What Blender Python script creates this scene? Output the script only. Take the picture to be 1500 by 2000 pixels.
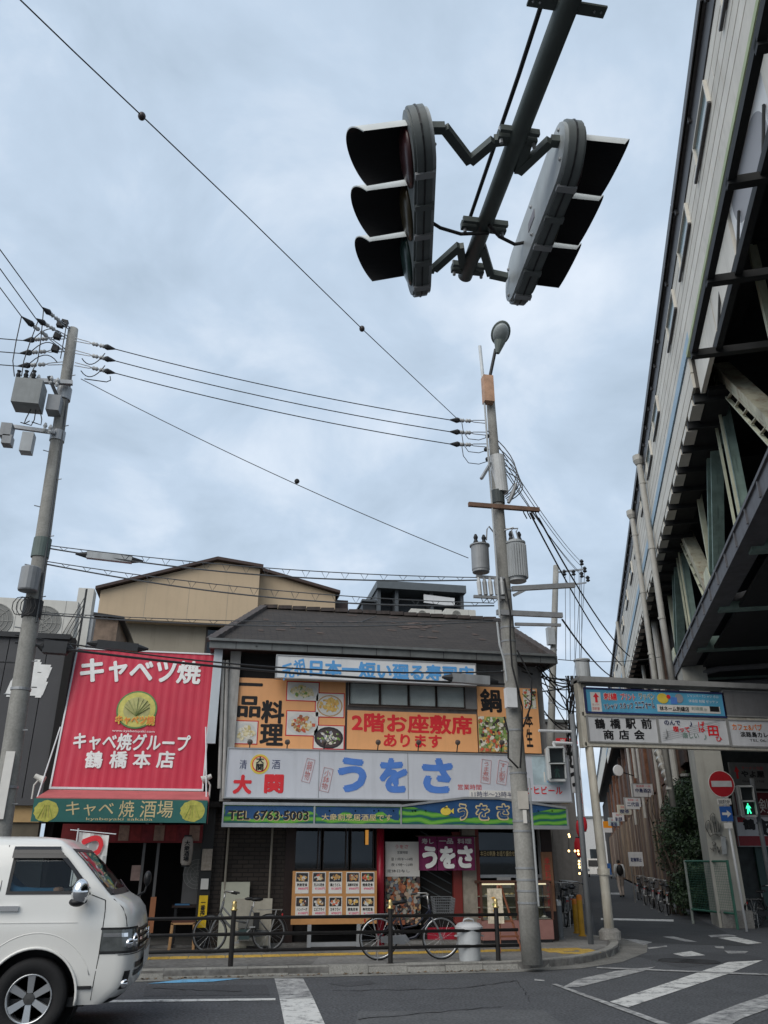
import bpy, math, random
from mathutils import Vector, Matrix
random.seed(7)
R = math.radians
for o in list(bpy.data.objects): bpy.data.objects.remove(o)
scene = bpy.context.scene
COL = scene.collection

# ------------------------------------------------------------------ camera
FPX, YH, CH = 1560.0, 1682.0, 1.55          # focal length in photo pixels, horizon row, camera height
PITCH = math.atan((YH - 1000) / FPX)
HEAD = R(11)                                # heading, clockwise from the facade normal (+Y)
cd = bpy.data.cameras.new("camera"); cam = bpy.data.objects.new("camera", cd); COL.objects.link(cam)
cd.sensor_fit = 'VERTICAL'; cd.sensor_height = 24; cd.lens = 24 * FPX / 2000
cd.clip_start = 0.05; cd.clip_end = 3000
cam.location = (0, 0, CH); cam.rotation_euler = (R(90) + PITCH, 0, -HEAD)
scene.camera = cam

# ------------------------------------------------------------------ sky and sun
SUN_EL, SUN_AZ = R(40), R(226)              # azimuth clockwise from +Y: behind the camera, a little left
w = bpy.data.worlds.new("World"); scene.world = w; w.use_nodes = True
nt = w.node_tree; N = nt.nodes; L = nt.links; N.clear()
def wn(t, **k):
    n = N.new(t)
    for a, b in k.items(): setattr(n, a, b)
    return n
out = wn('ShaderNodeOutputWorld'); bg = wn('ShaderNodeBackground'); bg.inputs[1].default_value = 0.1
sky = wn('ShaderNodeTexSky', sky_type='NISHITA', sun_disc=False, sun_elevation=SUN_EL, sun_rotation=SUN_AZ)
sky.air_density = 1.2; sky.dust_density = 2.0
tc = wn('ShaderNodeTexCoord'); sep = wn('ShaderNodeSeparateXYZ'); L.new(tc.outputs['Generated'], sep.inputs[0])
zz = wn('ShaderNodeMath', operation='ADD'); zz.inputs[1].default_value = 0.42; L.new(sep.outputs[2], zz.inputs[0])
mxz = wn('ShaderNodeMath', operation='MAXIMUM'); mxz.inputs[1].default_value = 0.2; L.new(zz.outputs[0], mxz.inputs[0])
comb = wn('ShaderNodeCombineXYZ')
for i in (0, 1):
    dv = wn('ShaderNodeMath', operation='DIVIDE'); L.new(sep.outputs[i], dv.inputs[0]); L.new(mxz.outputs[0], dv.inputs[1]); L.new(dv.outputs[0], comb.inputs[i])
n1 = wn('ShaderNodeTexNoise'); n1.inputs['Scale'].default_value = 4.6; n1.inputs['Detail'].default_value = 9; n1.inputs['Roughness'].default_value = 0.55; n1.inputs['Distortion'].default_value = 0.35
n2 = wn('ShaderNodeTexNoise'); n2.inputs['Scale'].default_value = 1.5; n2.inputs['Detail'].default_value = 3
L.new(comb.outputs[0], n1.inputs['Vector']); L.new(comb.outputs[0], n2.inputs['Vector'])
ad = wn('ShaderNodeMath', operation='ADD'); L.new(n1.outputs[0], ad.inputs[0]); L.new(n2.outputs[0], ad.inputs[1])
rp = wn('ShaderNodeValToRGB'); L.new(ad.outputs[0], rp.inputs[0])
dv2 = wn('ShaderNodeMath', operation='MULTIPLY'); dv2.inputs[1].default_value = 0.5; L.new(ad.outputs[0], dv2.inputs[0]); L.new(dv2.outputs[0], rp.inputs[0])
cr = rp.color_ramp; cr.elements[0].position = 0.38; cr.elements[0].color = (.41, .50, .60, 1)
cr.elements[1].position = 0.62; cr.elements[1].color = (.73, .795, .88, 1)
e = cr.elements.new(0.50); e.color = (.52, .62, .74, 1)
sc10 = wn('ShaderNodeMix', data_type='RGBA', blend_type='MULTIPLY'); sc10.inputs[0].default_value = 1
L.new(rp.outputs[0], sc10.inputs[6]); sc10.inputs[7].default_value = (7.6, 7.75, 7.9, 1)
mx = wn('ShaderNodeMix', data_type='RGBA'); mx.inputs[0].default_value = 0.93
L.new(sky.outputs[0], mx.inputs[6]); L.new(sc10.outputs[2], mx.inputs[7])
L.new(mx.outputs[2], bg.inputs[0]); L.new(bg.outputs[0], out.inputs[0])
sd = bpy.data.lights.new("sun", 'SUN'); sd.energy = 1.5; sd.angle = R(55); sd.color = (1, .94, .85)
sun = bpy.data.objects.new("sun", sd); COL.objects.link(sun); sun.location = (0, -20, 40)
sdir = Vector((math.sin(SUN_AZ) * math.cos(SUN_EL), math.cos(SUN_AZ) * math.cos(SUN_EL), math.sin(SUN_EL)))
sun.rotation_euler = sdir.to_track_quat('Z', 'Y').to_euler()
vs = scene.view_settings; vs.view_transform = 'Standard'; vs.look = 'None'; vs.gamma = 1; vs.use_curve_mapping = False
vs.exposure = 0.56

# ------------------------------------------------------------------ photo pixel -> place
_fw = Vector((math.sin(HEAD) * math.cos(PITCH), math.cos(HEAD) * math.cos(PITCH), math.sin(PITCH)))
_rt = Vector((math.cos(HEAD), -math.sin(HEAD), 0)); _up = _rt.cross(_fw); _C = Vector((0, 0, CH))
AL = R(24); AA = Vector((math.sin(AL), math.cos(AL), 0)); BB = Vector((math.cos(AL), -math.sin(AL), 0))   # alley / railway direction and its right
def ray(x, y): return _fw * FPX + _rt * (x - 750) - _up * (y - 1000)
def G(x, y, z=0.0):
    r = ray(x, y); return _C + r * ((z - CH) / r.z)
def F(x, y, Y):
    r = ray(x, y); return _C + r * (Y / r.y)
def VV(x, y, v):                            # on a vertical plane beside the alley -> (v, u, z)
    r = ray(x, y); p = _C + r * (v / r.dot(BB)); return Vector((v, p.dot(AA), p.z))
def UV(u, v, z=0.0): p = AA * u + BB * v; return Vector((p.x, p.y, z))

def proj(p):
    d = Vector(p) - _C; q = d.dot(_fw); return 750 + FPX * d.dot(_rt) / q, 1000 - FPX * d.dot(_up) / q

# ------------------------------------------------------------------ materials
MATS = {}
def mat(name, col, rough=.6, metal=0., var=.10, scale=5., bump=0., streak=0., dirt=(.05, .045, .04), spec=.4, emit=0., fine=0., coat=0.):
    if name in MATS: return MATS[name]
    m = bpy.data.materials.new(name); m.use_nodes = True; t = m.node_tree; n = t.nodes; l = t.links
    b = n['Principled BSDF']; b.inputs['Roughness'].default_value = rough; b.inputs['Metallic'].default_value = metal
    b.inputs['Specular IOR Level'].default_value = spec
    if coat: b.inputs['Coat Weight'].default_value = coat; b.inputs['Coat Roughness'].default_value = .06
    co = n.new('ShaderNodeTexCoord')
    nz = n.new('ShaderNodeTexNoise'); nz.inputs['Scale'].default_value = scale; nz.inputs['Detail'].default_value = 5; nz.inputs['Roughness'].default_value = .6
    l.new(co.outputs['Object'], nz.inputs['Vector'])
    mr = n.new('ShaderNodeMapRange'); mr.inputs[1].default_value = .3; mr.inputs[2].default_value = .7; l.new(nz.outputs[0], mr.inputs[0])
    mi = n.new('ShaderNodeMix'); mi.data_type = 'RGBA'; l.new(mr.outputs[0], mi.inputs[0])
    mi.inputs[6].default_value = tuple(c * (1 - var) for c in col) + (1,); mi.inputs[7].default_value = tuple(min(1, c * (1 + var)) for c in col) + (1,)
    cur = mi.outputs[2]
    if fine:
        nf = n.new('ShaderNodeTexNoise'); nf.inputs['Scale'].default_value = scale * 14; nf.inputs['Detail'].default_value = 3; l.new(co.outputs['Object'], nf.inputs['Vector'])
        mf = n.new('ShaderNodeMix'); mf.data_type = 'RGBA'; mf.blend_type = 'MULTIPLY'; mf.inputs[0].default_value = 1
        rf = n.new('ShaderNodeMapRange'); rf.inputs[1].default_value = .3; rf.inputs[2].default_value = .7; rf.inputs[3].default_value = 1 - fine; rf.inputs[4].default_value = 1 + fine
        l.new(nf.outputs[0], rf.inputs[0]); l.new(cur, mf.inputs[6]); l.new(rf.outputs[0], mf.inputs[7]); cur = mf.outputs[2]
    if streak:
        mp = n.new('ShaderNodeMapping'); mp.inputs['Scale'].default_value = (5, 5, .5); l.new(co.outputs['Object'], mp.inputs[0])
        ns = n.new('ShaderNodeTexNoise'); ns.inputs['Scale'].default_value = 1.3; ns.inputs['Detail'].default_value = 6; ns.inputs['Roughness'].default_value = .65; l.new(mp.outputs[0], ns.inputs['Vector'])
        rs = n.new('ShaderNodeMapRange'); rs.inputs[1].default_value = .5; rs.inputs[2].default_value = .78; rs.inputs[4].default_value = streak; l.new(ns.outputs[0], rs.inputs[0])
        ms = n.new('ShaderNodeMix'); ms.data_type = 'RGBA'; l.new(rs.outputs[0], ms.inputs[0]); l.new(cur, ms.inputs[6]); ms.inputs[7].default_value = tuple(dirt) + (1,); cur = ms.outputs[2]
    l.new(cur, b.inputs['Base Color'])
    if emit: b.inputs['Emission Strength'].default_value = emit; b.inputs['Emission Color'].default_value = tuple(col) + (1,)
    if bump:
        nb = n.new('ShaderNodeTexNoise'); nb.inputs['Scale'].default_value = scale * 10; nb.inputs['Detail'].default_value = 4; l.new(co.outputs['Object'], nb.inputs['Vector'])
        bp = n.new('ShaderNodeBump'); bp.inputs['Strength'].default_value = bump; bp.inputs['Distance'].default_value = .01; l.new(nb.outputs[0], bp.inputs['Height']); l.new(bp.outputs[0], b.inputs['Normal'])
    MATS[name] = m; return m
def brickmat(name, c1, c2, mortar, bw, bh, axis='XZ', ms=.02, rough=.7, bump=.6, streak=.25):
    m = mat(name, c1, rough, streak=streak); t = m.node_tree; n = t.nodes; l = t.links; b = n['Principled BSDF']
    co = n.new('ShaderNodeTexCoord'); sp = n.new('ShaderNodeSeparateXYZ'); cb = n.new('ShaderNodeCombineXYZ'); l.new(co.outputs['Object'], sp.inputs[0])
    l.new(sp.outputs['XYZ'.index(axis[0])], cb.inputs[0]); l.new(sp.outputs['XYZ'.index(axis[1])], cb.inputs[1])
    br = n.new('ShaderNodeTexBrick'); l.new(cb.outputs[0], br.inputs['Vector']); br.inputs['Scale'].default_value = 1
    br.inputs['Brick Width'].default_value = bw; br.inputs['Row Height'].default_value = bh; br.inputs['Mortar Size'].default_value = ms * bh * 4
    br.inputs['Color1'].default_value = tuple(c1) + (1,); br.inputs['Color2'].default_value = tuple(c2) + (1,); br.inputs['Mortar'].default_value = tuple(mortar) + (1,)
    old = b.inputs['Base Color'].links[0].from_socket
    mm = n.new('ShaderNodeMix'); mm.data_type = 'RGBA'; mm.inputs[0].default_value = .65; l.new(old, mm.inputs[6]); l.new(br.outputs[0], mm.inputs[7]); l.new(mm.outputs[2], b.inputs['Base Color'])
    bp = n.new('ShaderNodeBump'); bp.invert = True; bp.inputs['Strength'].default_value = bump; bp.inputs['Distance'].default_value = .02; l.new(br.outputs['Fac'], bp.inputs['Height']); l.new(bp.outputs[0], b.inputs['Normal'])
    return m
def paintmat(name, col, base, lo, hi, rough=.7):      # worn road paint: paint flaked off to the asphalt below
    m = mat(name, col, rough, var=.08, scale=3); t = m.node_tree; n = t.nodes; l = t.links; b = n['Principled BSDF']
    co = n.new('ShaderNodeTexCoord'); a1 = n.new('ShaderNodeTexNoise'); a1.inputs['Scale'].default_value = 4.5; a1.inputs['Detail'].default_value = 12; a1.inputs['Roughness'].default_value = .82
    l.new(co.outputs['Object'], a1.inputs['Vector'])
    mr = n.new('ShaderNodeMapRange'); mr.inputs[1].default_value = lo; mr.inputs[2].default_value = hi; l.new(a1.outputs[0], mr.inputs[0])
    old = b.inputs['Base Color'].links[0].from_socket
    mm = n.new('ShaderNodeMix'); mm.data_type = 'RGBA'; l.new(mr.outputs[0], mm.inputs[0]); l.new(old, mm.inputs[6]); mm.inputs[7].default_value = tuple(base) + (1,); l.new(mm.outputs[2], b.inputs['Base Color'])
    return m
def glassmat(name, tint=(.75, .8, .8), refl=.35, clear=.8):
    if name in MATS: return MATS[name]
    m = bpy.data.materials.new(name); m.use_nodes = True; t = m.node_tree; n = t.nodes; l = t.links; n.clear()
    o = n.new('ShaderNodeOutputMaterial'); tr = n.new('ShaderNodeBsdfTransparent'); tr.inputs[0].default_value = tuple(c * clear for c in tint) + (1,)
    gl = n.new('ShaderNodeBsdfGlossy'); gl.inputs['Roughness'].default_value = .03; gl.inputs[0].default_value = (.9, .95, 1, 1)
    fr = n.new('ShaderNodeLayerWeight'); fr.inputs[0].default_value = .5
    pw = n.new('ShaderNodeMath'); pw.operation = 'POWER'; pw.inputs[1].default_value = 4; l.new(fr.outputs['Facing'], pw.inputs[0])
    sc = n.new('ShaderNodeMath'); sc.operation = 'MULTIPLY_ADD'; sc.inputs[1].default_value = .9; sc.inputs[2].default_value = refl * .12; l.new(pw.outputs[0], sc.inputs[0])
    mi = n.new('ShaderNodeMixShader'); l.new(sc.outputs[0], mi.inputs[0]); l.new(tr.outputs[0], mi.inputs[1]); l.new(gl.outputs[0], mi.inputs[2]); l.new(mi.outputs[0], o.inputs[0])
    MATS[name] = m; return m

# ------------------------------------------------------------------ mesh builder
def rotz(p, a): c, s = math.cos(a), math.sin(a); return Vector((p[0] * c - p[1] * s, p[0] * s + p[1] * c, p[2]))
class MB:
    def __init__(s): s.v = []; s.f = []; s.m = []; s.cm = 0
    def face(s, pts, flip=False):
        i = len(s.v); s.v += [Vector(p) for p in pts]; ix = list(range(i, i + len(pts)))
        s.f.append(ix[::-1] if flip else ix); s.m.append(s.cm); return s
    def _add(s, vs, fs):
        i = len(s.v); s.v += [Vector(p) for p in vs]
        for f in fs: s.f.append([i + k for k in f]); s.m.append(s.cm)
        return s
    def box(s, x0, x1, y0, y1, z0, z1):
        if x0 > x1: x0, x1 = x1, x0
        if y0 > y1: y0, y1 = y1, y0
        if z0 > z1: z0, z1 = z1, z0
        return s._add([(x0, y0, z0), (x1, y0, z0), (x1, y1, z0), (x0, y1, z0), (x0, y0, z1), (x1, y0, z1), (x1, y1, z1), (x0, y1, z1)],
                      [(0, 3, 2, 1), (4, 5, 6, 7), (0, 1, 5, 4), (1, 2, 6, 5), (2, 3, 7, 6), (3, 0, 4, 7)])
    def hexa(s, p): return s._add(p, [(0, 3, 2, 1), (4, 5, 6, 7), (0, 1, 5, 4), (1, 2, 6, 5), (2, 3, 7, 6), (3, 0, 4, 7)])
    def beam(s, a, b, wd, ht, upv=(0, 0, 1)):
        a, b = Vector(a), Vector(b); d = (b - a).normalized(); u = Vector(upv)
        if abs(d.dot(u)) > .99: u = Vector((0, 1, 0))
        r = d.cross(u).normalized(); u = r.cross(d)
        q = [r * (wd / 2 * i) + u * (ht / 2 * j) for i, j in ((-1, -1), (1, -1), (1, 1), (-1, 1))]
        return s._add([a + k for k in q] + [b + k for k in q], [(0, 3, 2, 1), (4, 5, 6, 7), (0, 1, 5, 4), (1, 2, 6, 5), (2, 3, 7, 6), (3, 0, 4, 7)][0:0] + [(3, 2, 1, 0), (4, 5, 6, 7), (0, 1, 5, 4), (1, 2, 6, 5), (2, 3, 7, 6), (3, 0, 4, 7)])
    def tube(s, pts, r, n=8, cap=True):
        pts = [Vector(p) for p in pts]; k = len(pts); rr = r if isinstance(r, (list, tuple)) else [r] * k
        u = None; rings = []
        for i in range(k):
            d = (pts[min(i + 1, k - 1)] - pts[max(i - 1, 0)]).normalized()
            if u is None:
                u = Vector((0, 0, 1)) if abs(d.z) < .9 else Vector((1, 0, 0))
            u = (u - d * u.dot(d)).normalized(); q = d.cross(u)
            rings.append([pts[i] + (u * math.cos(2 * math.pi * j / n) + q * math.sin(2 * math.pi * j / n)) * rr[i] for j in range(n)])
        vs = [p for g in rings for p in g]; fs = []
        for i in range(k - 1):
            for j in range(n): fs.append((i * n + j, i * n + (j + 1) % n, (i + 1) * n + (j + 1) % n, (i + 1) * n + j))
        if cap: fs.append(tuple(range(n))[::-1]); fs.append(tuple((k - 1) * n + j for j in range(n)))
        return s._add(vs, fs)
    def lathe(s, prof, c=(0, 0, 0), n=16, axis='Z', close=False, cap=True):
        c = Vector(c); vs = []; fs = []; k = len(prof)
        for r, h in prof:
            for j in range(n):
                a = 2 * math.pi * j / n; x, y = r * math.cos(a), r * math.sin(a)
                vs.append(c + (Vector((x, y, h)) if axis == 'Z' else Vector((x, -h, y)) if axis == 'Y' else Vector((h, x, y))))
        for i in range(k - (0 if close else 1)):
            i2 = (i + 1) % k
            for j in range(n): fs.append((i * n + j, i * n + (j + 1) % n, i2 * n + (j + 1) % n, i2 * n + j))
        if not close and cap:
            if prof[0][0] > 1e-5: fs.append(tuple(range(n))[::-1])
            if prof[-1][0] > 1e-5: fs.append(tuple((k - 1) * n + j for j in range(n)))
        return s._add(vs, fs)
    def prism(s, poly, a, b, axis='Y'):      # poly of 2-D points: XZ extruded along Y, or XY along Z, or YZ along X
        g = {'Y': lambda p, t: (p[0], t, p[1]), 'Z': lambda p, t: (p[0], p[1], t), 'X': lambda p, t: (t, p[0], p[1])}[axis]
        n = len(poly); vs = [g(p, a) for p in poly] + [g(p, b) for p in poly]
        fs = [tuple(range(n)), tuple(range(2 * n - 1, n - 1, -1))] + [(i + n, (i + 1) % n + n, (i + 1) % n, i) for i in range(n)]
        return s._add(vs, fs)
    def sphere(s, c, r, n=10, m=6, sx=1, sy=1, sz=1):
        c = Vector(c); vs = [c + Vector((0, 0, -r * sz))]; fs = []
        for i in range(1, m):
            t = -math.pi / 2 + math.pi * i / m
            for j in range(n): a = 2 * math.pi * j / n; vs.append(c + Vector((r * sx * math.cos(t) * math.cos(a), r * sy * math.cos(t) * math.sin(a), r * sz * math.sin(t))))
        vs.append(c + Vector((0, 0, r * sz)))
        for j in range(n): fs.append((0, 1 + (j + 1) % n, 1 + j)); fs.append((len(vs) - 1, 1 + (m - 2) * n + j, 1 + (m - 2) * n + (j + 1) % n))
        for i in range(m - 2):
            for j in range(n): fs.append((1 + i * n + j, 1 + i * n + (j + 1) % n, 1 + (i + 1) * n + (j + 1) % n, 1 + (i + 1) * n + j))
        return s._add(vs, fs)
    def xf(s, M): s.v = [M @ p for p in s.v]; return s
    def sub(s, off): s.v = [p - off for p in s.v]; return s
    def mesh(s, name, mats, smooth=False):
        me = bpy.data.meshes.new(name); me.from_pydata([tuple(p) for p in s.v], [], s.f)
        for m in (mats if isinstance(mats, (list, tuple)) else [mats]): me.materials.append(m)
        if len(me.materials) > 1: me.polygons.foreach_set('material_index', s.m)
        if smooth: me.polygons.foreach_set('use_smooth', [True] * len(me.polygons))
        me.update(); return me
    def build(s, name, mats, parent=None, smooth=False, world=False, auto=None):
        if world and parent is not None: s.sub(ROOTLOC[rootof(parent).name])
        o = bpy.data.objects.new(name, s.mesh(name, mats, smooth)); COL.objects.link(o)
        if parent is not None: o.parent = parent
        if auto:
            try:
                for p in o.data.polygons: p.use_smooth = True
                o.data.set_sharp_from_angle(angle=R(auto))
            except Exception: pass
        return o
ROOTLOC = {}
def rootof(o):
    while o.parent: o = o.parent
    return o
def tag(o, label, cat, group=None):
    o['label'] = label; o['category'] = cat
    if group: o['group'] = group
    ROOTLOC[o.name] = Vector(o.location); return o
def struct(o): o['kind'] = 'structure'; ROOTLOC[o.name] = Vector(o.location); return o
def stuff(o): o['kind'] = 'stuff'; return o
def thing(name, label, cat, loc=(0, 0, 0), rz=0, group=None):
    o = bpy.data.objects.new(name, None); COL.objects.link(o); o.location = loc; o.rotation_euler = (0, 0, rz); o.empty_display_size = .2
    return tag(o, label, cat, group)
def dup(o, parent=None):
    c = o.copy(); COL.objects.link(c)
    if parent is not None: c.parent = parent
    for ch in list(o.children): dup(ch, c)
    return c

# ------------------------------------------------------------------ lettering (queued, converted to flat meshes in one go at the end)
TQ = []
def text(s, box, m, parent, y=-.004, bold=.0, vertical=False, name='lettering', shear=0., keep=False, ang=0., face='-Y', sp=1.0):
    """box = (x0, z0, x1, z1) in the parent's local plane; the words are stretched to fill it"""
    TQ.append((s, box, m, parent, y, bold, vertical, name, shear, keep, ang, face, sp))
def flush_text():
    obs = []
    for q in TQ:
        cu = bpy.data.curves.new('t', 'FONT'); cu.body = '\n'.join(q[0]) if q[6] else q[0]; cu.size = 1; cu.resolution_u = 3; cu.shear = q[8]; cu.space_character = q[12]
        cu.align_x = 'CENTER'; cu.space_line = .95 if q[6] else 1.0; cu.fill_mode = 'FRONT'
        ob = bpy.data.objects.new('t', cu); COL.objects.link(ob); obs.append(ob)
    bpy.context.view_layer.update(); dg = bpy.context.evaluated_depsgraph_get()
    for ob, q in zip(obs, TQ):
        me = bpy.data.meshes.new_from_object(ob.evaluated_get(dg)); s, (x0, z0, x1, z1), m, parent, y, bold, vert, name, sh, keep, ang, face, sp = q
        vs = [v.co.copy() for v in me.vertices]
        if not vs: print('EMPTY TEXT', s); bpy.data.objects.remove(ob); continue
        ax, bx = min(v.x for v in vs), max(v.x for v in vs); ay, by = min(v.y for v in vs), max(v.y for v in vs)
        kx = (x1 - x0) / max(bx - ax, 1e-6); kz = (z1 - z0) / max(by - ay, 1e-6)
        if keep: kx = kz = min(kx, kz)
        cx, cz = (x0 + x1) / 2, (z0 + z1) / 2; ca, sa = math.cos(ang), math.sin(ang)
        for v in me.vertices:
            px = (v.co.x - (ax + bx) / 2) * kx; pz = (v.co.y - (ay + by) / 2) * kz
            px, pz = cx + px * ca - pz * sa, cz + px * sa + pz * ca
            v.co = (px, y, pz) if face == '-Y' else (y, -px, pz) if face == '-X' else (px, y, pz)
        if bold:                                        # heavier strokes: the same letters overprinted a few times, slightly shifted
            V0 = [v.co.copy() for v in me.vertices]; F0 = [list(p.vertices) for p in me.polygons]; VA = []; FA = []
            nb = 7 if bold > .03 else 5
            for k in range(nb):
                an = 2 * math.pi * k / (nb - 1); rx = bold * kx * (0 if k == nb - 1 else 1); rz = bold * kz * (0 if k == nb - 1 else 1)
                b0 = len(VA); dx, dz, dy = math.cos(an) * rx, math.sin(an) * rz, -.0003 * k
                VA += [(v.x + dx, v.y + dy, v.z + dz) if face == '-Y' else (v.x + dy, v.y - dx, v.z + dz) for v in V0]; FA += [[i + b0 for i in f] for f in F0]
            bpy.data.meshes.remove(me); me = bpy.data.meshes.new(name); me.from_pydata(VA, [], FA)
        me.materials.clear(); me.materials.append(m); me.name = name
        o = bpy.data.objects.new(name, me); COL.objects.link(o); o.parent = parent
    for ob in obs: bpy.data.objects.remove(ob)

# ================================================================== GROUND, ROAD, PAVEMENT
ASPH = (.074, .077, .083)
m_asph = mat('asphalt', ASPH, .85, var=.13, scale=2.2, bump=.6, fine=.5, streak=0)
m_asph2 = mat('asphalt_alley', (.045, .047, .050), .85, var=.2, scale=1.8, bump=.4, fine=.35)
m_conc = mat('concrete', (.30, .29, .27), .85, var=.18, scale=2, bump=.3, streak=.45, fine=.15)
m_conc_d = mat('concrete_dark', (.20, .195, .185), .85, var=.25, scale=1.5, bump=.3, streak=.4, fine=.2)
m_pave = mat('pavement_surface', (.155, .150, .142), .85, var=.32, scale=.9, bump=.4, fine=.28)
m_kerb = mat('kerb_concrete', (.27, .265, .245), .85, var=.2, scale=3, bump=.3, fine=.2)
m_white = paintmat('road_paint', (.62, .62, .60), ASPH, .50, .62)
m_white2 = paintmat('road_paint_worn', (.50, .50, .49), ASPH, .40, .62)
m_blue = paintmat('road_paint_blue', (.16, .42, .66), ASPH, .5, .66)
m_tact = mat('tactile_yellow', (.50, .33, .07), .8, var=.25, scale=3, streak=.2, fine=.2)
m_blk = mat('black_metal', (.018, .019, .021), .45, var=.2)
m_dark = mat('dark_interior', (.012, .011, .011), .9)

struct(MB().face([(-900, -700, -.03), (900, -700, -.03), (900, 1100, -.03), (-900, 1100, -.03)]).build('ground', m_conc_d))
road = struct(MB().face([(-120, -9, 0), (120, -9, 0), (120, 160, 0), (-120, 160, 0)]).build('road', m_asph))
al_pts = [UV(19.6, .1, .004), UV(19.2, 3.1, .004), UV(170, 3.0, .004), UV(170, -.6, .004)]
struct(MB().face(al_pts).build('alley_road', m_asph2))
near = struct(MB().box(-60, 60, -8.9, -1.2, .002, .12).build('near_pavement', m_pave))

def mark(name, px, m, z=.006):
    return struct(MB().face([G(x, y, z) for x, y in px]).build(name, m))
def z8(x, y): return (1050 + x * .3, 1600 + y * .3)
mark('lane_line', [(-60, 1956), (538, 1949.5), (538, 1953.5), (-60, 1961)], m_white)
mark('crossing_stripe', [(536, 1911), (592, 1911), (612, 1949), (546, 1950)], m_white2)
mark('crossing_stripe', [(546, 1950.5), (612, 1949.5), (640, 2012), (558, 2012)], m_white)
mark('painted_arrow', [(288, 1921), (355, 1913), (470, 1911), (415, 1917)], m_blue)
for q, m in (([(165, 1092), (260, 1042), (520, 985), (768, 960), (690, 988), (400, 1060), (270, 1092)], m_white2),
             ([(470, 1188), (860, 1060), (1240, 930), (1468, 917), (1250, 1003), (590, 1224)], m_white),
             ([(940, 1345), (1300, 1205), (1560, 1120), (1620, 1190), (1320, 1300), (1240, 1350)], m_white2),
             ([(880, 875), (1000, 858), (1092, 885), (955, 894)], m_white), ([(1175, 772), (1285, 765), (1462, 806), (1370, 813)], m_white),
             ([(565, 780), (640, 782), (748, 800), (690, 820), (640, 803)], m_white2), ([(815, 765), (880, 762), (1040, 798), (960, 795)], m_white2),
             ([(1215, 855), (1372, 860), (1350, 873), (1240, 873)], m_white2), ([(1150, 825), (1210, 828), (1215, 842), (1160, 838)], m_white2),
             ([(715, 836), (840, 822), (845, 830), (725, 845)], m_white2), ([(412, 643), (885, 653), (885, 666), (412, 655)], m_white),
             ([(445, 478), (540, 478), (535, 492), (455, 488)], m_white2), ([(1110, 755), (1240, 748), (1300, 760), (1130, 768)], m_white2)):
    mark('crossing_stripe', [z8(*p) for p in q], m)
mark('edge_line', [z8(90, 1072), z8(125, 1072), z8(900, 1345), z8(820, 1345)], m_white2, .010)
mark('edge_line', [z8(-20, 1040), z8(45, 1046), z8(45, 1054), z8(-20, 1050)], m_white2)
mark('edge_line', [z8(385, 961), z8(1560, 1008), z8(1560, 1018), z8(385, 969)], m_white2, .010)
m_patch = mat('asphalt_patch', (.058, .060, .065), .85, var=.15, scale=2.2, bump=.4, fine=.35); m_patch2 = mat('asphalt_pale_patch', (.092, .095, .099), .85, var=.15, scale=2.2, bump=.4, fine=.35); m_tar = mat('tar_seal', (.018, .018, .02), .6)
for q, m in (([(640, 1921), (720, 1914), (735, 1921), (680, 1927)], m_patch), ([(700, 1975), (1060, 1972), (1130, 2020), (690, 2020)], m_patch2), ([(1240, 1866), (1420, 1858), (1500, 1872), (1330, 1890)], m_patch), ([(285, 1925), (520, 1923), (528, 1943), (280, 1946)], m_patch)): mark('asphalt_patch', q, m, .003)
rc = random.Random(4)
for q in (((650, 1935), (900, 1930)), ((900, 1930), (1010, 1915)), ((1010, 1915), (1040, 1960)), ((300, 1930), (470, 1936)), ((1250, 1900), (1400, 1930)), ((700, 1990), (980, 1965))):
    P = [G(q[0][0] + (q[1][0] - q[0][0]) * i / 14 + rc.uniform(-3, 3), q[0][1] + (q[1][1] - q[0][1]) * i / 14 + rc.uniform(-1.2, 1.2), .007) for i in range(15)]; t = MB()
    for a_, b_ in zip(P, P[1:]): wv_ = rc.uniform(.006, .016); t.face([a_ + Vector((0, -wv_, 0)), b_ + Vector((0, -wv_, 0)), b_ + Vector((0, wv_, 0)), a_ + Vector((0, wv_, 0))])
    struct(t.build('road_crack', m_tar))
for i, (x, y) in enumerate(((1325, 1877), (1366, 1879))):
    c = G(x, y); t = MB(); t.lathe([(.33, .003), (.33, .012), (.30, .012), (.30, .009), (0, .009)], c, 20)
    o = t.build('manhole_cover', mat('cast_iron', (.035, .034, .035), .7, .3, bump=.6, scale=8))
    tag(o, ('round dark manhole cover at the alley mouth, nearer the corner' if i == 0 else 'round dark manhole cover at the alley mouth, farther from the corner'), 'manhole', 'manhole covers at the alley mouth')

# pavement with rounded corner
PH = .10
kp = [(-45, 13.6), (4.2, 13.6), (5.0, 13.68), (5.75, 13.95), (6.35, 14.35), (6.95, 14.95), (7.45, 15.65), (7.85, 16.4), (8.1, 17.1), (8.12, 17.7), (8.0, 18.2)]
al0 = UV(19.7, -.1); 
poly = kp + [(8.7, 20.2), (20, 45.8), (-45, 45.8)]
pav = struct(MB().prism(poly, .001, PH, 'Z').build('pavement', m_pave))
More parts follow.
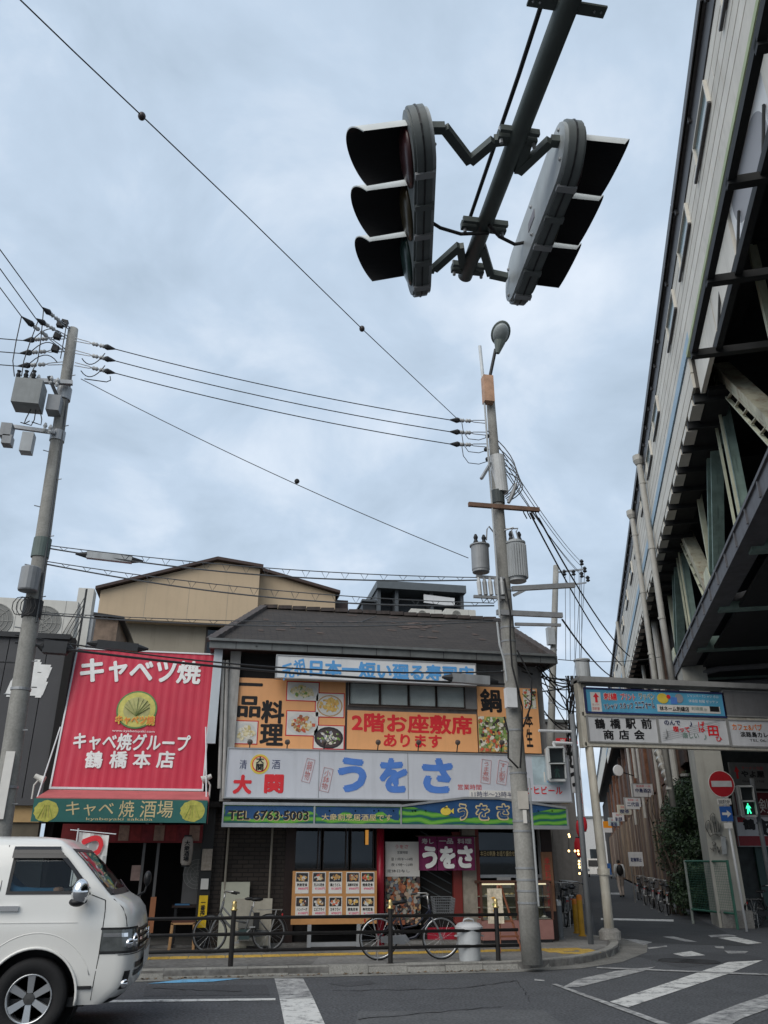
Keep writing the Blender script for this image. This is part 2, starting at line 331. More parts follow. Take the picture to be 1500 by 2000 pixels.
# a lighter band of concrete slabs between the kerb and the worn asphalt of the pavement
struct(MB().face([(1.55, 13.78, PH + .004), (5.2, 13.8, PH + .004), (5.9, 14.2, PH + .004), (7.2, 15.6, PH + .004), (7.7, 16.6, PH + .004), (7.2, 17.3, PH + .004), (4, 14.95, PH + .004), (1.8, 14.9, PH + .004)]).build('pavement_patch', mat('pavement_patch', (.20, .195, .185), .85, var=.22, scale=1.3, bump=.3, fine=.25)))
struct(MB().face([(-45, 13.30, .005), (4.6, 13.30, .005), (5.8, 13.55, .005), (6.8, 14.2, .005), (8.0, 15.6, .005), (8.75, 17.0, .005), (8.9, 18.4, .005), (7.9, 18.6, .005), (7.9, 16.4, .005), (5.0, 13.66, .005), (-45, 13.61, .005)][::1]).build('gutter_strip', mat('gutter_concrete', (.19, .185, .17), .85, var=.3, scale=2, bump=.3, fine=.25)))
# kerb stones
path = []
def seglen(a, b): return math.hypot(b[0] - a[0], b[1] - a[1])
pts = [(-9, 13.6)] + kp[1:]
cum = [0]
for a_, b_ in zip(pts, pts[1:]): cum.append(cum[-1] + seglen(a_, b_))
def along(s):
    for i in range(len(pts) - 1):
        if s <= cum[i + 1] or i == len(pts) - 2:
            t = (s - cum[i]) / (cum[i + 1] - cum[i]); a_, b_ = pts[i], pts[i + 1]
            return Vector((a_[0] + (b_[0] - a_[0]) * t, a_[1] + (b_[1] - a_[1]) * t, 0))
s_ = 0; rk = random.Random(3)
while s_ + .6 < cum[-1]:
    a_, b_ = along(s_ + .006), along(s_ + .594); d = (b_ - a_).normalized(); n_ = Vector((-d.y, d.x, 0)); dz = rk.uniform(-.004, .006); j = rk.uniform(-.008, .008)
    o_ = n_ * (j - .01); q = n_ * .155
    p = [a_ + o_, b_ + o_, b_ + q, a_ + q]; top = [a_ + o_ + n_ * .018, b_ + o_ + n_ * .018, b_ + q, a_ + q]
    t = MB(); t.hexa([(v.x, v.y, .002) for v in p] + [(v.x, v.y, PH + .012 + dz) for v in top]); t.build('kerb_stone', m_kerb, pav); s_ += .6
# yellow tactile strip
X = -3.0
while X < 6.3:
    p = Vector((X, 15.1 + .012 * X + rk.uniform(-.004, .004), 0)); t = MB(); t.box(p.x, p.x + .292, p.y, p.y + .292, PH + .001, PH + .008 + rk.uniform(0, .003))
    for i in range(4): t.box(p.x + .02, p.x + .27, p.y + .03 + i * .066, p.y + .065 + i * .066, PH + .004, PH + .015)
    t.build('tactile_tile', m_tact, pav); X += .3
for (x, y) in [(1082, 1859), (1102, 1857), (1122, 1855), (1142, 1856), (1108, 1862), (1130, 1862), (1152, 1860)]:
    p = G(x, y, PH); t = MB(); t.box(p.x - .14, p.x + .14, p.y - .14, p.y + .14, PH + .005, PH + .010 + rk.uniform(0, .003)); t.build('tactile_tile', m_tact, pav)

# ================================================================== RESTAURANT WITH HIP ROOF AND ITS SIGNS
class Sign:
    """a flat board on a facade plane Y, laid out from its outline in the photo"""
    def __init__(s, name, label, px, Y, m, depth=.06, cat='sign', group=None, frame=None, fw=.03, part='panel', body=True):
        x0, y0, x1, y1 = px; s.Y = Y; ym = (y0 + y1) / 2; xm = (x0 + x1) / 2
        s.X0, s.X1 = F(x0, ym, Y).x, F(x1, ym, Y).x; s.Z0, s.Z1 = F(xm, y1, Y).z, F(xm, y0, Y).z
        s.w, s.h = s.X1 - s.X0, s.Z1 - s.Z0
        s.o = thing(name, label, cat, (s.X0, Y, s.Z0), 0, group)
        if body: s.panel = MB().box(0, s.w, 0, depth, 0, s.h).build(part, m, s.o)
        if frame:
            t = MB(); f = fw
            t.box(-f, s.w + f, -.015, depth, -f, 0).box(-f, s.w + f, -.015, depth, s.h, s.h + f).box(-f, 0, -.015, depth, 0, s.h).box(s.w, s.w + f, -.015, depth, 0, s.h)
            t.build('frame', frame, s.o)
    def box(s, x0, y0, x1, y1):
        ym = (y0 + y1) / 2; xm = (x0 + x1) / 2
        return (F(x0, ym, s.Y).x - s.X0, F(xm, y1, s.Y).z - s.Z0, F(x1, ym, s.Y).x - s.X0, F(xm, y0, s.Y).z - s.Z0)
    def text(s, st, x0, y0, x1, y1, m, **k): text(st, s.box(x0, y0, x1, y1), m, s.o, **k)
    def patch(s, x0, y0, x1, y1, m, name='printed_panel', y=-.003):
        a = s.box(x0, y0, x1, y1); return MB().box(a[0], a[2], y, 0.001, a[1], a[3]).build(name, m, s.o)
    def blobs(s, x0, y0, x1, y1, mats, n=20, r=(.03, .07), seed=1, y=-.006, name='food_photo', back=None, plate=None, asp=.6, full=False):
        """a printed food photograph: background, plate and many small overlapping colour patches (flat print)"""
        rr = random.Random(seed); a = s.box(x0, y0, x1, y1); t = MB(); allm = []
        def mi(m):
            if m not in allm: allm.append(m)
            return allm.index(m)
        d = [y]
        def ell(cx, cz, rx, rz, m, k=14, rot=0., wob=0.):
            t.cm = mi(m); P = []
            for j in range(k):
                an = 2 * math.pi * j / k; q = 1 + wob * rr.uniform(-1, 1); px, pz = rx * q * math.cos(an), rz * q * math.sin(an)
                P.append((min(max(cx + px * math.cos(rot) - pz * math.sin(rot), a[0]), a[2]), d[0], min(max(cz + px * math.sin(rot) + pz * math.cos(rot), a[1]), a[3])))
            t.face(P); d[0] -= .00015
        w_, h_ = a[2] - a[0], a[3] - a[1]
        if back: t.cm = mi(back); t.face([(a[0], d[0], a[1]), (a[2], d[0], a[1]), (a[2], d[0], a[3]), (a[0], d[0], a[3])]); d[0] -= .0003
        cx, cz = a[0] + w_ * .5, a[1] + h_ * .47
        if plate:
            for pm, k in plate: ell(cx, cz, w_ * k, h_ * k, pm, 20)
        for i in range(n):
            q = rr.random() ** .6 * .36; an = rr.uniform(0, 6.28); rad = rr.uniform(*r)
            if full: ell(a[0] + w_ * rr.random(), a[1] + h_ * rr.random(), rad, rad * rr.uniform(.5, 1) * asp / .6, rr.choice(mats), 9, rr.uniform(0, 3), .25); continue
            ell(cx + w_ * q * math.cos(an), cz + h_ * q * math.sin(an) * .85, rad, rad * rr.uniform(.45, 1) * asp / .6, rr.choice(mats), 9, rr.uniform(0, 3), .25)
        t.build(name, allm, s.o)

m_tblack = mat('letter_black', (.012, .012, .014), .6)
m_tred = mat('letter_red', (.58, .03, .035), .5)
m_tred2 = mat('letter_bright_red', (.70, .03, .04), .5)
m_tblue = mat('letter_blue', (.09, .22, .60), .5)
m_tlblue = mat('letter_light_blue', (.10, .33, .66), .5)
m_twhite = mat('letter_white', (.80, .80, .78), .6)
m_tyellow = mat('letter_yellow', (.72, .55, .08), .5)
m_tgold = mat('letter_straw', (.62, .50, .27), .6)
m_tgreen = mat('letter_green', (.03, .26, .12), .5)
m_tnavy = mat('letter_navy', (.03, .04, .12), .5)
m_orange = mat('sign_orange', (.82, .41, .18), .45, var=.06, scale=1.5, streak=.10)
m_sgrey = mat('sign_white_acrylic', (.58, .60, .65), .35, var=.05, scale=1.2, streak=.22, dirt=(.25, .25, .26))
m_swhite = mat('sign_white', (.66, .67, .68), .4, var=.05, scale=2, streak=.2, dirt=(.3, .3, .3))
m_alu = mat('aluminium', (.42, .43, .44), .4, .6, var=.1)
m_brown = mat('brown_sash', (.035, .024, .02), .5)
m_woodd = mat('dark_wood', (.030, .016, .013), .55, var=.2)
m_glassw = glassmat('window_glass', (.95, .97, .97), .3, .95)
m_curtain = mat('pale_blind', (.66, .68, .67), .8, var=.08)
m_redpost = mat('red_lacquer', (.36, .015, .035), .35, var=.1)
m_wallgrey = mat('wall_grey', (.20, .20, .20), .8, var=.15, streak=.4)
m_wallwhite = mat('wall_white_old', (.42, .41, .39), .8, var=.15, streak=.55)
m_roof = brickmat('roof_slate', (.032, .025, .021), (.062, .049, .040), (.012, .011, .011), .28, .085, 'XY', .03, .85, .8, .35)
m_gutter = mat('gutter_zinc', (.155, .165, .165), .55, .2, var=.15, streak=.35)
m_brick = brickmat('brown_tile', (.038, .029, .024), (.064, .050, .040), (.010, .008, .007), .21, .075, 'XZ', .03, .7, .7, .3)
m_stone = mat('stone_pillar', (.28, .25, .21), .8, var=.3, scale=6, bump=.4, streak=.4)

BX0, BX1, BY = .12, 6.78, 17.0
rest = thing('restaurant_building', 'two-storey restaurant with a dark hipped slate roof behind orange and grey signboards', 'building', (BX0, BY, 0))
def rp_(mb, name, m, par=None, **k): return mb.build(name, m, par or rest, world=True, **k)
EZ = 5.50                                    # eave height
side = AA * 9.0
bk0 = Vector((BX0, 25, 0)); bk1 = Vector((BX1, 24.8, 0))
# upper storey wall and ground floor: open-fronted shell so that the shop front has a real interior
t = MB(); t.box(BX0, BX1 + .0, 16.64, BY + .15, 2.55, EZ)
rp_(t, 'upper_wall', m_wallgrey)
t = MB(); t.hexa([(BX1, BY, .1), (BX1 + .001, BY, .1), (bk1.x + .001, bk1.y, .1), (bk1.x, bk1.y, .1), (BX1, BY, EZ), (BX1 + .001, BY, EZ), (bk1.x + .001, bk1.y, EZ), (bk1.x, bk1.y, EZ)])
t.v = [Vector((v.x - (.2 if i % 4 in (0, 3) else 0), v.y, v.z)) for i, v in enumerate(t.v)]
rp_(t, 'side_wall', m_wallgrey)
t = MB(); t.box(BX0, BX0 + .15, BY + .15, 24.8, .1, EZ); rp_(t, 'side_wall', m_wallgrey)
t = MB(); t.box(BX0 + .15, BX1 - .2, 19.4, 19.5, .1, 2.7); rp_(t, 'back_wall', m_dark)
t = MB(); t.box(BX0 + .15, BX1 - .2, BY + .15, 19.4, 2.55, 2.7); rp_(t, 'shop_ceiling', m_woodd)
t = MB(); t.box(BX0 + .15, BX1 - .2, BY - .2, 19.4, PH, PH + .05); rp_(t, 'shop_floor', m_conc_d)
# roof: hip roof, eaves out over the pavement
e0 = F(411, 1262, 16.2); e1 = F(1086, 1287, 16.2); r0 = F(515, 1196, 20.0); r1 = F(975, 1207, 20.0)
E0 = Vector((e0.x, 16.2, EZ + .12)); E1 = Vector((e1.x - .08, 16.2, EZ + .12)); R0 = Vector((r0.x, 20, 7.5)); R1 = Vector((r1.x - .1, 20, 7.5))
B0 = Vector((e0.x, 24.6, EZ + .12)); B1 = E1 + Vector((0, 8.4, 0))
t = MB(); t.face([E0, E1, R1, R0]).face([E1, B1, R1]).face([B1, B0, R0, R1]).face([B0, E0, R0])
roof = rp_(t, 'roof', m_roof)
t = MB()
for a_, b_ in ((R0, R1), (E0, R0), (E1, R1)):
    d = b_ - a_; k = max(2, int(d.length / .35))
    for i in range(k): t.beam(a_ + d * (i / k) + Vector((0, 0, .03)), a_ + d * ((i + .94) / k) + Vector((0, 0, .045)), .20, .09)
rp_(t, 'ridge_tiles', mat('ridge_tile', (.055, .045, .042), .8, var=.3, scale=5, streak=.3, dirt=(.2, .13, .1)), roof)
t = MB()                                      # broken, lighter slates and mortar scraps on the roof slope
nrm = (E1 - E0).cross(R0 - E0).normalized()
for i in range(46):
    sx = random.gauss(.62, .05) if i < 26 else random.uniform(.05, .95); sy = random.gauss(.66, .07) if i < 26 else random.uniform(.3, .97)
    p = (E0 + (E1 - E0) * sx) * (1 - sy) + (R0 + (R1 - R0) * sx) * sy + nrm * .012
    w_ = random.uniform(.05, .13); t.face([p + Vector((-w_, 0, 0)), p + Vector((w_, 0, 0)), p + Vector((w_ * .8, .1, .053)), p + Vector((-w_ * .9, .11, .058))])
stuff(rp_(t, 'chipped_slates', mat('chipped_slate', (.085, .06, .05), .9, var=.3, scale=9), roof))
# fascia gutter, soffit
t = MB(); t.box(E0.x - .02, E1.x + .02, 16.12, 16.2, EZ - .03, EZ + .14).box(E0.x - .04, E1.x + .04, 16.06, 16.12, EZ + .11, EZ + .16); rp_(t, 'eave_gutter', m_gutter, roof)
t = MB(); 
q = (E1 + Vector((.02, 0, 0)))
t.beam(q + Vector((.03, -.05, -.06)), q + Vector((.03, 8.4, -.06)), .08, .17); rp_(t, 'eave_gutter', m_gutter, roof)
t = MB(); t.face([(E0.x, 16.2, EZ), (E1.x, 16.2, EZ), (E1.x, 24.5, EZ), (E0.x, 24.5, EZ)]); rp_(t, 'soffit', m_woodd, roof)
X = E0.x + .5
while X < E1.x:
    t = MB(); t.box(X, X + .012, 16.115, 16.119, EZ - .03, EZ + .13); rp_(t, 'gutter_joint', m_blk, roof); X += .72
# corner pilaster on the left, near-black panel in place of the dark space, upper window
t = MB(); a_ = F(447, 1340, 16.9); t.box(BX0 - .12, BX0 + .09, 16.46, BY, 2.6, EZ); rp_(t, 'corner_pilaster', m_wallwhite)
t = MB(); x0 = F(466, 1300, 16.6).x; x1 = F(545, 1300, 16.6).x; t.box(x0, x1, 16.58, 16.645, 4.80, EZ); rp_(t, 'dark_recess_panel', m_dark)
s = Sign('upper_window', 'upper floor brown sash window of four blind-covered panes above red lettered board', (681, 1336, 930, 1381), 16.54, m_brown, cat='window', body=False)
t = MB(); t.box(0, s.w, .03, .10, 0, s.h); t.build('blind', m_curtain, s.o)
for i, (a_, b_) in enumerate(((684, 740), (744, 796), (800, 850), (854, 906))):
    bx = s.box(a_, 1340, b_, 1378); p = MB().box(bx[0], bx[2], .015, .02, .03, s.h - .03).build('pane', m_glassw, s.o)
    f_ = MB(); w_ = .028; f_.box(bx[0] - w_, bx[0], -.01, .03, 0, s.h).box(bx[2], bx[2] + w_, -.01, .03, 0, s.h).box(bx[0], bx[2], -.01, .03, 0, .03).box(bx[0], bx[2], -.01, .03, s.h - .03, s.h); f_.build('sash', m_brown, p)
bx = s.box(908, 1340, 931, 1378); MB().box(bx[0], bx[2], -.005, .05, 0, s.h).build('side_panel', m_wallgrey, s.o)

# ---- the signboards
s = Sign('roof_sign', 'long white signboard with blue lettering mounted just under the roof eave', (540, 1289, 928, 1330), 16.14, m_swhite, .16, frame=m_alu, fw=.02)
s.text('日本一短い廻る寿司店', 606, 1296, 924, 1326, m_tlblue, bold=.045)
s.text('元祖', 548, 1292, 598, 1322, m_tlblue, bold=.03, ang=.35, shear=.2)
fm = [mat('food_%d' % i, c, .6, var=.25, scale=30) for i, c in enumerate(((.62, .50, .22), (.70, .62, .40), (.55, .30, .08), (.30, .10, .05), (.20, .32, .08), (.60, .12, .06), (.72, .68, .58), (.45, .28, .14), (.65, .42, .12), (.07, .05, .05)))]
m_pw = mat('print_white', (.68, .66, .62), .5, var=.06); m_pdk = mat('print_dark', (.03, .03, .035), .4); m_pr = mat('print_plate', (.60, .60, .58), .4)
s = Sign('dish_board', 'orange signboard with food photos and black brush lettering at left of the upper window', (458, 1327, 674, 1465), 16.54, m_orange, .05)
s.text('一品', 464, 1335, 510, 1400, m_tblack, bold=.035, vertical=True)
s.text('料理', 510, 1369, 553, 1455, m_tblack, bold=.035, vertical=True)
def photo(a, mats, seed, back=m_pw, plate=None, n=60, r=(.015, .05)):
    s.patch(a[0] - 2, a[1] - 2, a[2] + 2, a[3] + 2, m_tred, 'photo_border', -.004); s.blobs(*a, mats, n, r, seed, -.006, back=back, plate=plate)
photo((561, 1333, 622, 1368), [fm[0], fm[1], fm[1], fm[4]], 2, plate=[(m_pr, .48)])
photo((617, 1355, 671, 1400), [fm[8], fm[0], fm[8], fm[2]], 3, plate=[(fm[7], .47), (m_pr, .42)])
photo((560, 1390, 621, 1436), [fm[7], fm[3], fm[5], fm[1], fm[2]], 4, plate=[(m_pr, .48)])
photo((458, 1409, 502, 1452), [fm[1], fm[6], fm[0]], 5, plate=[(m_pr, .46)])
photo((613, 1418, 671, 1462), [fm[6], fm[6], fm[4], mat('food_b', (.35, .36, .42), .5)], 6, plate=[(m_pdk, .49), (fm[9], .42)], n=60, r=(.012, .035))
s = Sign('seat_board', 'orange signboard with two lines of red lettering below the upper window', (678, 1391, 932, 1466), 16.535, m_orange, .05)
s.text('2階お座敷席', 688, 1396, 921, 1431, m_tred2, bold=.035)
s.text('あります', 750, 1435, 862, 1459, m_tred2, bold=.035)
s = Sign('hotpot_board', 'orange signboard with hotpot photos partly behind the tall lamp pole', (934, 1343, 1053, 1470), 16.53, m_orange, .05)
s.text('鍋', 939, 1347, 978, 1390, m_tblack, bold=.035)
veg = [fm[4], fm[6], fm[5], mat('food_g', (.30, .38, .14), .6, var=.3, scale=30), fm[6], fm[9]]
s.blobs(935, 1400, 992, 1468, veg + [fm[8]], 200, (.015, .05), 9, back=mat('print_green', (.38, .42, .22), .6, var=.4, scale=18), asp=.8, full=True)
s.text('本', 1026, 1395, 1040, 1420, m_tblack, bold=.03); s.text('生', 1028, 1424, 1040, 1458, m_tblack, bold=.03)
s.blobs(1022, 1347, 1046, 1384, veg, 60, (.015, .04), 10, back=m_pw, full=True)
m_beer = mat('beer_poster', (.42, .52, .56), .5, var=.25, scale=4)
s = Sign('main_sign', 'long pale grey signboard with big blue brush lettering across the restaurant front', (443, 1470, 1112, 1561), 16.25, m_sgrey, .30, frame=m_alu, fw=.025)
s.text('清', 468, 1484, 482, 1502, m_tnavy); s.text('酒', 531, 1484, 547, 1502, m_tnavy)
a_ = s.box(489, 1473, 526, 1512); cx, cz, rr_ = (a_[0] + a_[2]) / 2, (a_[1] + a_[3]) / 2, (a_[3] - a_[1]) / 2
for i, (k, m) in enumerate(((1.0, m_tyellow), (.80, m_tred2), (.70, mat('letter_cream', (.70, .64, .40), .5)))):
    MB().lathe([(rr_ * k, -.004 - .003 * i * -1), (rr_ * k, .004 + .003 * i), (0, .004 + .003 * i)], (cx, 0, cz), 28, 'Y').build('round_emblem', m, s.o)
s.text('大関', 500, 1478, 515, 1505, m_tblack, vertical=True, bold=.03, y=-.016)
s.text('大', 457, 1515, 490, 1549, m_tred2, bold=.06); s.text('関', 518, 1514, 552, 1548, m_tred2, bold=.05)
s.text('う', 663, 1483, 712, 1544, m_tblue, bold=.055); s.text('を', 744, 1484, 793, 1545, m_tblue, bold=.055); s.text('さ', 828, 1484, 881, 1546, m_tblue, bold=.055)
m_tpink = mat('letter_faded_red', (.52, .16, .15), .6)
for st, b_, an in (('鍋物', (594, 1482, 610, 1528), -.22), ('小鉢物', (628, 1500, 646, 1546), -.2), ('うま煮物', (940, 1484, 958, 1530), -.12), ('すし割烹', (972, 1486, 990, 1532), -.18)):
    a_ = s.box(*b_); s.text(st, b_[0] + 3, b_[1] + 4, b_[2] - 3, b_[3] - 4, m_tpink, vertical=True, ang=an)
    c = Vector(((a_[0] + a_[2]) / 2, 0, (a_[1] + a_[3]) / 2)); hw, hh = (a_[2] - a_[0]) / 2, (a_[3] - a_[1]) / 2; t = MB()
    P = [(c.x + px * math.cos(an) - pz * math.sin(an), -.004, c.z + px * math.sin(an) + pz * math.cos(an)) for px, pz in ((-hw, -hh), (hw, -hh), (hw, hh), (-hw, hh))]
    for i in range(4): t.beam(P[i], P[(i + 1) % 4], .003, .010, (0, 1, 0))
    t.build('lettering_border', m_tpink, s.o)
s.text('営業時間', 894, 1532, 940, 1543, m_tred); a_ = s.box(917, 1544, 1004, 1559)
MB().box(a_[0], a_[2], -.004, .001, a_[1], a_[3]).build('hours_plate', m_pw, s.o); s.text('11時半〜23時半', 921, 1546, 1001, 1557, m_tnavy, y=-.008)
for x in (622, 796, 1002): a_ = s.box(x, 1475, x + 2, 1556); MB().box(a_[0], a_[0] + .012, -.006, .001, 0, s.h).build('panel_joint', m_alu, s.o)
s.patch(1040, 1476, 1098, 1533, m_beer, 'beer_poster'); s.text('アサヒビール', 1012, 1536, 1098, 1551, m_tred2, y=-.006, bold=.02)
for i in range(5): a_ = s.box(1062 + i * 6, 1508 - i % 2 * 6, 1065 + i * 6, 1528); MB().box(a_[0], a_[2], -.006, 0, a_[1], a_[3]).build('beer_glass_print', m_tlblue if i % 2 else m_pw, s.o)
# spotlights on the sign's top edge
sp0 = None
for i, x in enumerate((487, 560, 632, 737, 816, 892, 978)):
    p = F(x, 1466, 16.32)
    lab = 'small black spotlight on the top edge of the grey sign, number %s from the left' % ('one', 'two', 'three', 'four', 'five', 'six', 'seven')[i]
    if sp0 is None:
        sp0 = o = thing('sign_spotlight', lab, 'spotlight', (p.x, 16.32, p.z), 0, 'spotlights above the grey sign')
        MB().tube([(0, 0, -.04), (0, -.05, .05), (0, -.10, .12)], .012, 6).build('stem', m_blk, o)
        MB().lathe([(.02, .10), (.045, .02), (.055, -.03), (.05, -.035), (0, -.02)], (0, -.12, .15), 12, 'Y').build('lamp_head', mat('lamp_grey', (.12, .12, .12), .4, .5), o)
    else:
        o = dup(sp0); o.location = (p.x, 16.32, p.z); tag(o, lab, 'spotlight', 'spotlights above the grey sign')

# ---- green wave fascia (awning signboard)
def wavemat(name, c1, c2, c3):
    m = mat(name, c1, .4); n = m.node_tree.nodes; l = m.node_tree.links; b = n['Principled BSDF']
    co = n.new('ShaderNodeTexCoord'); wv = n.new('ShaderNodeTexWave'); wv.bands_direction = 'Z'; wv.inputs['Scale'].default_value = 2.6; wv.inputs['Distortion'].default_value = 7; wv.inputs['Detail'].default_value = 2; wv.inputs['Detail Scale'].default_value = .55
    l.new(co.outputs['Object'], wv.inputs[0]); r_ = n.new('ShaderNodeValToRGB'); l.new(wv.outputs[0], r_.inputs[0]); r_.color_ramp.interpolation = 'CONSTANT'
    r_.color_ramp.elements[0].color = tuple(c2) + (1,); r_.color_ramp.elements[1].color = tuple(c1) + (1,); r_.color_ramp.elements[1].position = .28
    e = r_.color_ramp.elements.new(.75); e.color = tuple(c3) + (1,); l.new(r_.outputs[0], b.inputs['Base Color']); return m
m_wave = wavemat('wave_green', (.085, .30, .04), (.02, .11, .10), (.16, .40, .06)); m_sea = mat('fascia_blue', (.022, .075, .19), .4, var=.2, scale=3)
YG = 16.05
fas = Sign('fascia_sign', 'green and blue wave-patterned fascia with pointed centre above the restaurant entrance', (437, 1576, 1106, 1610), YG, m_wave, .10)
h = fas.h
def hill(poly, m, nm='wave_print', y=-.004): MB().face([(a_, y, b_) for a_, b_ in poly]).build(nm, m, fas.o)
pk = fas.box(940, 1561, 942, 1563)[3]; xa, xb, xc = fas.box(784, 1570, 785, 1571)[0], fas.box(940, 1570, 941, 1571)[0], fas.w
MB().prism([(xa, h - .001), (xc, h - .001), (xb + .35, pk), (xb - .35, pk)], 0, .10).build('pointed_centre', m_sea, fas.o)
def wavy(x0, x1, lo, amp, n=26, ph=0):
    top = [(x0 + (x1 - x0) * i / n, lo + amp * (.5 + .5 * math.sin(ph + i * .75)) ** 1.5) for i in range(n + 1)]
    return [(x0, .012), (x1, .012)] + top[::-1]
x1_, x2_ = fas.box(614, 1580, 615, 1590)[0], fas.box(781, 1580, 782, 1590)[0]
for i, (a_, b_) in enumerate(((0.02, x1_ - .02), (x1_ + .03, x2_ - .02))):
    hill([(a_, .012), (b_, .012), (b_, h - .012), (a_, h - .012)], m_sea, 'sea_print', -.003); hill(wavy(a_, b_, .07, .16, 20, i * 2.5), m_wave, 'wave_print', -.006)
hill([(xa + .25, h), (xb - .5, .13), (xb + .5, .11), (xc - .3, h)], m_sea, 'sea_print', -.003)
hill(wavy(xa, xc, .05, .09, 40, 1), m_wave, 'wave_print', -.006)
t = MB(); t.box(-.03, fas.w + .03, -.03, .14, -.07, 0)
t.build('bottom_rail', m_alu, fas.o); t = MB(); t.box(-.03, xa, -.03, .14, h, h + .05)
t.beam((xa, .04, h + .02), (xb - .35, .04, pk + .02), .14, .04).beam((xb - .35, .04, pk + .02), (xb + .35, .04, pk + .02), .14, .04).beam((xb + .35, .04, pk + .02), (xc, .04, h + .02), .14, .04)
for x in (-.03, x1_ - .015, x2_ + .005, fas.w): t.box(x, x + .03, -.02, .12, 0, h)
t.build('top_rail', m_alu, fas.o)
fas.text('TEL 6763·5003', 447, 1585, 603, 1602, m_tgold, y=-.008, bold=.05); fas.text('TEL 6763·5003', 446, 1584, 602, 1601, m_tblack, y=-.012, bold=.025)
fas.text('大衆割烹居酒屋です', 628, 1590, 765, 1603, m_tgold, y=-.010, bold=.01)
for st, a_ in (('う', (895, 1571, 912, 1601)), ('を', (930, 1571, 955, 1601)), ('さ', (971, 1571, 994, 1600))):
    fas.text(st, *a_, m_tgold, y=-.008, bold=.075); fas.text(st, a_[0] + 1.5, a_[1] + 1.5, a_[2] - 1.5, a_[3] - 1.5, m_sea, y=-.011, bold=.03)
a_ = fas.box(860, 1573, 886, 1594); t = MB(); fx, fz, fw_, fh_ = a_[0], a_[1], a_[2] - a_[0], a_[3] - a_[1]
t.face([(fx + fw_ * .4 + fw_ * .4 * math.cos(k * .5236), -.009, fz + fh_ * .45 + fh_ * .38 * math.sin(k * .5236)) for k in range(12)]).face([(fx + fw_ * .75, -.009, fz + fh_ * .45), (fx + fw_, -.009, fz + fh_ * .2), (fx + fw_, -.009, fz + fh_ * .75)]).face([(fx + fw_ * .25, -.009, fz + fh_ * .7), (fx + fw_ * .6, -.009, fz + fh_ * .75), (fx + fw_ * .5, -.009, fz + fh_)])
t.build('fish_print', m_tyellow, fas.o)
for i in range(16):
    px = random.choice([random.uniform(450, 600), random.uniform(625, 770), random.uniform(800, 860), random.uniform(1045, 1095)]); a_ = fas.box(px, 1584 + random.uniform(-3, 4), px + 3, 1588)
    MB().lathe([(.014, .009), (0, .009)], (a_[0], 0, a_[1] + .04), 8, 'Y').build('star_print', m_pw, fas.o)
# awning roof between fascia and wall
t = MB(); t.hexa([(fas.X0, YG + .1, 2.28), (fas.X1, YG + .1, 2.28), (fas.X1, BY, 2.28), (fas.X0, BY, 2.28), (fas.X0, YG + .1, 2.33), (fas.X1, YG + .1, 2.33), (fas.X1, BY, 2.5), (fas.X0, BY, 2.5)]); rp_(t, 'awning_roof', m_gutter)

# ---- ground floor shop front
def bay(name, px0, px1, z0, z1, m, y0=BY - .02, y1=BY + .1, yy=BY, pz=None, par=None):
    a_, b_ = F(px0, 1730, yy).x, F(px1, 1730, yy).x
    t = MB(); t.box(a_, b_, y0, y1, z0, z1); return rp_(t, name, m, par)
bay('brick_wall', 428, 556, .1, 2.3, m_brick)
bay('brick_pier', 408, 433, .1, 2.5, m_brick, BY - .12, BY + .1)
bay('timber_post', 554, 574, .1, 2.3, m_woodd, BY - .06, BY + .1)
for x in (441, 528): p = F(x, 1700, 16.85); t = MB(); t.tube([(p.x, 16.85, .12), (p.x, 16.85, 2.3)], .022, 8); rp_(t, 'drain_pipe', mat('pipe_beige', (.30, .27, .22), .6, var=.1))
# window bay
wz0 = F(650, 1700, BY).z; a_, b_ = F(574, 1660, BY).x, F(737, 1660, BY).x
t = MB(); t.box(a_, b_, BY + .06, BY + .1, .1, wz0); rp_(t, 'dado', m_dark)
m_shopglass = glassmat('shop_glass', (.42, .46, .48), .3, .6)
for i in range(3):
    x0 = a_ + (b_ - a_) * (i + .06) / 3; x1 = a_ + (b_ - a_) * (i + .94) / 3
    g_ = MB().box(x0, x1, BY + .02, BY + .03, wz0 + .04, 2.22); g_ = rp_(g_, 'shop_window', m_shopglass)
    t = MB(); t.box(x0 - .05, x0, BY, BY + .06, wz0, 2.26).box(x1, x1 + .05, BY, BY + .06, wz0, 2.26).box(x0, x1, BY, BY + .06, 2.22, 2.26).box(x0, x1, BY, BY + .06, wz0, wz0 + .04).box(x1 - .06, x1 - .035, BY - .01, BY + .01, wz0, 2.22); rp_(t, 'window_frame', m_brown, g_)
    t = MB(); t.box(x0 + .05, x1 - .05, BY + .3, BY + .32, wz0, 2.2); rp_(t, 'inner_curtain', mat('curtain_grey', (.10, .105, .11), .9, var=.2), g_)
t = MB(); t.tube([(a_ + 2.6 * (b_ - a_) / 3, 16.95, 1.85), (a_ + 2.6 * (b_ - a_) / 3, 16.95, 2.12)], .032, 10)
o = t.build('wall_lamp', mat('lamp_amber', (.55, .25, .05), .5, emit=.45)); tag(o, 'small lit amber lamp at the top of the shop window', 'lamp')
p = F(743, 1700, 16.8); t = MB(); t.tube([(p.x, 16.8, .1), (p.x, 16.8, 2.3)], .075, 14); rp_(t, 'red_post', m_redpost, smooth=True)
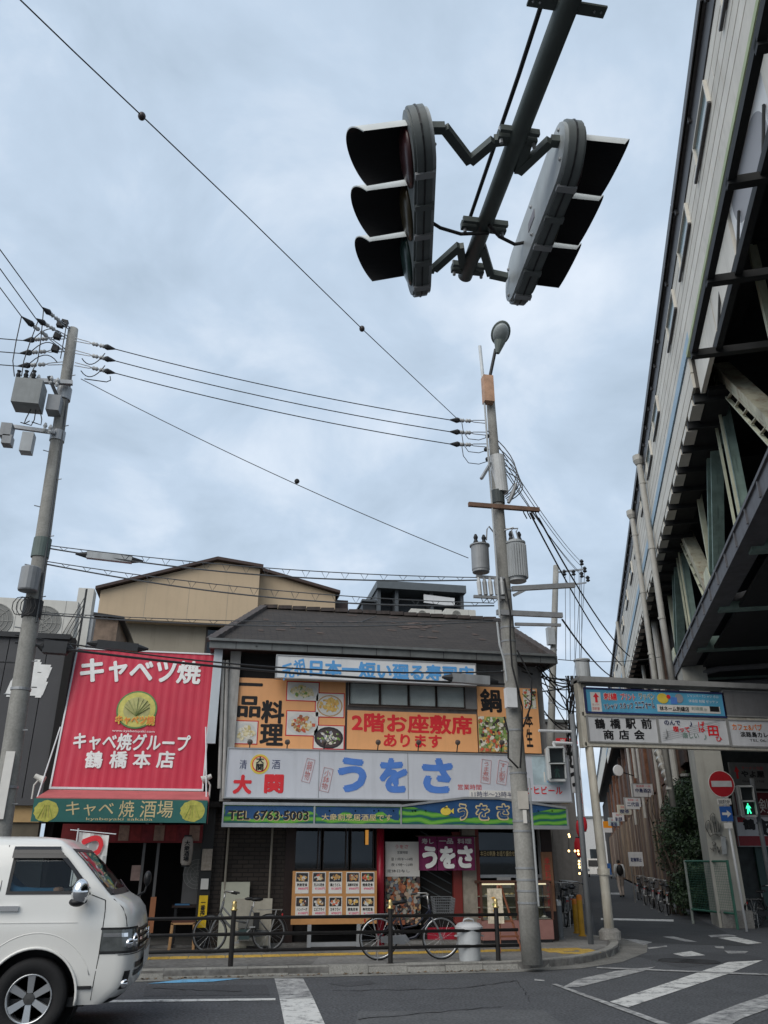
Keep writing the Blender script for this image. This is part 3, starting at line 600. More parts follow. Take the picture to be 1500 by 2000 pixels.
# poster board left of the door
s = Sign('dish_poster', 'tall poster with sashimi photos and small print beside the entrance door', (753, 1644, 820, 1806), 16.9, m_pw, .04)
s.blobs(753, 1712, 820, 1806, [fm[3], fm[9], fm[9], fm[7], fm[3], mat('food_e', (.36, .34, .30), .6), mat('food_f', (.14, .16, .12), .6), mat('food_c', (.42, .15, .07), .6), mat('food_d', (.14, .16, .20), .6), mat('food_h', (.40, .30, .22), .6)], 420, (.018, .055), 12, back=m_pdk, asp=.7, full=True)
s.text('うをさ', 772, 1650, 797, 1657, m_tred); s.text('営業時間', 776, 1662, 796, 1668, m_tblack); s.text('昼 11時半〜14時', 764, 1675, 806, 1681, m_tblack); s.text('夜 17時〜23時', 764, 1686, 806, 1692, m_tblack); s.text('定休日なし', 756, 1698, 800, 1704, m_tblack)
# door, noren
bay('door_lintel', 745, 1010, 2.18, 2.4, m_woodd, BY - .05, BY + .12)
dr = bay('door', 822, 890, .15, 1.95, m_dark, BY + .12, BY + .17)
a_, b_ = F(826, 1730, BY).x, F(884, 1730, BY).x
t = MB()
for i in range(9): z = .5 + i * .17; t.beam((a_, BY + .11, z + .25), (b_, BY + .11, z - .05), .015, .02)
rp_(t, 'lattice_bar', mat('bar_grey', (.05, .06, .065), .5), dr)
bay('door_base', 835, 890, .12, .36, m_redpost, BY + .06, BY + .12); bay('door_jamb', 886, 903, .12, 2.1, mat('red_timber', (.20, .03, .025), .5), BY, BY + .1)
bay('stone_pier', 904, 930, .1, 2.2, m_stone, BY - .06, BY + .12); bay('red_pier', 930, 938, .1, 2.2, mat('red_timber', (.2, .03, .025), .5), BY - .03, BY + .1)
YN = 16.72; m_noren = mat('noren_purple', (.17, .022, .085), .85, var=.12, scale=3); m_noren2 = mat('noren_dark', (.06, .010, .028), .85)
s = Sign('noren_curtain', 'purple split curtain with white lettering hanging over the restaurant door', (817, 1634, 928, 1700), YN, m_noren, cat='curtain', body=False)
for i in range(3):
    x0, x1 = s.w * i / 3 + .008, s.w * (i + 1) / 3 - .008; t = MB(); k = 10
    for j in range(k):
        u0, u1 = j / k, (j + 1) / k; yy = lambda u: .018 * math.sin(u * 9 + i * 2)
        t.face([(x0 + (x1 - x0) * u0, yy(u0), 0), (x0 + (x1 - x0) * u1, yy(u1), 0), (x0 + (x1 - x0) * u1, yy(u1) * .3, s.h), (x0 + (x1 - x0) * u0, yy(u0) * .3, s.h)])
    t.build('cloth_panel', m_noren, s.o)
MB().tube([(-.05, 0, s.h + .01), (s.w + .05, 0, s.h + .01)], .014, 8).build('rod', m_woodd, s.o)
for st, a_ in (('う', (826, 1655, 851, 1694)), ('を', (860, 1655, 887, 1694)), ('さ', (895, 1654, 921, 1693))): s.text(st, *a_, m_twhite, y=-.032, bold=.06)
for st, a_ in (('寿し', (823, 1638, 846, 1648)), ('一品', (857, 1638, 884, 1648)), ('料理', (893, 1638, 920, 1648))): s.text(st, *a_, mat('letter_dim_white', (.45, .42, .42), .7), y=-.03, bold=.03)
# display case bay
x0, x1 = F(938, 1780, 16.7).x, F(1075, 1780, 16.7).x
cs = thing('display_case', 'lit glass food display case with pink plinth under the dark shop window', 'display case', (x0, 16.6, PH))
cw = x1 - x0
MB().box(0, cw, 0, .5, .06, .40).build('plinth', mat('pink_plinth', (.30, .15, .13), .6, var=.1), cs); MB().box(.02, cw - .02, .03, .5, 0, .06).build('kick_base', m_blk, cs)
MB().box(0, cw, .44, .48, .41, 1.05).build('back_panel', mat('case_back', (.22, .19, .09), .6), cs)
for z in (.42, .62, .82): MB().box(.02, cw - .02, .06, .43, z - .012, z).build('shelf', mat('case_shelf', (.40, .38, .30), .4), cs)
for i in range(20):
    z = random.choice((.42, .62, .82)); x = random.uniform(.08, cw - .1); d_ = MB(); r_ = random.uniform(.05, .08)
    d_.lathe([(r_ * .6, 0), (r_, .02), (r_ * .95, .022), (0, .012)], (x, random.uniform(.12, .32), z + .002), 12); q = d_.build('dish', m_pr, cs)
    d_ = MB(); d_.sphere((x, q.data.vertices[0].co.y, z + .03), r_ * .6, 8, 5, sz=.5); d_.build('food', random.choice(fm[:9]), q)
MB().box(0, cw, .0, .008, .41, 1.05).build('front_glass', m_glassw, cs)
t = MB()
for x in (0, cw / 2, cw): t.box(x - .02, x + .02, -.012, .02, .40, 1.07)
t.box(-.02, cw + .02, -.012, .48, 1.05, 1.10); t.build('case_frame', mat('case_frame', (.10, .045, .03), .5), cs)
MB().box(.05, cw - .05, .1, .16, 1.02, 1.045).build('case_lamp', mat('case_light', (1, .85, .55), .5, emit=.7), cs)
bay('window_over_case', 938, 1066, 1.3, 2.15, m_shopglass, BY + .1, BY + .11); bay('window_frame', 936, 1066, 1.24, 1.3, m_alu, BY + .02, BY + .1)
bay('end_post', 1062, 1082, .1, 2.3, m_woodd, BY - .05, BY + .1)
s = Sign('notice_card', 'grey paper notice hanging in the dark window above the display case', (971, 1713, 998, 1734), 16.95, mat('paper_grey', (.36, .36, .36), .8, var=.1, scale=30), .01, cat='notice')
s = Sign('menu_strip', 'row of pale paper menu labels inside the dark window', (936, 1661, 1006, 1673), 17.0, m_dark, .01, cat='menu'); s.text('本日の刺身 お造り盛合せ', 938, 1662, 1005, 1672, m_tgold, bold=.01)
s = Sign('plank_sign', 'tall narrow wooden board with dark lettering right of the lamp pole', (1061, 1664, 1082, 1780), 16.8, mat('plank', (.22, .11, .06), .7, var=.2, streak=.3), .04); s.text('季節料理旬の魚', 1066, 1675, 1077, 1770, m_tred, vertical=True)
# the menu board standing on its legs
mb = Sign('menu_board', 'orange standing menu board with ten meal cards on grey legs', (570, 1701, 736, 1805), 16.45, mat('cork_orange', (.48, .24, .09), .7, var=.12, scale=4), .05, cat='menu board')
for x in (601, 697):
    a_ = mb.box(x, 1800, x + 6, 1801); MB().box(a_[0], a_[0] + .07, .0, .05, -mb.Z0 + PH, -.002).build('leg', m_alu, mb.o)
a_ = mb.box(601, 1800, 703, 1801); MB().box(a_[0] + .07, a_[2] - .0, .01, .04, -mb.Z0 + PH + .02, -mb.Z0 + PH + .09).build('stretcher', m_alu, mb.o)
names = ['刺身定食', '天ぷら定食', '鍋とうどん', '海鮮丼定食', '焼魚定食', 'ハンバーグ', 'エビフライ', 'カキフライ', '煮魚定食', '寿司定食']
for r_ in range(2):
    for c_, x in enumerate((577, 610, 642, 676, 705)):
        y = 1703 + r_ * 48; k = r_ * 5 + c_; pn = mb.patch(x, y, x + 26, y + 42, m_pw, 'meal_card', -.006)
        mb.blobs(x + 1.5, y + 2, x + 24.5, y + 19, [fm[k % 9], fm[(k * 3 + 2) % 9], m_pr, fm[9], fm[7]], 30, (.012, .035), 30 + k, -.009, back=m_pdk)
        mb.text(names[k], x + 3, y + 22, x + 23, y + 28, m_tblack, y=-.008, bold=.03); mb.text('¥%d円' % random.choice((980, 1080, 1280, 880)), x + 5, y + 30, x + 24, y + 35, mat('letter_pink', (.72, .12, .22), .6), y=-.008, bold=.02)

# ================================================================== RED SHOP, DARK SHOP, BUILDINGS BEHIND
m_reds = mat('corrugated_red', (.53, .022, .055), .5, var=.08, scale=1.2, streak=.4, dirt=(.62, .09, .13))
m_redaw = mat('awning_red', (.52, .13, .13), .8, var=.12, scale=2, streak=.2)
m_teal = mat('fascia_teal', (.025, .13, .115), .5, var=.08)
m_panelg = mat('charcoal_cladding', (.060, .060, .064), .55, var=.10, scale=1.2, streak=.15)
m_beige = mat('beige_render', (.50, .385, .26), .85, var=.07, scale=.6, streak=.28, dirt=(.30, .25, .18), bump=.15)
m_beige2 = mat('grey_beige_render', (.34, .30, .235), .85, var=.12, scale=.7, streak=.5, dirt=(.17, .15, .12), bump=.15)
m_acw = mat('ac_white', (.58, .57, .53), .55, var=.06, streak=.2, dirt=(.35, .33, .3))
m_steel = mat('galvanised', (.33, .34, .35), .5, .5, var=.15, streak=.2)
m_rust = mat('rusted_steel', (.15, .065, .035), .85, var=.4, scale=4, streak=.5)

# -- red shop: body
shop = thing('cabbage_shop', 'narrow two-storey shop behind the big red corrugated billboard', 'building', (-3.1, 17.0, 0))
def sp_(t, n, m, par=None, **k): return t.build(n, m, par or shop, world=True, **k)
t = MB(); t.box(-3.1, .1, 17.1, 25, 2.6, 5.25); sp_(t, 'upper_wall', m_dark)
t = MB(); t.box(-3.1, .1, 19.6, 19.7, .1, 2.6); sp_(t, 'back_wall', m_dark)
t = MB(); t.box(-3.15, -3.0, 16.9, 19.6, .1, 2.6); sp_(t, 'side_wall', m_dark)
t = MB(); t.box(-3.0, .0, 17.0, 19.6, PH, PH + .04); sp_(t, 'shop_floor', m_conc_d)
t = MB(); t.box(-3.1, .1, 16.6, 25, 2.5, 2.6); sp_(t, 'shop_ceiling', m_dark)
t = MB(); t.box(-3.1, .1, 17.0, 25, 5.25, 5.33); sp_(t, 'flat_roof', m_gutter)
# -- billboard: corrugated sheet, leaning slightly back
b0 = F(100, 1537, 16.2); b1 = F(394, 1542, 16.2); t0 = F(150, 1268, 16.75); t1 = F(415, 1276, 16.75)
BW = b1.x - b0.x; BH = math.hypot(t0.z - b0.z, .55); lean = math.atan2(.55, t0.z - b0.z)
bb = thing('billboard', 'big red corrugated billboard with white lettering above the green awning', 'billboard', (b0.x, 16.2, b0.z)); bb.rotation_euler = (-lean, 0, 0)
t = MB(); nx = 17 * 8
yc = lambda x: .0020 * math.tanh(2.0 * math.sin(x / BW * 34 * math.pi))
for i in range(nx):
    x0, x1 = BW * i / nx, BW * (i + 1) / nx; t.face([(x0, yc(x0), 0), (x1, yc(x1), 0), (x1, yc(x1), BH), (x0, yc(x0), BH)])
t.build('corrugated_sheet', m_reds, bb, smooth=True)
MB().box(0, BW, .02, .06, 0, BH).build('backing', m_blk, bb)
t = MB(); t.box(-.03, BW + .03, -.02, .06, -.04, 0).box(-.03, BW + .03, -.02, .06, BH, BH + .03).box(-.03, 0, -.02, .06, 0, BH).box(BW, BW + .03, -.02, .06, 0, BH); t.build('frame', m_swhite, bb)
def bbx(x0, y0, x1, y1):
    def one(x, y):
        k = (1537 - y) / (1537 - 1268); xl = 100 + 50 * k; xr = 394 + 21 * k; return ((x - xl) / (xr - xl) * BW, k)
    def zz_(k): Y = 16.2 + .55 * k; return k
    # height fraction along the board from the true ray/board intersection
    def hit(x, y):
        r = ray(x, y); n_ = Vector((0, -math.cos(lean), math.sin(lean))); p0 = Vector((b0.x, 16.2, b0.z)); q = _C + r * ((p0 - _C).dot(n_) / r.dot(n_)); return (q.x - b0.x, (q.z - b0.z) / math.cos(lean))
    xm, ym = (x0 + x1) / 2, (y0 + y1) / 2
    return (hit(x0, ym)[0], hit(xm, y1)[1], hit(x1, ym)[0], hit(xm, y0)[1])
yb = -.016
for st, a_ in (('キ', (159, 1288, 202, 1331)), ('ャ', (213, 1293, 246, 1331)), ('ベ', (255, 1293, 298, 1328)), ('ツ', (306, 1293, 342, 1332)), ('焼', (347, 1293, 391, 1335))): text(st, bbx(*a_), m_twhite, bb, y=yb, bold=.035)
text('キャベ焼グループ', bbx(144, 1434, 371, 1466), m_twhite, bb, y=yb, bold=.03)
for st, x in (('鶴', 167), ('橋', 215), ('本', 261), ('店', 307)): text(st, bbx(x, 1468, x + 33, 1500), m_twhite, bb, y=yb, bold=.03)
text('www.kyabetuyaki.com', bbx(219, 1426, 302, 1432), m_twhite, bb, y=yb)
a_ = bbx(228, 1350, 306, 1424); cx, cz, rr_ = (a_[0] + a_[2]) / 2, (a_[1] + a_[3]) / 2, (a_[3] - a_[1]) / 2
for i, (k, c) in enumerate(((1, (.10, .22, .07)), (.92, (.55, .50, .12)), (.66, (.42, .40, .16)))): MB().lathe([(rr_ * k, .010), (rr_ * k, .016 + .003 * i), (0, .016 + .003 * i)], (cx, 0, cz), 30, 'Y').build('round_emblem', mat('emblem_%d' % i, c, .5, var=.2, scale=8), bb)
for q in range(9):                             # leaf veins of the printed cabbage
    an = R(-80 + 20 * q); P = [(cx + rr_ * .62 * u * math.sin(an * (1 + .25 * u)), -.026, cz - rr_ * .35 + rr_ * .95 * u * math.cos(an * .75)) for u in (0, .25, .5, .75, 1)]; t = MB()
    for p_, q_ in zip(P, P[1:]): t.beam(p_, q_, .002, .022 if q % 2 else .035, (0, 1, 0))
    t.build('leaf_vein_print', mat('emblem_leaf_%d' % (q % 2), ((.16, .28, .06), (.50, .50, .22))[q % 2], .5), bb)
text('キャベツ焼', bbx(226, 1398, 302, 1416), m_tyellow, bb, y=-.026, bold=.07); text('キャベツ焼', bbx(227, 1399, 301, 1415), mat('letter_orange', (.75, .20, .04), .5), bb, y=-.032, bold=.02)
# stays beside the billboard
for xx, xt in ((72, 118), (403, 402)):
    a_ = F(xx, 1560, 15.7); b_ = F(xt, 1420, 16.2); t = MB(); t.tube([a_, b_], .014, 6); sp_(t, 'awning_stay', m_swhite)
# -- awning with green fascia
a0 = F(63, 1605, 15.45); a1 = F(404, 1607, 15.45); zt = F(230, 1559, 15.45).z
t = MB(); y0_ = 16.15; zt2 = F(240, 1544, 16.15).z
t.hexa([(a0.x, 15.46, zt - .05), (a1.x, 15.46, zt - .05), (a1.x, y0_, zt2 - .05), (a0.x + .06, y0_, zt2 - .05), (a0.x, 15.46, zt), (a1.x, 15.46, zt), (a1.x - .03, y0_, zt2), (a0.x + .06, y0_, zt2)])
aw = sp_(t, 'awning_canvas', m_redaw)
t = MB(); t.face([(a1.x + .002, 15.46, a1.z), (a1.x + .002, 16.3, a1.z), (a1.x + .002, 16.3, zt2), (a1.x + .002, 15.46, zt)]); sp_(t, 'awning_side', m_redaw, aw)
s = Sign('awning_fascia', 'teal green shop fascia with straw lettering and a cabbage at each end', (63, 1561, 404, 1606), 15.42, m_teal, .035)
s.text('キャベ', 129, 1566, 222, 1593, m_tgold, bold=.004); s.text('焼', 233, 1564, 262, 1596, m_tgold, bold=.004); s.text('酒場', 274, 1564, 338, 1597, m_tgold, bold=.004)
s.text('kyabeyaki sakaba', 168, 1597, 298, 1604, m_tgold)
m_cab = mat('cabbage_print', (.46, .44, .09), .6, var=.25, scale=12); m_cab2 = mat('cabbage_green', (.16, .30, .06), .6)
for x0 in (66, 352):
    a_ = s.box(x0, 1563, x0 + 48, 1605); cx, cz = (a_[0] + a_[2]) / 2, (a_[1] + a_[3]) / 2; rx, rz = (a_[2] - a_[0]) / 2, (a_[3] - a_[1]) / 2
    t = MB(); t.face([(cx + rx * math.cos(k * .26) * (1 + .05 * math.sin(k * 3)), -.004, min(cz + rz * math.sin(k * .26) * (1 + .04 * math.cos(k * 2)), s.h)) for k in range(24)]); t.build('cabbage_print', m_cab, s.o)
    for q in range(5):
        pts_ = [(cx + rx * (-.6 + .3 * q) * (1 - .8 * u), -.006, cz - rz * .7 + rz * 1.4 * u) for u in (0, .3, .6, .9)]; t = MB()
        for p_, q_ in zip(pts_, pts_[1:]): t.beam(p_, q_, .002, .012, (0, 1, 0))
        t.build('leaf_vein_print', m_tgold if q % 2 else m_cab2, s.o)
for x in (78, 403):
    p = F(x, 1520, 15.9); sg = (1 if x < 200 else -1)
    o = thing('floodlight', 'white floodlight on the awning, %s end of the red billboard' % ('left' if x < 200 else 'right'), 'floodlight', (p.x, 15.9, p.z), 0, 'white floodlights on the awning')
    MB().lathe([(.04, -.1), (.05, 0), (.075, .08), (.07, .085), (0, .07)], (0, 0, 0), 12, 'X').xf(Matrix.Rotation(R(25 if sg > 0 else 155), 4, 'Y')).build('lamp_head', m_acw, o)
    MB().tube([(0, 0, 0), (-.08 * sg, 0, -.12), (-.08 * sg, 0, -.35)], .016, 6).build('stem', m_acw, o)
# -- front under the awning
YS = 16.7
t = MB(); a_, b_ = F(175, 1640, YS).x, F(393, 1640, YS).x; z0, z1 = F(280, 1646, YS).z, F(280, 1608, YS).z
s = Sign('menu_banner', 'dark red row of paper menus hanging under the green awning', (120, 1610, 396, 1646), YS, mat('banner_red', (.15, .012, .014), .7, var=.3, scale=4), .02, cat='banner')
for i in range(9): s.patch(186 + i * 23, 1612, 206 + i * 23, 1642, mat('menu_red_%d' % (i % 3), ((.20, .02, .02), (.16, .015, .02), (.26, .17, .13))[i % 3 if i % 4 == 2 else i % 2], .7, var=.35, scale=9), 'paper_menu')
for x, w_, m in ((272, 7, m_alu), (300, 6, m_alu)): 
    p = F(x, 1720, 16.9); t = MB(); t.box(p.x, p.x + .05, 16.9, 16.95, .14, 2.3); sp_(t, 'door_stile', mat('stile_grey', (.12, .12, .12), .5), None)
p0, p1 = F(377, 1740, 16.75).x, F(410, 1740, 16.75).x; t = MB(); t.box(p0 + .08, p1, 16.75, 17, .1, 2.5); sp_(t, 'corner_post', mat('post_black', (.02, .02, .02), .6))
s = Sign('yellow_sign', 'narrow yellow vertical sign with black lettering on the shop corner post', (387, 1749, 404, 1812), 16.70, mat('sign_yellow', (.78, .52, .02), .5), .03); s.text('一番搾り', 391, 1762, 400, 1798, m_tblack, vertical=True, bold=.03)
s = Sign('paper_notice', 'weathered paper notice on the shop corner post above a smaller one', (394, 1658, 414, 1700), 16.70, mat('paper_old', (.34, .29, .24), .8, var=.25, scale=20), .01, cat='notice')
s = Sign('paper_notice', 'small white paper notice above the yellow vertical sign', (392, 1716, 407, 1737), 16.70, m_pw, .01, cat='notice')
p = F(365, 1662, 16.72); lw = thing('lantern', 'long white paper lantern with black lettering hanging in the red shop front', 'lantern', (p.x, 16.72, p.z))
MB().lathe([(.0, -.25), (.07, -.25), (.10, -.2), (.115, 0), (.10, .2), (.07, .25), (0, .25)], (0, 0, 0), 16).build('paper_shade', mat('lantern_paper', (.42, .38, .34), .8, var=.1, scale=9), lw, smooth=True)
for z in (-.27, .25): MB().lathe([(.075, 0), (.075, .025), (0, .025)], (0, 0, z), 14).build('rim', m_blk, lw)
text('大衆酒場', (-.05, -.18, .05, .18), m_tblack, lw, y=-.125, vertical=True, bold=.03)
# AC outdoor unit inside, table, stool, bottle
def acunit(label, loc, w_=.8, h_=.6, d_=.3, rz=0, group=None, m=m_acw):
    o = thing('air_conditioner_unit', label, 'air conditioner', loc, rz, group); MB().box(0, w_, 0, d_, .04, h_).build('casing', m, o)
    t = MB()
    for r_ in (.05, .1, .15, .2):
        for k in range(20):
            a1_, a2_ = k * .3142, (k + 1) * .3142; q = min(h_, w_) * .36 * r_ / .2; t.beam((w_ * .36 + q * math.cos(a1_), -.012, h_ / 2 + q * math.sin(a1_)), (w_ * .36 + q * math.cos(a2_), -.012, h_ / 2 + q * math.sin(a2_)), .008, .008)
    for k in range(8): q = min(h_, w_) * .36; t.beam((w_ * .36, -.012, h_ / 2), (w_ * .36 + q * math.cos(k * .785), -.012, h_ / 2 + q * math.sin(k * .785)), .008, .008)
    t.build('fan_guard', mat('ac_guard', (.36, .355, .33), .5), o)
    MB().lathe([(min(h_, w_) * .37, 0), (min(h_, w_) * .37, .006), (0, .006)], (w_ * .36, 0, h_ / 2), 24, 'Y').build('fan_recess', mat('ac_recess', (.20, .20, .19), .7), o)
    MB().box(w_ * .76, w_ * .765, -.004, 0, .05, h_).build('casing_seam', m_wallgrey, o)
    for x in (.1, w_ - .2): MB().box(x, x + .1, .02, d_ - .02, 0, .04).build('foot', m_blk, o)
    return o
p = F(352, 1775, 17.3); acunit('grey air conditioner unit in shadow below the long paper lantern', (p.x, 17.3, p.z - .0), .72, 1.2, .3, m=mat('ac_shadow', (.16, .155, .15), .6))  # casing colour darkened to stand for the shade inside the shop
p = F(345, 1785, 16.9); tb = thing('shop_table', 'dark table with blue cloth in the red shop doorway', 'table', (p.x, 16.9, PH))
MB().box(-.1, .75, 0, .5, .66, .70).build('table_top', m_woodd, tb)
for x in (-.05, .68): MB().box(x, x + .04, .04, .08, 0, .66).build('leg', m_blk, tb); MB().box(x, x + .04, .42, .46, 0, .66).build('leg', m_blk, tb)
MB().box(-.05, .22, -.003, .3, .701, .72).build('cloth', mat('cloth_blue', (.06, .18, .34), .8), tb)
o = MB().lathe([(0, 0), (.03, 0), (.032, .12), (.014, .16), (.014, .2), (0, .2)], (p.x + .45, 16.98, PH + .70), 12).build('sauce_bottle', m_pw, smooth=True); tag(o, 'small white squeeze bottle on the shop table', 'bottle')
p = F(354, 1845, 16.3); st_ = thing('wooden_stool', 'wooden chair back with brown pad outside the red shop', 'chair', (p.x, 16.3, PH))
for x in (-.19, .19):
    for y in (0, .34): MB().beam((x * 1.1, y, 0), (x, y, .44), .04, .04).build('leg', mat('pine', (.42, .24, .11), .6, var=.15), st_)
MB().box(-.21, .21, -.02, .36, .42, .45).build('seat', mat('pine', (.42, .24, .11), .6), st_); MB().box(-.20, .20, -.01, .35, .45, .50).build('pad', mat('brown_leather', (.08, .03, .02), .5), st_)
s = Sign('wood_board', 'small orange-brown wooden notice board behind the van nose', (291, 1752, 302, 1822), 16.6, mat('board_brown', (.32, .13, .06), .7, var=.2), .05)
s = Sign('pink_apron', 'pale pink cloth hanging in the dark shop front behind the van', (256, 1690, 274, 1720), 16.9, mat('cloth_pink', (.28, .20, .18), .9, var=.2, scale=10), .02, cat='cloth')

# -- flag banner sticking up behind the van
fl = thing('banner_flag', 'white vertical banner flag with red lettering standing behind the van', 'flag', tuple(F(140, 1700, 14.2)))
p = F(133, 1760, 14.2); q = F(134, 1618, 14.2); fl.location = (p.x, 14.2, PH); ROOTLOC[fl.name] = Vector(fl.location); hz = q.z - PH
MB().tube([(0, 0, 0), (0, 0, hz)], .012, 8).build('pole', m_swhite, fl); MB().tube([(-.12, 0, hz - .02), (.58, 0, hz - .08)], .008, 6).build('cross_rod', m_swhite, fl)
t = MB()
for i in range(8):
    for j in range(10):
        fx = lambda i: .02 + .46 * i / 8 + 0; fy = lambda i, j: .03 * math.sin(i * 1.3 + j * .8); fz = lambda i, j: hz - .05 - 1.5 * j / 10 - .05 * i / 8
        t.face([(fx(i) - .01 * j * 0, fy(i, j), fz(i, j)), (fx(i), fy(i, j + 1), fz(i, j + 1)), (fx(i + 1), fy(i + 1, j + 1), fz(i + 1, j + 1)), (fx(i + 1), fy(i + 1, j), fz(i + 1, j))])
t.build('cloth', mat('flag_white', (.62, .62, .60), .8, var=.06), fl, smooth=True)
text('つる橋', (.08, hz - 1.35, .42, hz - .12), m_tred2, fl, y=-.045, vertical=True, bold=.05)

# -- dark charcoal shop on the left
dk = thing('charcoal_shop', 'charcoal panel-clad shop building at the left edge with white brush lettering', 'building', (-3.15, 16.55, 0))
def dp_(t, n, m, par=None, **k): return t.build(n, m, par or dk, world=True, **k)
t = MB(); t.box(-13, -3.2, 16.6, 25, 2.5, 5.6); dp_(t, 'upper_wall', m_blk)
zb, zt_ = F(80, 1560, 16.5).z, F(60, 1243, 16.5).z; X = -3.2; i = 0
while X > -9:
    dp_(MB().box(X - .347, X, 16.5, 16.6, zb, zt_ - .04), 'cladding_panel', m_panelg); X -= .362; i += 1
dp_(MB().box(-13, -3.15, 16.42, 16.62, zt_ - .04, zt_ + .06), 'parapet_cap', m_blk)
dp_(MB().box(-13, -3.15, 16.45, 16.6, zb - .12, zb), 'bottom_trim', m_panelg); dp_(MB().box(-13, -3.2, 16.55, 16.62, 2.2, zb - .12), 'ochre_band', mat('ochre', (.42, .28, .13), .7)); dp_(MB().box(-13, -3.2, 16.6, 16.75, .1, 2.2), 'ground_wall', mat('dark_brown_wall', (.10, .085, .06), .7, var=.2))
dp_(MB().box(-3.2, -3.06, 16.45, 16.7, 2.6, zt_), 'shadow_strip', m_dark)  # solid near-black strip stands for the shadow between the two shops
def dkt(st, x0, y0, x1, y1, **k):
    a_ = F(x0, (y0 + y1) / 2, 16.48); b_ = F(x1, (y0 + y1) / 2, 16.48); text(st, (a_.x + 3.15, F((x0 + x1) / 2, y1, 16.48).z, b_.x + 3.15, F((x0 + x1) / 2, y0, 16.48).z), m_twhite, dk, y=-.06, **k)
dkt('串', 20, 1292, 92, 1367, bold=.07, shear=.25); dkt('ん', 26, 1378, 48, 1405, bold=.05)
dp_(MB().tube([(-13, 16.3, 5.0), (-3.9, 16.3, 5.05)], .015, 6), 'roof_cable', m_blk)
# AC units on its roof
for i, x in enumerate((-42, 55)):
    p = F(x, 1230, 17.3); acunit('big white air conditioner unit on the charcoal roof, %s the left pole' % ('left of' if i == 0 else 'right of'), (p.x - .1, 17.3, zt_), 1.0, F(100, 1172, 17.3).z - zt_, .4, 0, 'rooftop air conditioners at left')
p = F(158, 1205, 19); o = thing('roof_tank', 'pale vertical tank cabinet on the roof behind the red billboard', 'tank', (p.x, 19, 5.3)); MB().box(-.15, .2, 0, .4, 0, F(158, 1148, 19).z - 5.3).build('cabinet', m_acw, o); MB().box(.2, .28, .05, .35, 0, 1.5).build('side_pipe', m_steel, o)
p = F(160, 1210, 17.2); o = thing('cable_post', 'thin dark post with cables on the roof between the shops', 'post', (p.x, 17.2, 5.3)); z1 = F(162, 1150, 17.2).z - 5.3
MB().tube([(0, 0, 0), (0, 0, z1)], .022, 6).build('post', m_blk, o)
for k in range(5): MB().tube([(-.05 - .06 * k, .1, 0), (-.1 - .08 * k, .1, .45), (0, 0, z1 * (.5 + .1 * k))], .008, 5).build('cable', m_blk, o)
o = thing('shed_roof', 'low weathered wooden shed behind the red billboard', 'shed', (-3.0, 20.5, 5.3)); MB().box(-.7, .15, 0, 2.5, 0, F(190, 1205, 20.5).z - 5.3).build('shed_wall', mat('old_boards', (.22, .16, .12), .85, var=.3, streak=.5), o); q = F(190, 1200, 20.5).z - 5.3
MB().hexa([(-.9, -.15, q), (.3, -.15, q - .12), (.3, 2.6, q - .12), (-.9, 2.6, q), (-.9, -.15, q + .06), (.3, -.15, q - .06), (.3, 2.6, q - .06), (-.9, 2.6, q + .06)]).build('shed_top', m_blk, o)
# little white roof vents on the red shop
for i, (x, y) in enumerate(((197, 1245), (300, 1262), (340, 1262))):
    p = F(x, y, 17.6); o = thing('roof_box', ('small white vent pot on the red shop roof', 'flat white box lying on the red shop roof', 'second flat white box farther right on the red shop roof')[i], 'vent', (p.x, 17.6, 5.33))
    if i == 0: MB().lathe([(.05, 0), (.05, .25), (.09, .27), (.09, .33), (.05, .38), (0, .4)], (0, 0, 0), 12).build('vent_pot', m_acw, o)
    else: MB().box(-.3, .3, 0, .3, 0, .28).build('casing', m_acw, o)

# -- beige gabled house behind
YB = 26.0
hs = thing('beige_house', 'tall beige rendered house with a shallow gable roof behind the red billboard', 'building', (-.7, YB, 0))
def hp_(t, n, m, par=None, **k): return t.build(n, m, par or hs, world=True, **k)
gl, gp, gr = F(197, 1153, YB), F(425, 1097, YB), F(508, 1111, YB); gl2 = F(195, 1206, YB); g3 = F(508, 1115, YB + .6); g4 = F(655, 1160, YB + .6)
hp_(MB().prism([(gl.x, gl2.z), (gr.x, gl2.z), (gr.x, gr.z), (gp.x, gp.z), (gl.x, gl.z)], YB, YB + 10), 'upper_wall', m_beige)
hp_(MB().prism([(gr.x - .05, 5), (g4.x, 5), (g4.x, g4.z), (gr.x - .05, g3.z)], YB + .6, YB + 10), 'upper_wall', m_beige)
hp_(MB().box(gl.x, gr.x, YB + .55, YB + 10, 0, gl2.z), 'lower_wall', m_beige2)
t = MB()
for a_, b_ in ((Vector((gl.x - .15, 0, gl.z - .02)), Vector((gp.x, 0, gp.z + .02))), (Vector((gp.x, 0, gp.z + .02)), Vector((gr.x + .1, 0, gr.z + .0)))):
    t.hexa([(a_.x, YB - .2, a_.z), (b_.x, YB - .2, b_.z), (b_.x, YB + 10, b_.z), (a_.x, YB + 10, a_.z), (a_.x, YB - .2, a_.z + .1), (b_.x, YB - .2, b_.z + .1), (b_.x, YB + 10, b_.z + .1), (a_.x, YB + 10, a_.z + .1)])
rf = hp_(t, 'roof', mat('brown_roof', (.055, .035, .03), .7, var=.2))
t = MB(); a_, b_ = Vector((gr.x - .1, 0, g3.z)), Vector((g4.x + .15, 0, g4.z - .02))
t.hexa([(a_.x, YB + .4, a_.z), (b_.x, YB + .4, b_.z), (b_.x, YB + 10, b_.z), (a_.x, YB + 10, a_.z), (a_.x, YB + .4, a_.z + .1), (b_.x, YB + .4, b_.z + .1), (b_.x, YB + 10, b_.z + .1), (a_.x, YB + 10, a_.z + .1)]); hp_(t, 'roof', mat('brown_roof', (.05, .03, .03)))
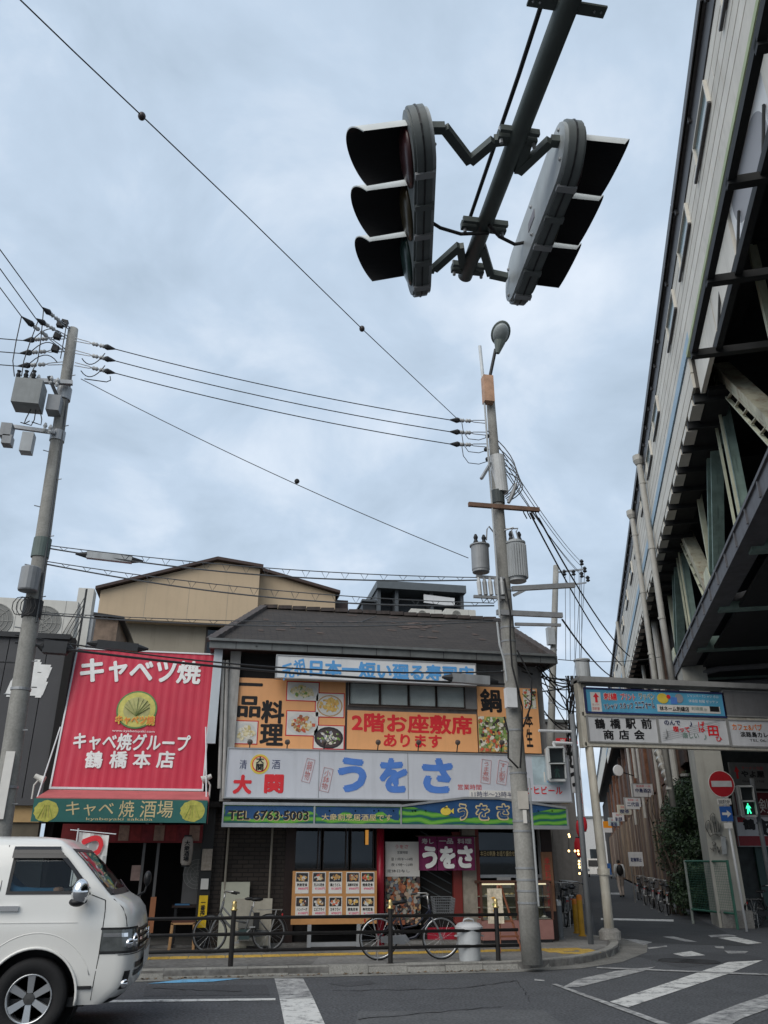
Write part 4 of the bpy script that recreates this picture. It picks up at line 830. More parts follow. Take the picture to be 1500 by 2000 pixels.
hp_(MB().box(g4.x, g4.x + .5, YB + .9, YB + 10, 5, g4.z - .12), 'side_wall', m_woodd)
for k, x in ((0, .28), (1, .55), (2, .80)): xx = gl.x + (gr.x - gl.x) * x; hp_(MB().box(xx, xx + .012, YB - .004, YB, gl2.z, gl.z + .55), 'render_joint', m_beige2)
wx0, wx1 = F(402, 1240, YB + .5).x, F(440, 1240, YB + .5).x; wz0, wz1 = F(420, 1268, YB + .5).z, F(420, 1214, YB + .5).z
wn_ = hp_(MB().box(wx0, wx1, YB + .48, YB + .56, wz0 - .4, wz1), 'window', m_brown)
hp_(MB().box(wx0 + .08, wx0 + .5, YB + .46, YB + .475, wz0 - .4, wz1 - .1), 'curtain', m_curtain, wn_); hp_(MB().box(wx0 + .06, wx1 - .06, YB + .44, YB + .45, wz0 - .4, wz1 - .08), 'pane', m_shopglass, wn_)
# -- dark rooftop house behind the slate roof
YR = 27.0; p0, p1 = F(737, 1180, YR), F(906, 1180, YR); zt_r = F(820, 1156, YR).z; zb_r = 6.5
rh = thing('rooftop_house', 'dark grey flat-roofed upper house with a balcony behind the slate roof', 'building', (p0.x, YR, 0))
def hq_(t, n, m, par=None): return t.build(n, m, par or rh, world=True)
m_dg = mat('slate_grey_metal', (.075, .085, .095), .6, var=.12); 
hq_(MB().box(p0.x, p1.x, YR + .8, YR + 6, 0, zt_r), 'wall', m_dg); hq_(MB().box(p0.x - .05, p1.x + .05, YR - .2, YR + 6.2, zt_r, zt_r + .28), 'roof_fascia', mat('roof_fascia', (.10, .115, .125), .5))
for x in (p0.x, p0.x + .65, (p0.x + p1.x) / 2 + .35, p1.x - .12): hq_(MB().box(x, x + .12, YR, YR + .8, 6, zt_r), 'balcony_pier', m_dg)
for k in range(5): hq_(MB().box(p0.x + .1, p1.x - .1, YR + .02, YR + .08, 7.9 + k * .2, 8.05 + k * .2), 'balcony_rail', m_dg)
a_, b_ = F(828, 1174, YR - .1), F(888, 1174, YR - .1); zz0, zz1 = F(858, 1181, YR - .1).z, F(858, 1165, YR - .1).z; hq_(MB().hexa([(a_.x, YR - .1, zz0 + .05), (b_.x, YR - .1, zz0 - .03), (b_.x, YR - .05, zz0 - .03), (a_.x, YR - .05, zz0 + .05), (a_.x, YR - .1, zz1 + .05), (b_.x, YR - .1, zz1 - .03), (b_.x, YR - .05, zz1 - .03), (a_.x, YR - .05, zz1 + .05)]), 'white_panel', m_swhite)
a_, b_ = F(711, 1180, YR), F(736, 1180, YR); o = thing('stair_hut', 'small black stair hut left of the dark rooftop house', 'hut', (a_.x, YR, 0)); MB().box(0, b_.x - a_.x, .3, 3, 0, F(720, 1172, YR).z).build('wall', m_blk, o); MB().box(-.05, b_.x - a_.x, .15, 3.1, F(720, 1172, YR).z, F(720, 1168, YR).z).build('roof', m_dg, o)
for i, x in enumerate((803, 870)):
    a_ = F(x, 1195, 22.5); acunit('low pale air conditioner unit behind the slate ridge, %s of the pair' % ('left' if i == 0 else 'right'), (a_.x, 22.5, F(x, 1204, 22.5).z - .1), .95, .35, .4, 0, 'air conditioners behind the ridge')
# far low roofline left of the rooftop house, and houses behind so that the street is closed
for i, (x0, x1, Y, z, c, lab) in enumerate(((658, 714, 34, 9.2, (.36, .31, .25), 'low pale house roof showing between the beige house and the stair hut'), (-330, 60, 30, 7.5, (.33, .3, .26), 'plain grey house behind the charcoal shop at the far left'), (930, 1090, 33, 7.0, (.26, .25, .24), 'low grey house behind the restaurant at right'))):
    a_, b_ = F(x0, 1200, Y), F(x1, 1200, Y); o = thing('back_house', lab, 'building', (a_.x, Y, 0)); MB().box(0, b_.x - a_.x, 0, 8, 0, z).build('wall', mat('back_wall_%d' % i, c, .8, streak=.4), o); MB().box(-.1, b_.x - a_.x + .1, -.1, 8.1, z, z + .12).build('roof', m_gutter, o)
# white drain channel and strip sign between the two shops
s = Sign('strip_lamp', 'tall narrow white vertical lamp sign between the red billboard and the restaurant', (411, 1268, 428, 1452), 16.3, mat('strip_white', (.55, .60, .64), .4, var=.05), .10)
t = MB()
for k, (x, y0, y1) in enumerate(((432, 1290, 1540), (440, 1290, 1560))):
    a_, b_ = F(x + 4, y0, 16.4), F(x - 4, y1, 16.4); rp_(MB().tube([a_, b_], .035, 8), 'drain_pipe', m_wallwhite)

# ================================================================== UTILITY POLES AND WIRES
m_pole = mat('pole_concrete', (.26, .255, .235), .85, var=.20, scale=2.0, bump=.25, streak=.5, dirt=(.11, .10, .09), fine=.12)
m_wire = mat('wire_black', (.012, .012, .013), .6); m_wireg = mat('wire_grey', (.07, .075, .08), .6)
m_rubber = mat('clamp_black', (.015, .016, .018), .6); m_ins = mat('insulator_grey', (.42, .43, .43), .4, var=.1)
m_tgrey = mat('transformer_grey', (.24, .25, .26), .5, .1, var=.1, streak=.3); m_tlite = mat('box_pale_grey', (.36, .38, .39), .5, var=.08, streak=.25)
m_rustbar = mat('rusty_bar', (.16, .095, .065), .8, var=.35, scale=6, streak=.4)
def cat(a, b, sag=.0, n=14):
    a, b = Vector(a), Vector(b); return [a + (b - a) * (i / n) - Vector((0, 0, 4 * sag * (i / n) * (1 - i / n))) for i in range(n + 1)]
def wire(label, pts_, r=.009, m=None, group=None, name='power_wire', n=5):
    o = MB().tube(pts_, r, n).build(name, m or m_wire); return tag(o, label, 'wire', group)
class Pole:
    def __init__(s, name, label, base, top, r0, r1, group='concrete utility poles'):
        s.b, s.t, s.r0, s.r1 = Vector(base), Vector(top), r0, r1; s.o = thing(name, label, 'utility pole', base, 0, group)
        k = 10; s.add(MB().tube([s.b + (s.t - s.b) * (i / k) for i in range(k + 1)], [r0 + (r1 - r0) * i / k for i in range(k + 1)], 20), 'shaft', m_pole, smooth=True)
    def add(s, t, n, m, par=None, **k): return t.build(n, m, par or s.o, world=True, **k)
    def at(s, z): return s.b + (s.t - s.b) * ((z - s.b.z) / (s.t.z - s.b.z))
    def rad(s, z): return s.r0 + (s.r1 - s.r0) * ((z - s.b.z) / (s.t.z - s.b.z))
    def band(s, z, h=.05, m=None, e=.012): p = s.at(z); s.add(MB().lathe([(s.rad(z) + e, -h / 2), (s.rad(z) + e, h / 2)], p, 20), 'band', m or m_steel)
    def string(s, a, b):
        """dead-end insulator string from the pole (a) out to the wire clamp (b)"""
        a, b = Vector(a), Vector(b); d = b - a; u = Vector((0, 0, .035)); t = MB()
        t.tube([a + u, a + d * .35 + u * .6, a + d * .42], .010, 6).tube([a - u, a + d * .35 - u * .6, a + d * .42], .010, 6)
        o = s.add(t, 'insulator_link', m_steel)
        t = MB()
        for q0, q1 in ((.42, .58), (.60, .74)):
            P = [a + d * (q0 + (q1 - q0) * k / 4) for k in range(5)]; t.tube(P, [.022, .045, .03, .045, .02], 8)
        s.add(t, 'insulator', m_ins, smooth=True)
        s.add(MB().tube([a + d * .74, a + d * .80, a + d * 1.0], [.045, .06, .010], 8), 'wedge_clamp', m_rubber)
    def step(s, z, ang): p = s.at(z); s.add(MB().tube([p + Vector((math.cos(ang), math.sin(ang), 0)) * (s.rad(z) - .02), p + Vector((math.cos(ang), math.sin(ang), 0)) * (s.rad(z) + .10)], .010, 6), 'step_bolt', m_steel)

# ---------------- left pole
PL = Pole('utility_pole', 'leaning concrete utility pole with switch boxes at the left edge', (-3.16, 13.9, PH), tuple(F(143, 643, 13.9)), .175, .095)
YL = 13.9
for i in range(16): PL.step(1.8 + i * .55, (-.5 if i % 2 else 3.6))
ends = []
for y0, y1, y2 in ((663, 682, 0), (687, 705, 1), (711, 729, 2)):
    a_ = F(146, y0, YL - .1); b_ = F(226, y1, YL - .15); PL.string(a_, b_); ends.append(b_)
lends = []
for x, y in ((45, 665), (38, 690), (34, 715)): a_ = F(128, y - 6, YL - .05); b_ = F(x, y, YL - .1); PL.string(a_, b_); lends.append(b_)
tops = []
for (x0, y0), (x1, y1) in (((140, 645), (82, 600)), ((133, 660), (70, 622)), ((128, 685), (42, 618))):
    a_ = F(x0, y0, YL - .05); b_ = F(x1, y1, YL - .6); PL.string(a_, b_); tops.append(b_)
def pxbox(P_, x0, y0, x1, y1, Y, d_, name, m, par=None):
    xm, ym = (x0 + x1) / 2, (y0 + y1) / 2; t = MB(); t.box(F(x0, ym, Y).x, F(x1, ym, Y).x, Y, Y + d_, F(xm, y1, Y).z, F(xm, y0, Y).z); return P_.add(t, name, m, par)
sw = pxbox(PL, 25, 738, 80, 786, YL - .55, .40, 'switch_box', mat('switch_box_grey', (.21, .225, .225), .5, var=.12, streak=.35))
for x in (35, 50, 65): a_ = F(x, 737, YL - .35); PL.add(MB().lathe([(.03, -.02), (.045, .05), (.025, .1), (.04, .14), (0, .16)], a_, 10), 'bushing', m_rubber, sw)
pxbox(PL, 91, 770, 117, 800, YL - .35, .28, 'control_box', m_tgrey)
a_, b_ = F(45, 742, YL - .3), F(142, 748, YL - .2); PL.add(MB().beam(a_, b_, .08, .08), 'cross_arm', m_steel); PL.band(a_.z - .05, .25, m_steel, .03)
a_, b_ = F(95, 735, YL - .3), F(112, 775, YL - .25); PL.add(MB().beam(a_, b_, .03, .06), 'brace', m_blk)
a_, b_ = F(22, 833, YL - .2), F(108, 845, YL - .15); PL.add(MB().beam(a_, b_, .06, .07), 'cross_arm', m_steel); PL.band(b_.z, .2, m_steel, .02)
pxbox(PL, 40, 843, 63, 880, YL - .4, .2, 'meter_box', m_tlite); pxbox(PL, 0, 825, 22, 850, YL - .4, .22, 'meter_box', m_tgrey); pxbox(PL, 3, 848, 22, 865, YL - .4, .2, 'meter_box', m_tgrey)
for k, (x0, y0, x1, y1, dx) in enumerate(((42, 618, 28, 735, -10), (75, 625, 42, 735, -12), (85, 605, 58, 735, 2), (60, 800, 58, 822, -12), (70, 800, 40, 825, 6), (78, 800, 62, 824, 10), (215, 735, 165, 740, 18))):
    a_, b_ = F(x0, y0, YL - .4), F(x1, y1, YL - .45); c_ = F((x0 + x1) / 2 + dx, max(y0, y1) + (6 if k > 2 else -30), YL - .45); PL.add(MB().tube([a_, a_.lerp(c_, .5) + (c_ - a_.lerp(b_, .5)) * .25, c_, c_.lerp(b_, .5), b_], .010, 5), 'jumper_cable', m_wire)
for (x0, y0), (x1, y1), sg in (((120, 655), (60, 668), 14), ((116, 683), (55, 693), 14), ((112, 708), (50, 718), 14), ((130, 628), (118, 700), 20), ((205, 690), (160, 700), -12), ((205, 714), (158, 724), -12)):
    a_, b_ = F(x0, y0, YL - .15), F(x1, y1, YL - .2); P = [a_.lerp(b_, q / 8) + Vector((0, 0, .016 * sg * 4 * (q / 8) * (1 - q / 8))) for q in range(9)]; PL.add(MB().tube(P, .010, 5), 'jumper_cable', m_wire)
for x, y in ((118, 632), (112, 655), (108, 680), (126, 630)): PL.add(MB().beam(F(x - 6, y, YL - .12), F(x + 6, y + 3, YL - .12), .10, .12), 'cover_clamp', m_rubber)
for x, y in ((60, 745), (75, 744), (100, 746), (112, 750), (88, 838), (98, 842)): PL.add(MB().lathe([(.02, -.10), (.04, -.06), (.02, -.02), (.04, .02), (.02, .08), (0, .1)], F(x, y - 4, YL - .28), 8), 'pin_insulator', m_ins)
PL.add(MB().tube([PL.at(z) + Vector((PL.rad(z) * .8, -PL.rad(z) * .7, 0)) for z in (10.2, 9, 8, 7, 6, 5.2)], .018, 6), 'riser_cable', m_wireg)
for z in (2.6, 4.1, 5.4, 6.4): PL.band(z, .04)
z = F(65, 1070, YL).z; PL.band(z, .35, mat('green_grey_clamp', (.10, .13, .12), .6), .02); PL.band(F(60, 1190, YL).z, .3, m_rubber, .02)
c_ = F(58, 1130, YL - .22); PL.add(MB().lathe([(.15, -.22), (.16, -.2), (.16, .18), (.13, .2), (0, .2)], c_, 16), 'grey_canister', m_tgrey)
pxbox(PL, 0, 1467, 18, 1600, YL - .20, .02, 'pole_banner', m_pw); 
for k in range(3): a_ = F(40 + 8 * k, 1185, YL - .15); PL.add(MB().tube([a_ + Vector((.12 * math.cos(q * .7), -.05, .16 * math.sin(q * .7))) for q in range(10)], .008, 5), 'coiled_cable', m_wire)

# ---------------- centre pole with street lamp
PC = Pole('utility_pole', 'tall concrete utility pole with street lamp and transformers beside the restaurant corner', (4.92, 13.35, PH), tuple(F(957, 768, 13.35)), .16, .085)
YC = 13.35
for i in range(9): PC.step(3.0 + i * .8, (-.5 if i % 2 else 3.6))
cends = []
for y0, y1 in ((824, 820), (847, 843), (870, 867)):
    a_ = F(950, y0, YC); b_ = F(878, y1, YC - .05); PC.string(a_, b_); cends.append(b_)
# lamp
l0, l1 = F(957, 735, YC), F(968, 682, YC - .15); la = F(978, 652, YC - .25)
PC.add(MB().tube([l0, l0.lerp(l1, .5), l1], .035, 10), 'lamp_arm', m_blk)
hd = MB(); hd.lathe([(0, .20), (.10, .19), (.19, .10), (.22, 0), (.20, -.02)], (0, 0, 0), 22); hd.xf(Matrix.Translation(la + Vector((.0, 0, .02))) @ Matrix.Rotation(R(-34), 4, 'X') @ Matrix.Rotation(R(10), 4, 'Y') @ Matrix.Diagonal((.92, 1.25, 1, 1)))
lh = PC.add(hd, 'lamp_housing', mat('lamp_green_grey', (.10, .12, .11), .5), smooth=True)
hd = MB(); hd.lathe([(.19, -.01), (.16, -.07), (.09, -.11), (0, -.12)], (0, 0, 0), 22); hd.xf(Matrix.Translation(la + Vector((.0, 0, .02))) @ Matrix.Rotation(R(-34), 4, 'X') @ Matrix.Rotation(R(10), 4, 'Y') @ Matrix.Diagonal((.92, 1.25, 1, 1)))
PC.add(hd, 'lamp_lens', mat('lamp_glass', (.30, .33, .33), .25, var=.15), lh, smooth=True)
PC.add(MB().tube([F(972, 690, YC - .2), F(976, 668, YC - .22)], [.04, .12], 12), 'lamp_neck', mat('lamp_green_grey', (.1, .12, .11)), lh)
PC.add(MB().tube([F(945, 755, YC - .1), F(937, 676, YC - .1)], .035, 10), 'antenna', mat('antenna_white', (.55, .58, .60), .5))
pxbox(PC, 946, 732, 965, 782, YC - .25, .18, 'orange_box', mat('orange_box', (.42, .25, .16), .6, var=.3, scale=5, streak=.4, dirt=(.45, .42, .36)))
a_, b_ = F(970, 892, YC), F(978, 963, YC); PC.add(MB().tube([a_, b_], .15, 18), 'white_sleeve', mat('sleeve_white', (.48, .49, .49), .5, streak=.2))
zc0, zc1 = F(982, 985, YC).z, F(975, 960, YC).z
PC.add(MB().tube([PC.at(zc0), PC.at(zc1)], .13, 16), 'cable_wrap', mat('cable_wrap', (.05, .06, .06), .6))
a_, b_ = F(915, 985, YC - .16), F(1053, 996, YC - .16); PC.add(MB().beam(a_, b_, .07, .08), 'cross_arm', m_rustbar)
for k in range(4): q = b_ + Vector((-.1 - .08 * k, 0, .02)); PC.add(MB().tube([q, q + Vector((.03, 0, -.12)), q + Vector((.1, .05, -.2))], .012, 5), 'wire_clamp', m_rubber)
def transformer(x0, y0, x1, y1, Y, m, ribs):
    xm = (x0 + x1) / 2; c0, c1 = F(xm, y1, Y), F(xm, y0, Y); r_ = (F(x1, (y0 + y1) / 2, Y).x - F(x0, (y0 + y1) / 2, Y).x) / 2; h_ = c1.z - c0.z; t = MB()
    t.lathe([(0, 0), (r_ * .9, 0), (r_ * .9, .03), (r_ * .95, .05), (r_ * .95, h_ * .88), (r_ * 1.08, h_ * .9), (r_ * 1.08, h_ * .94), (r_ * .6, h_), (0, h_)], (c0.x, Y, c0.z), 24)
    o = PC.add(t, 'transformer', m, smooth=False)
    if ribs:
        for k in range(14): an = math.pi * (1 + k / 13); t = MB(); t.beam((c0.x + r_ * 1.0 * math.cos(an), Y + r_ * math.sin(an), c0.z + .06), (c0.x + r_ * 1.0 * math.cos(an), Y + r_ * math.sin(an), c0.z + h_ * .86), .03, .05); PC.add(t, 'cooling_fin', m, o)
    for k in (-.5, .4): PC.add(MB().lathe([(.03, -.05), (.05, 0), (.03, .05), (.045, .1), (.02, .16), (0, .17)], (c0.x + k * r_, Y - .05, c0.z + h_), 10), 'bushing', m_rubber, o)
    return c0, h_, r_
transformer(922, 1062, 957, 1118, YC - .1, m_tgrey, False); transformer(993, 1056, 1029, 1136, YC - .05, m_tlite, True)
for (x0, y0, xm_, ym_, x1, y1) in ((950, 1055, 955, 1028, 968, 1045), (1005, 1055, 1003, 1030, 985, 1036), (1012, 1052, 1012, 1032, 988, 1033)):
    PC.add(MB().tube([F(x0, y0, YC - .15), F(xm_ - 4, ym_ + 6, YC - .15), F(xm_, ym_, YC - .15), F(x1, y1, YC - .1)], .014, 6), 'bushing_lead', m_steel)
a_, b_ = F(1000, 1150, YC - .12), F(1122, 1143, YC - .12); PC.add(MB().beam(a_, b_, .07, .09), 'cross_arm', m_steel); PC.add(MB().beam(F(1003, 1163, YC - .12), F(1035, 1147, YC - .12), .05, .05), 'brace', m_steel)
a_, b_ = F(970, 1196, YC - .16), F(1098, 1202, YC - .16); PC.add(MB().beam(a_, b_, .07, .09), 'cross_arm', m_steel); a_, b_ = F(1006, 1219, YC - .16), F(1095, 1221, YC - .16); PC.add(MB().beam(a_, b_, .05, .05), 'cross_arm', m_steel)
rk = random.Random(5)
for k in range(5):
    c_ = F(934 + k * 11, 1128, YC - .12); PC.add(MB().tube([c_, c_ + Vector((0, -.02, -.06)), c_ + Vector((0, -.02, -.10)), c_ + Vector((.01, -.03, -.34))], [.02, .03, .045, .04], 8), 'cut_out_fuse', m_tgrey if k % 2 else m_ins); PC.add(MB().tube([c_ + Vector((.01, -.03, -.34)), c_ + Vector((.06, -.03, -.48)), c_ + Vector((.14, 0, -.40))], .008, 5), 'fuse_lead', m_wire)
a_, b_ = F(925, 1165, YC - .14), F(985, 1168, YC - .14); PC.add(MB().beam(a_, b_, .05, .05), 'cross_arm', m_steel)
a_, b_ = F(930, 1126, YC - .1), F(985, 1130, YC - .1); PC.add(MB().beam(a_, b_, .05, .05), 'cross_arm', m_steel)
pxbox(PC, 990, 1343, 1010, 1381, YC - .28, .14, 'white_box', mat('white_box', (.60, .61, .62), .5))
# conduit and cables hugging the pole
PC.add(MB().tube([F(945, 770, YC - .14), F(958, 950, YC - .16), F(968, 1080, YC - .18), F(976, 1205, YC - .19)], .02, 8), 'conduit', m_tlite)
PC.add(MB().tube([F(971, 1215, YC - .2), F(976, 1260, YC - .2), F(985, 1290, YC - .2), F(990, 1330, YC - .2)], .02, 8), 'conduit', m_tlite)
PC.add(MB().tube([F(1033, 1520, YC - .1), F(1047, 1700, YC - .1), F(1052, 1770, YC - .1)], .02, 8), 'conduit', m_tlite)
for x0, y0, x1, y1, d_ in ((1000, 1300, 1016, 1500, 12), (985, 1400, 1012, 1500, -6), (1010, 1270, 1022, 1420, 22), (985, 1130, 1000, 1300, 4)):
    PC.add(MB().tube([F(x0, y0, YC - .2), F((x0 + x1) / 2 + d_, (y0 + y1) / 2 - 20, YC - .22), F((x0 + x1) / 2 + d_, (y0 + y1) / 2 + 30, YC - .22), F(x1, y1, YC - .2)], .016, 6), 'hanging_cable', m_wire)
for z in (.95, 1.12, 1.28, 1.45, 2.0, 2.15, 2.9, 3.6, 4.25, 4.9, 5.15, 5.4, 6.1): PC.band(z, .03, m_tgrey, .008)
for x0, y0, x1, y1, m in ((1012, 1545, 1032, 1580, mat('paper_sticker', (.5, .47, .42), .7)), (1022, 1582, 1029, 1608, m_pw)): pxbox(PC, x0, y0, x1, y1, YC - .165, .01, 'sticker', m)
for k in range(5):
    a_ = F(970, 858 + k * 14, YC - .05); b_ = F(984 + k * 2, 968 + k * 3, YC - .12); bulge = F(1008 + k * 3, 918 + k * 7, YC - .12) - a_.lerp(b_, .5)
    PC.add(MB().tube([a_.lerp(b_, q / 8) + bulge * (4 * (q / 8) * (1 - q / 8)) for q in range(9)], .011, 5), 'loop_cable', m_wireg)
PC.add(MB().tube([F(1008, 945, YC - .15), F(1001, 965, YC - .15), F(993, 982, YC - .15)], [.03, .045, .03], 8), 'cable_joint', m_tgrey)
for k, (y0, y1) in enumerate(((822, 853), (845, 878), (868, 900))): a_ = F(902, y0 + 3, YC - .05); b_ = F(955, y1, YC - .1); c_ = F(915, y1 + 4, YC - .08); PC.add(MB().tube([a_, a_.lerp(c_, .6) + Vector((-.05, 0, 0)), c_, c_.lerp(b_, .5) + Vector((0, 0, -.05)), b_], .008, 5), 'jumper_cable', m_wire)
for x, y in ((958, 852), (955, 878), (958, 897)): PC.add(MB().sphere(F(x - 6, y, YC - .1), .045, 8, 5), 'wire_clamp', m_rubber)
a_, b_ = F(958, 905, YC - .1), F(940, 935, YC - .3); PC.add(MB().beam(a_, b_, .05, .05), 'brace', m_steel)

# ---------------- far pole in the alley
pf = UV(33, -1.55); Pz = F(1083, 1105, pf.y)
PF = Pole('utility_pole', 'distant concrete utility pole standing inside the alley behind the gate', (pf.x, pf.y, PH), (F(1086, 1105, pf.y).x, pf.y, F(1086, 1105, pf.y).z), .17, .12)
YF = pf.y
a_, b_ = F(1085, 1118, YF), F(1140, 1112, YF); PF.add(MB().beam(a_, b_, .07, .07), 'cross_arm', m_steel); a_, b_ = F(1110, 1143, YF), F(1145, 1138, YF); PF.add(MB().beam(a_, b_, .06, .06), 'cross_arm', m_steel)
for x, y in ((1136, 1098), (1142, 1112), (1136, 1122), (1148, 1130), (1102, 1118), (1120, 1118)): PF.add(MB().lathe([(.03, -.15), (.10, -.1), (.05, -.03), (.10, .03), (.04, .12), (0, .14)], F(x, y, YF), 8), 'insulator', m_rubber)
pxbox(PF, 1071, 1225, 1084, 1258, YF - .3, .25, 'white_box', m_tlite)
c0 = F(1140, 1328, YF); PF.add(MB().lathe([(0, 0), (.26, 0), (.3, .05), (.3, .75), (.34, .78), (.34, .84), (0, .9)], c0, 18), 'transformer', m_tlite); PF.add(MB().beam(F(1105, 1330, YF), F(1140, 1332, YF), .06, .06), 'transformer_bracket', m_steel)
for k in range(4): PF.band(3 + k * 2.2, .05)
for k in range(4): x = 1104 + k * 9; PF.add(MB().tube([F(x, 1120, YF), F(x + 1, 1290, YF)], .012, 5), 'drop_wire', m_wireg)

# ---------------- wires
ordn = ('top', 'middle', 'bottom')
for i in range(3): wire('power wire between the two front poles, %s of the three parallel ones' % ordn[i], cat(ends[i], cends[i], .10), .010, m_wire, 'power wires between the front poles')
wire('thin guy wire sloping from the left pole down to the transformers', cat(F(158, 740, YL), F(915, 1090, YC), .12), .008, m_wireg)
o = wire('long span wire with ball markers running up over the street to the top left', [F(890, 815, YC) + Vector((.15, 0, -.1)), F(890, 815, YC)] + [G(x, y, z) for x, y, z in ((707, 642, 9.35), (480, 420, 9.1), (277, 226, 8.9), (150, 106, 8.8), (40, 0, 8.7))], .0075, m_wire)
d_ = (G(40, 0, 8.7) - G(277, 226, 8.9)); wire('rear end of the ball-marked span wire beyond the picture edge', [G(40, 0, 8.7), G(40, 0, 8.7) + d_ * 4], .0075, m_wire)
for i, (x, y, z, r_) in enumerate(((277, 227, 8.9, .042), (707, 642, 9.35, .045))):
    c_ = G(x, y, z); o = MB().sphere(c_, r_, 12, 8, sz=1.2).build('wire_insulator_ball', mat('ball_brown', (.04, .03, .03), .4), smooth=True); tag(o, 'round strain insulator on the long span wire, %s one' % ('upper left' if i == 0 else 'middle'), 'insulator', 'ball insulators on the span wire')
c_ = F(580, 940, (YL + YC) / 2); o = MB().sphere(c_, .05, 10, 6).build('wire_insulator_ball', m_rubber); tag(o, 'small dark insulator halfway along the thin guy wire', 'insulator')
for i, ((x, y), b_) in enumerate(zip(((-20, 460), (-20, 497), (-20, 535)), tops)): 
    q = G(x, y, 11.6); wire('power wire running from the left pole top toward the upper left, %s of three' % ordn[i], [b_, q, q + (q - b_) * 1.2], .010, m_wire, 'power wires toward the upper left')
for i, b_ in enumerate(lends): wire('power wire leaving the left pole to the left edge, %s of three' % ordn[i], cat(b_, b_ + Vector((-14, 0, .3)), .2), .010, m_wire, 'power wires to the left edge')
def stringwire(label, a_, b_, sag, r_=.009, gap=.14, tie=True):
    P = cat(a_, b_, sag, 22); t = MB(); t.tube(P, r_, 5); Q = [p - Vector((0, 0, gap * (.35 + .65 * math.sin(math.pi * i / 22)))) for i, p in enumerate(P)]; t.tube(Q, r_ * 1.5, 5)
    if tie:
        for i in range(1, 22): t.tube([P[i] + Vector((-.07, 0, 0)), Q[i], P[i] + Vector((.07, 0, 0))], .005, 4)
    tag(t.build('lashed_cable', m_wireg), label, 'cable')
stringwire('lashed telephone cable from the left pole to the transformers, upper one', F(85, 1064, YL), F(935, 1128, YC), .12)
stringwire('lashed telephone cable from the left pole passing in front of the beige gable', F(88, 1096, YL), F(965, 1178, YC), .14)
stringwire('low lashed cable crossing the beige house wall to the lamp pole', F(75, 1196, YL), F(978, 1210, YC), .1, .008, .08)
wire('black cable crossing low over the red billboard and restaurant eave', cat(F(30, 1255, YL), F(985, 1336, YC), .12), .022, m_wire, None, 'telephone_cable')
wire('second black cable just above the roof sign', cat(F(30, 1240, YL), F(990, 1312, YC), .22), .014, m_wire, None, 'telephone_cable')
wire('thin cable draped over the slate roof slope', cat(F(500, 1262, 16.1), F(735, 1203, 19.4), .1), .012, m_wireg, None, 'telephone_cable')
def splice(label, px, Y, m, r_=.07):
    a_, b_ = F(px[0], px[1], Y), F(px[2], px[3], Y); o = thing('splice_box', label, 'cable box', tuple(a_)); d = b_ - a_
    MB().beam((0, 0, 0), d, r_ * 1.6, r_ * 2).build('closure', m, o); MB().tube([d * -.25, (0, 0, 0)], [.02, r_], 8).build('end_cone', m_rubber, o); MB().tube([d, d * 1.25], [r_, .02], 8).build('end_cone', m_rubber, o)
splice('long pale cable splice box hanging right of the left pole', (170, 1084, 258, 1094), YL - .05, m_tlite, .06)
splice('black cable splice box over the charcoal shop front', (86, 1264, 132, 1267), YL, m_blk, .10)
splice('black cable splice box over the red billboard top edge', (190, 1258, 270, 1266), YL + .4, m_blk, .07)
splice('grey cable splice box beside the lamp pole under the roof sign', (882, 1324, 955, 1330), YC - .05, m_tgrey, .075)
tgt = [(1136, 1098), (1142, 1112), (1136, 1124), (1148, 1132)]
for i, ((x, y), (x1, y1)) in enumerate(zip(((968, 862), (970, 878), (972, 890), (975, 905)), tgt)): wire('power wire from the lamp pole down into the alley, %s from the top' % ('first', 'second', 'third', 'fourth')[i], cat(F(x, y, YC), F(x1, y1, YF), .25), .010, m_wire, 'power wires into the alley')
for i, ((x, y), (x1, y1)) in enumerate((((1035, 1002), (1215, 1300)), ((1052, 1012), (1230, 1282)), ((1098, 1210), (1215, 1325)))):
    b_ = VV(x1, y1, 2.2); b_ = UV(b_[1], 2.2, b_[2]); wire('thick sagging service cable from the lamp pole to the viaduct, %s' % ('outer', 'inner', 'lower')[i], cat(F(x, y, YC - .1), b_, .35), .018, m_wire, None, 'service_cable')
wire('thin horizontal wire crossing from the roof corner to the viaduct', cat(F(1090, 1288, 17), UV(27, 3.0, F(1330, 1293, 24).z), .1), .010, m_wireg)
for k in range(3): wire('alley overhead wire receding past the far pole, %s' % ('left', 'middle', 'right')[k], cat(F(tgt[k][0], tgt[k][1], YF), UV(75, -1.0 + .6 * k, 9.0 - k * .2), .6), .012, m_wireg, 'far alley wires')

# ================================================================== OVERHEAD TRAFFIC SIGNALS
m_sig = mat('signal_grey', (.34, .37, .38), .45, var=.1, streak=.25); m_sigd = mat('signal_dark', (.12, .135, .135), .5, var=.15)
m_arm = mat('signal_arm', (.075, .09, .085), .5, .2, var=.15, streak=.2); m_hoodin = mat('hood_inside', (.006, .006, .008), .7)
ZA = 4.85
ae = G(908, 540, ZA); a0 = G(1112, 0, ZA); ad_ = (a0 - ae); ad_.z = 0; ad_.normalize()
gan = thing('signal_mast', 'dark green steel signal mast arm reaching overhead across the street', 'signal mast', (ae.x, ae.y, ZA))
base = ae + ad_ * 6.8
def gp_(t, n, m, par=None, **k): return t.build(n, m, par or gan, world=True, **k)
gp_(MB().tube([ae, ae + ad_ * .8, ae + ad_ * 3.5, base], [.044, .046, .056, .075], 20), 'arm', m_arm, smooth=True)
gp_(MB().tube([Vector((base.x, base.y, 0)), base + Vector((0, 0, 1.2))], .12, 20), 'post', m_arm, smooth=True)
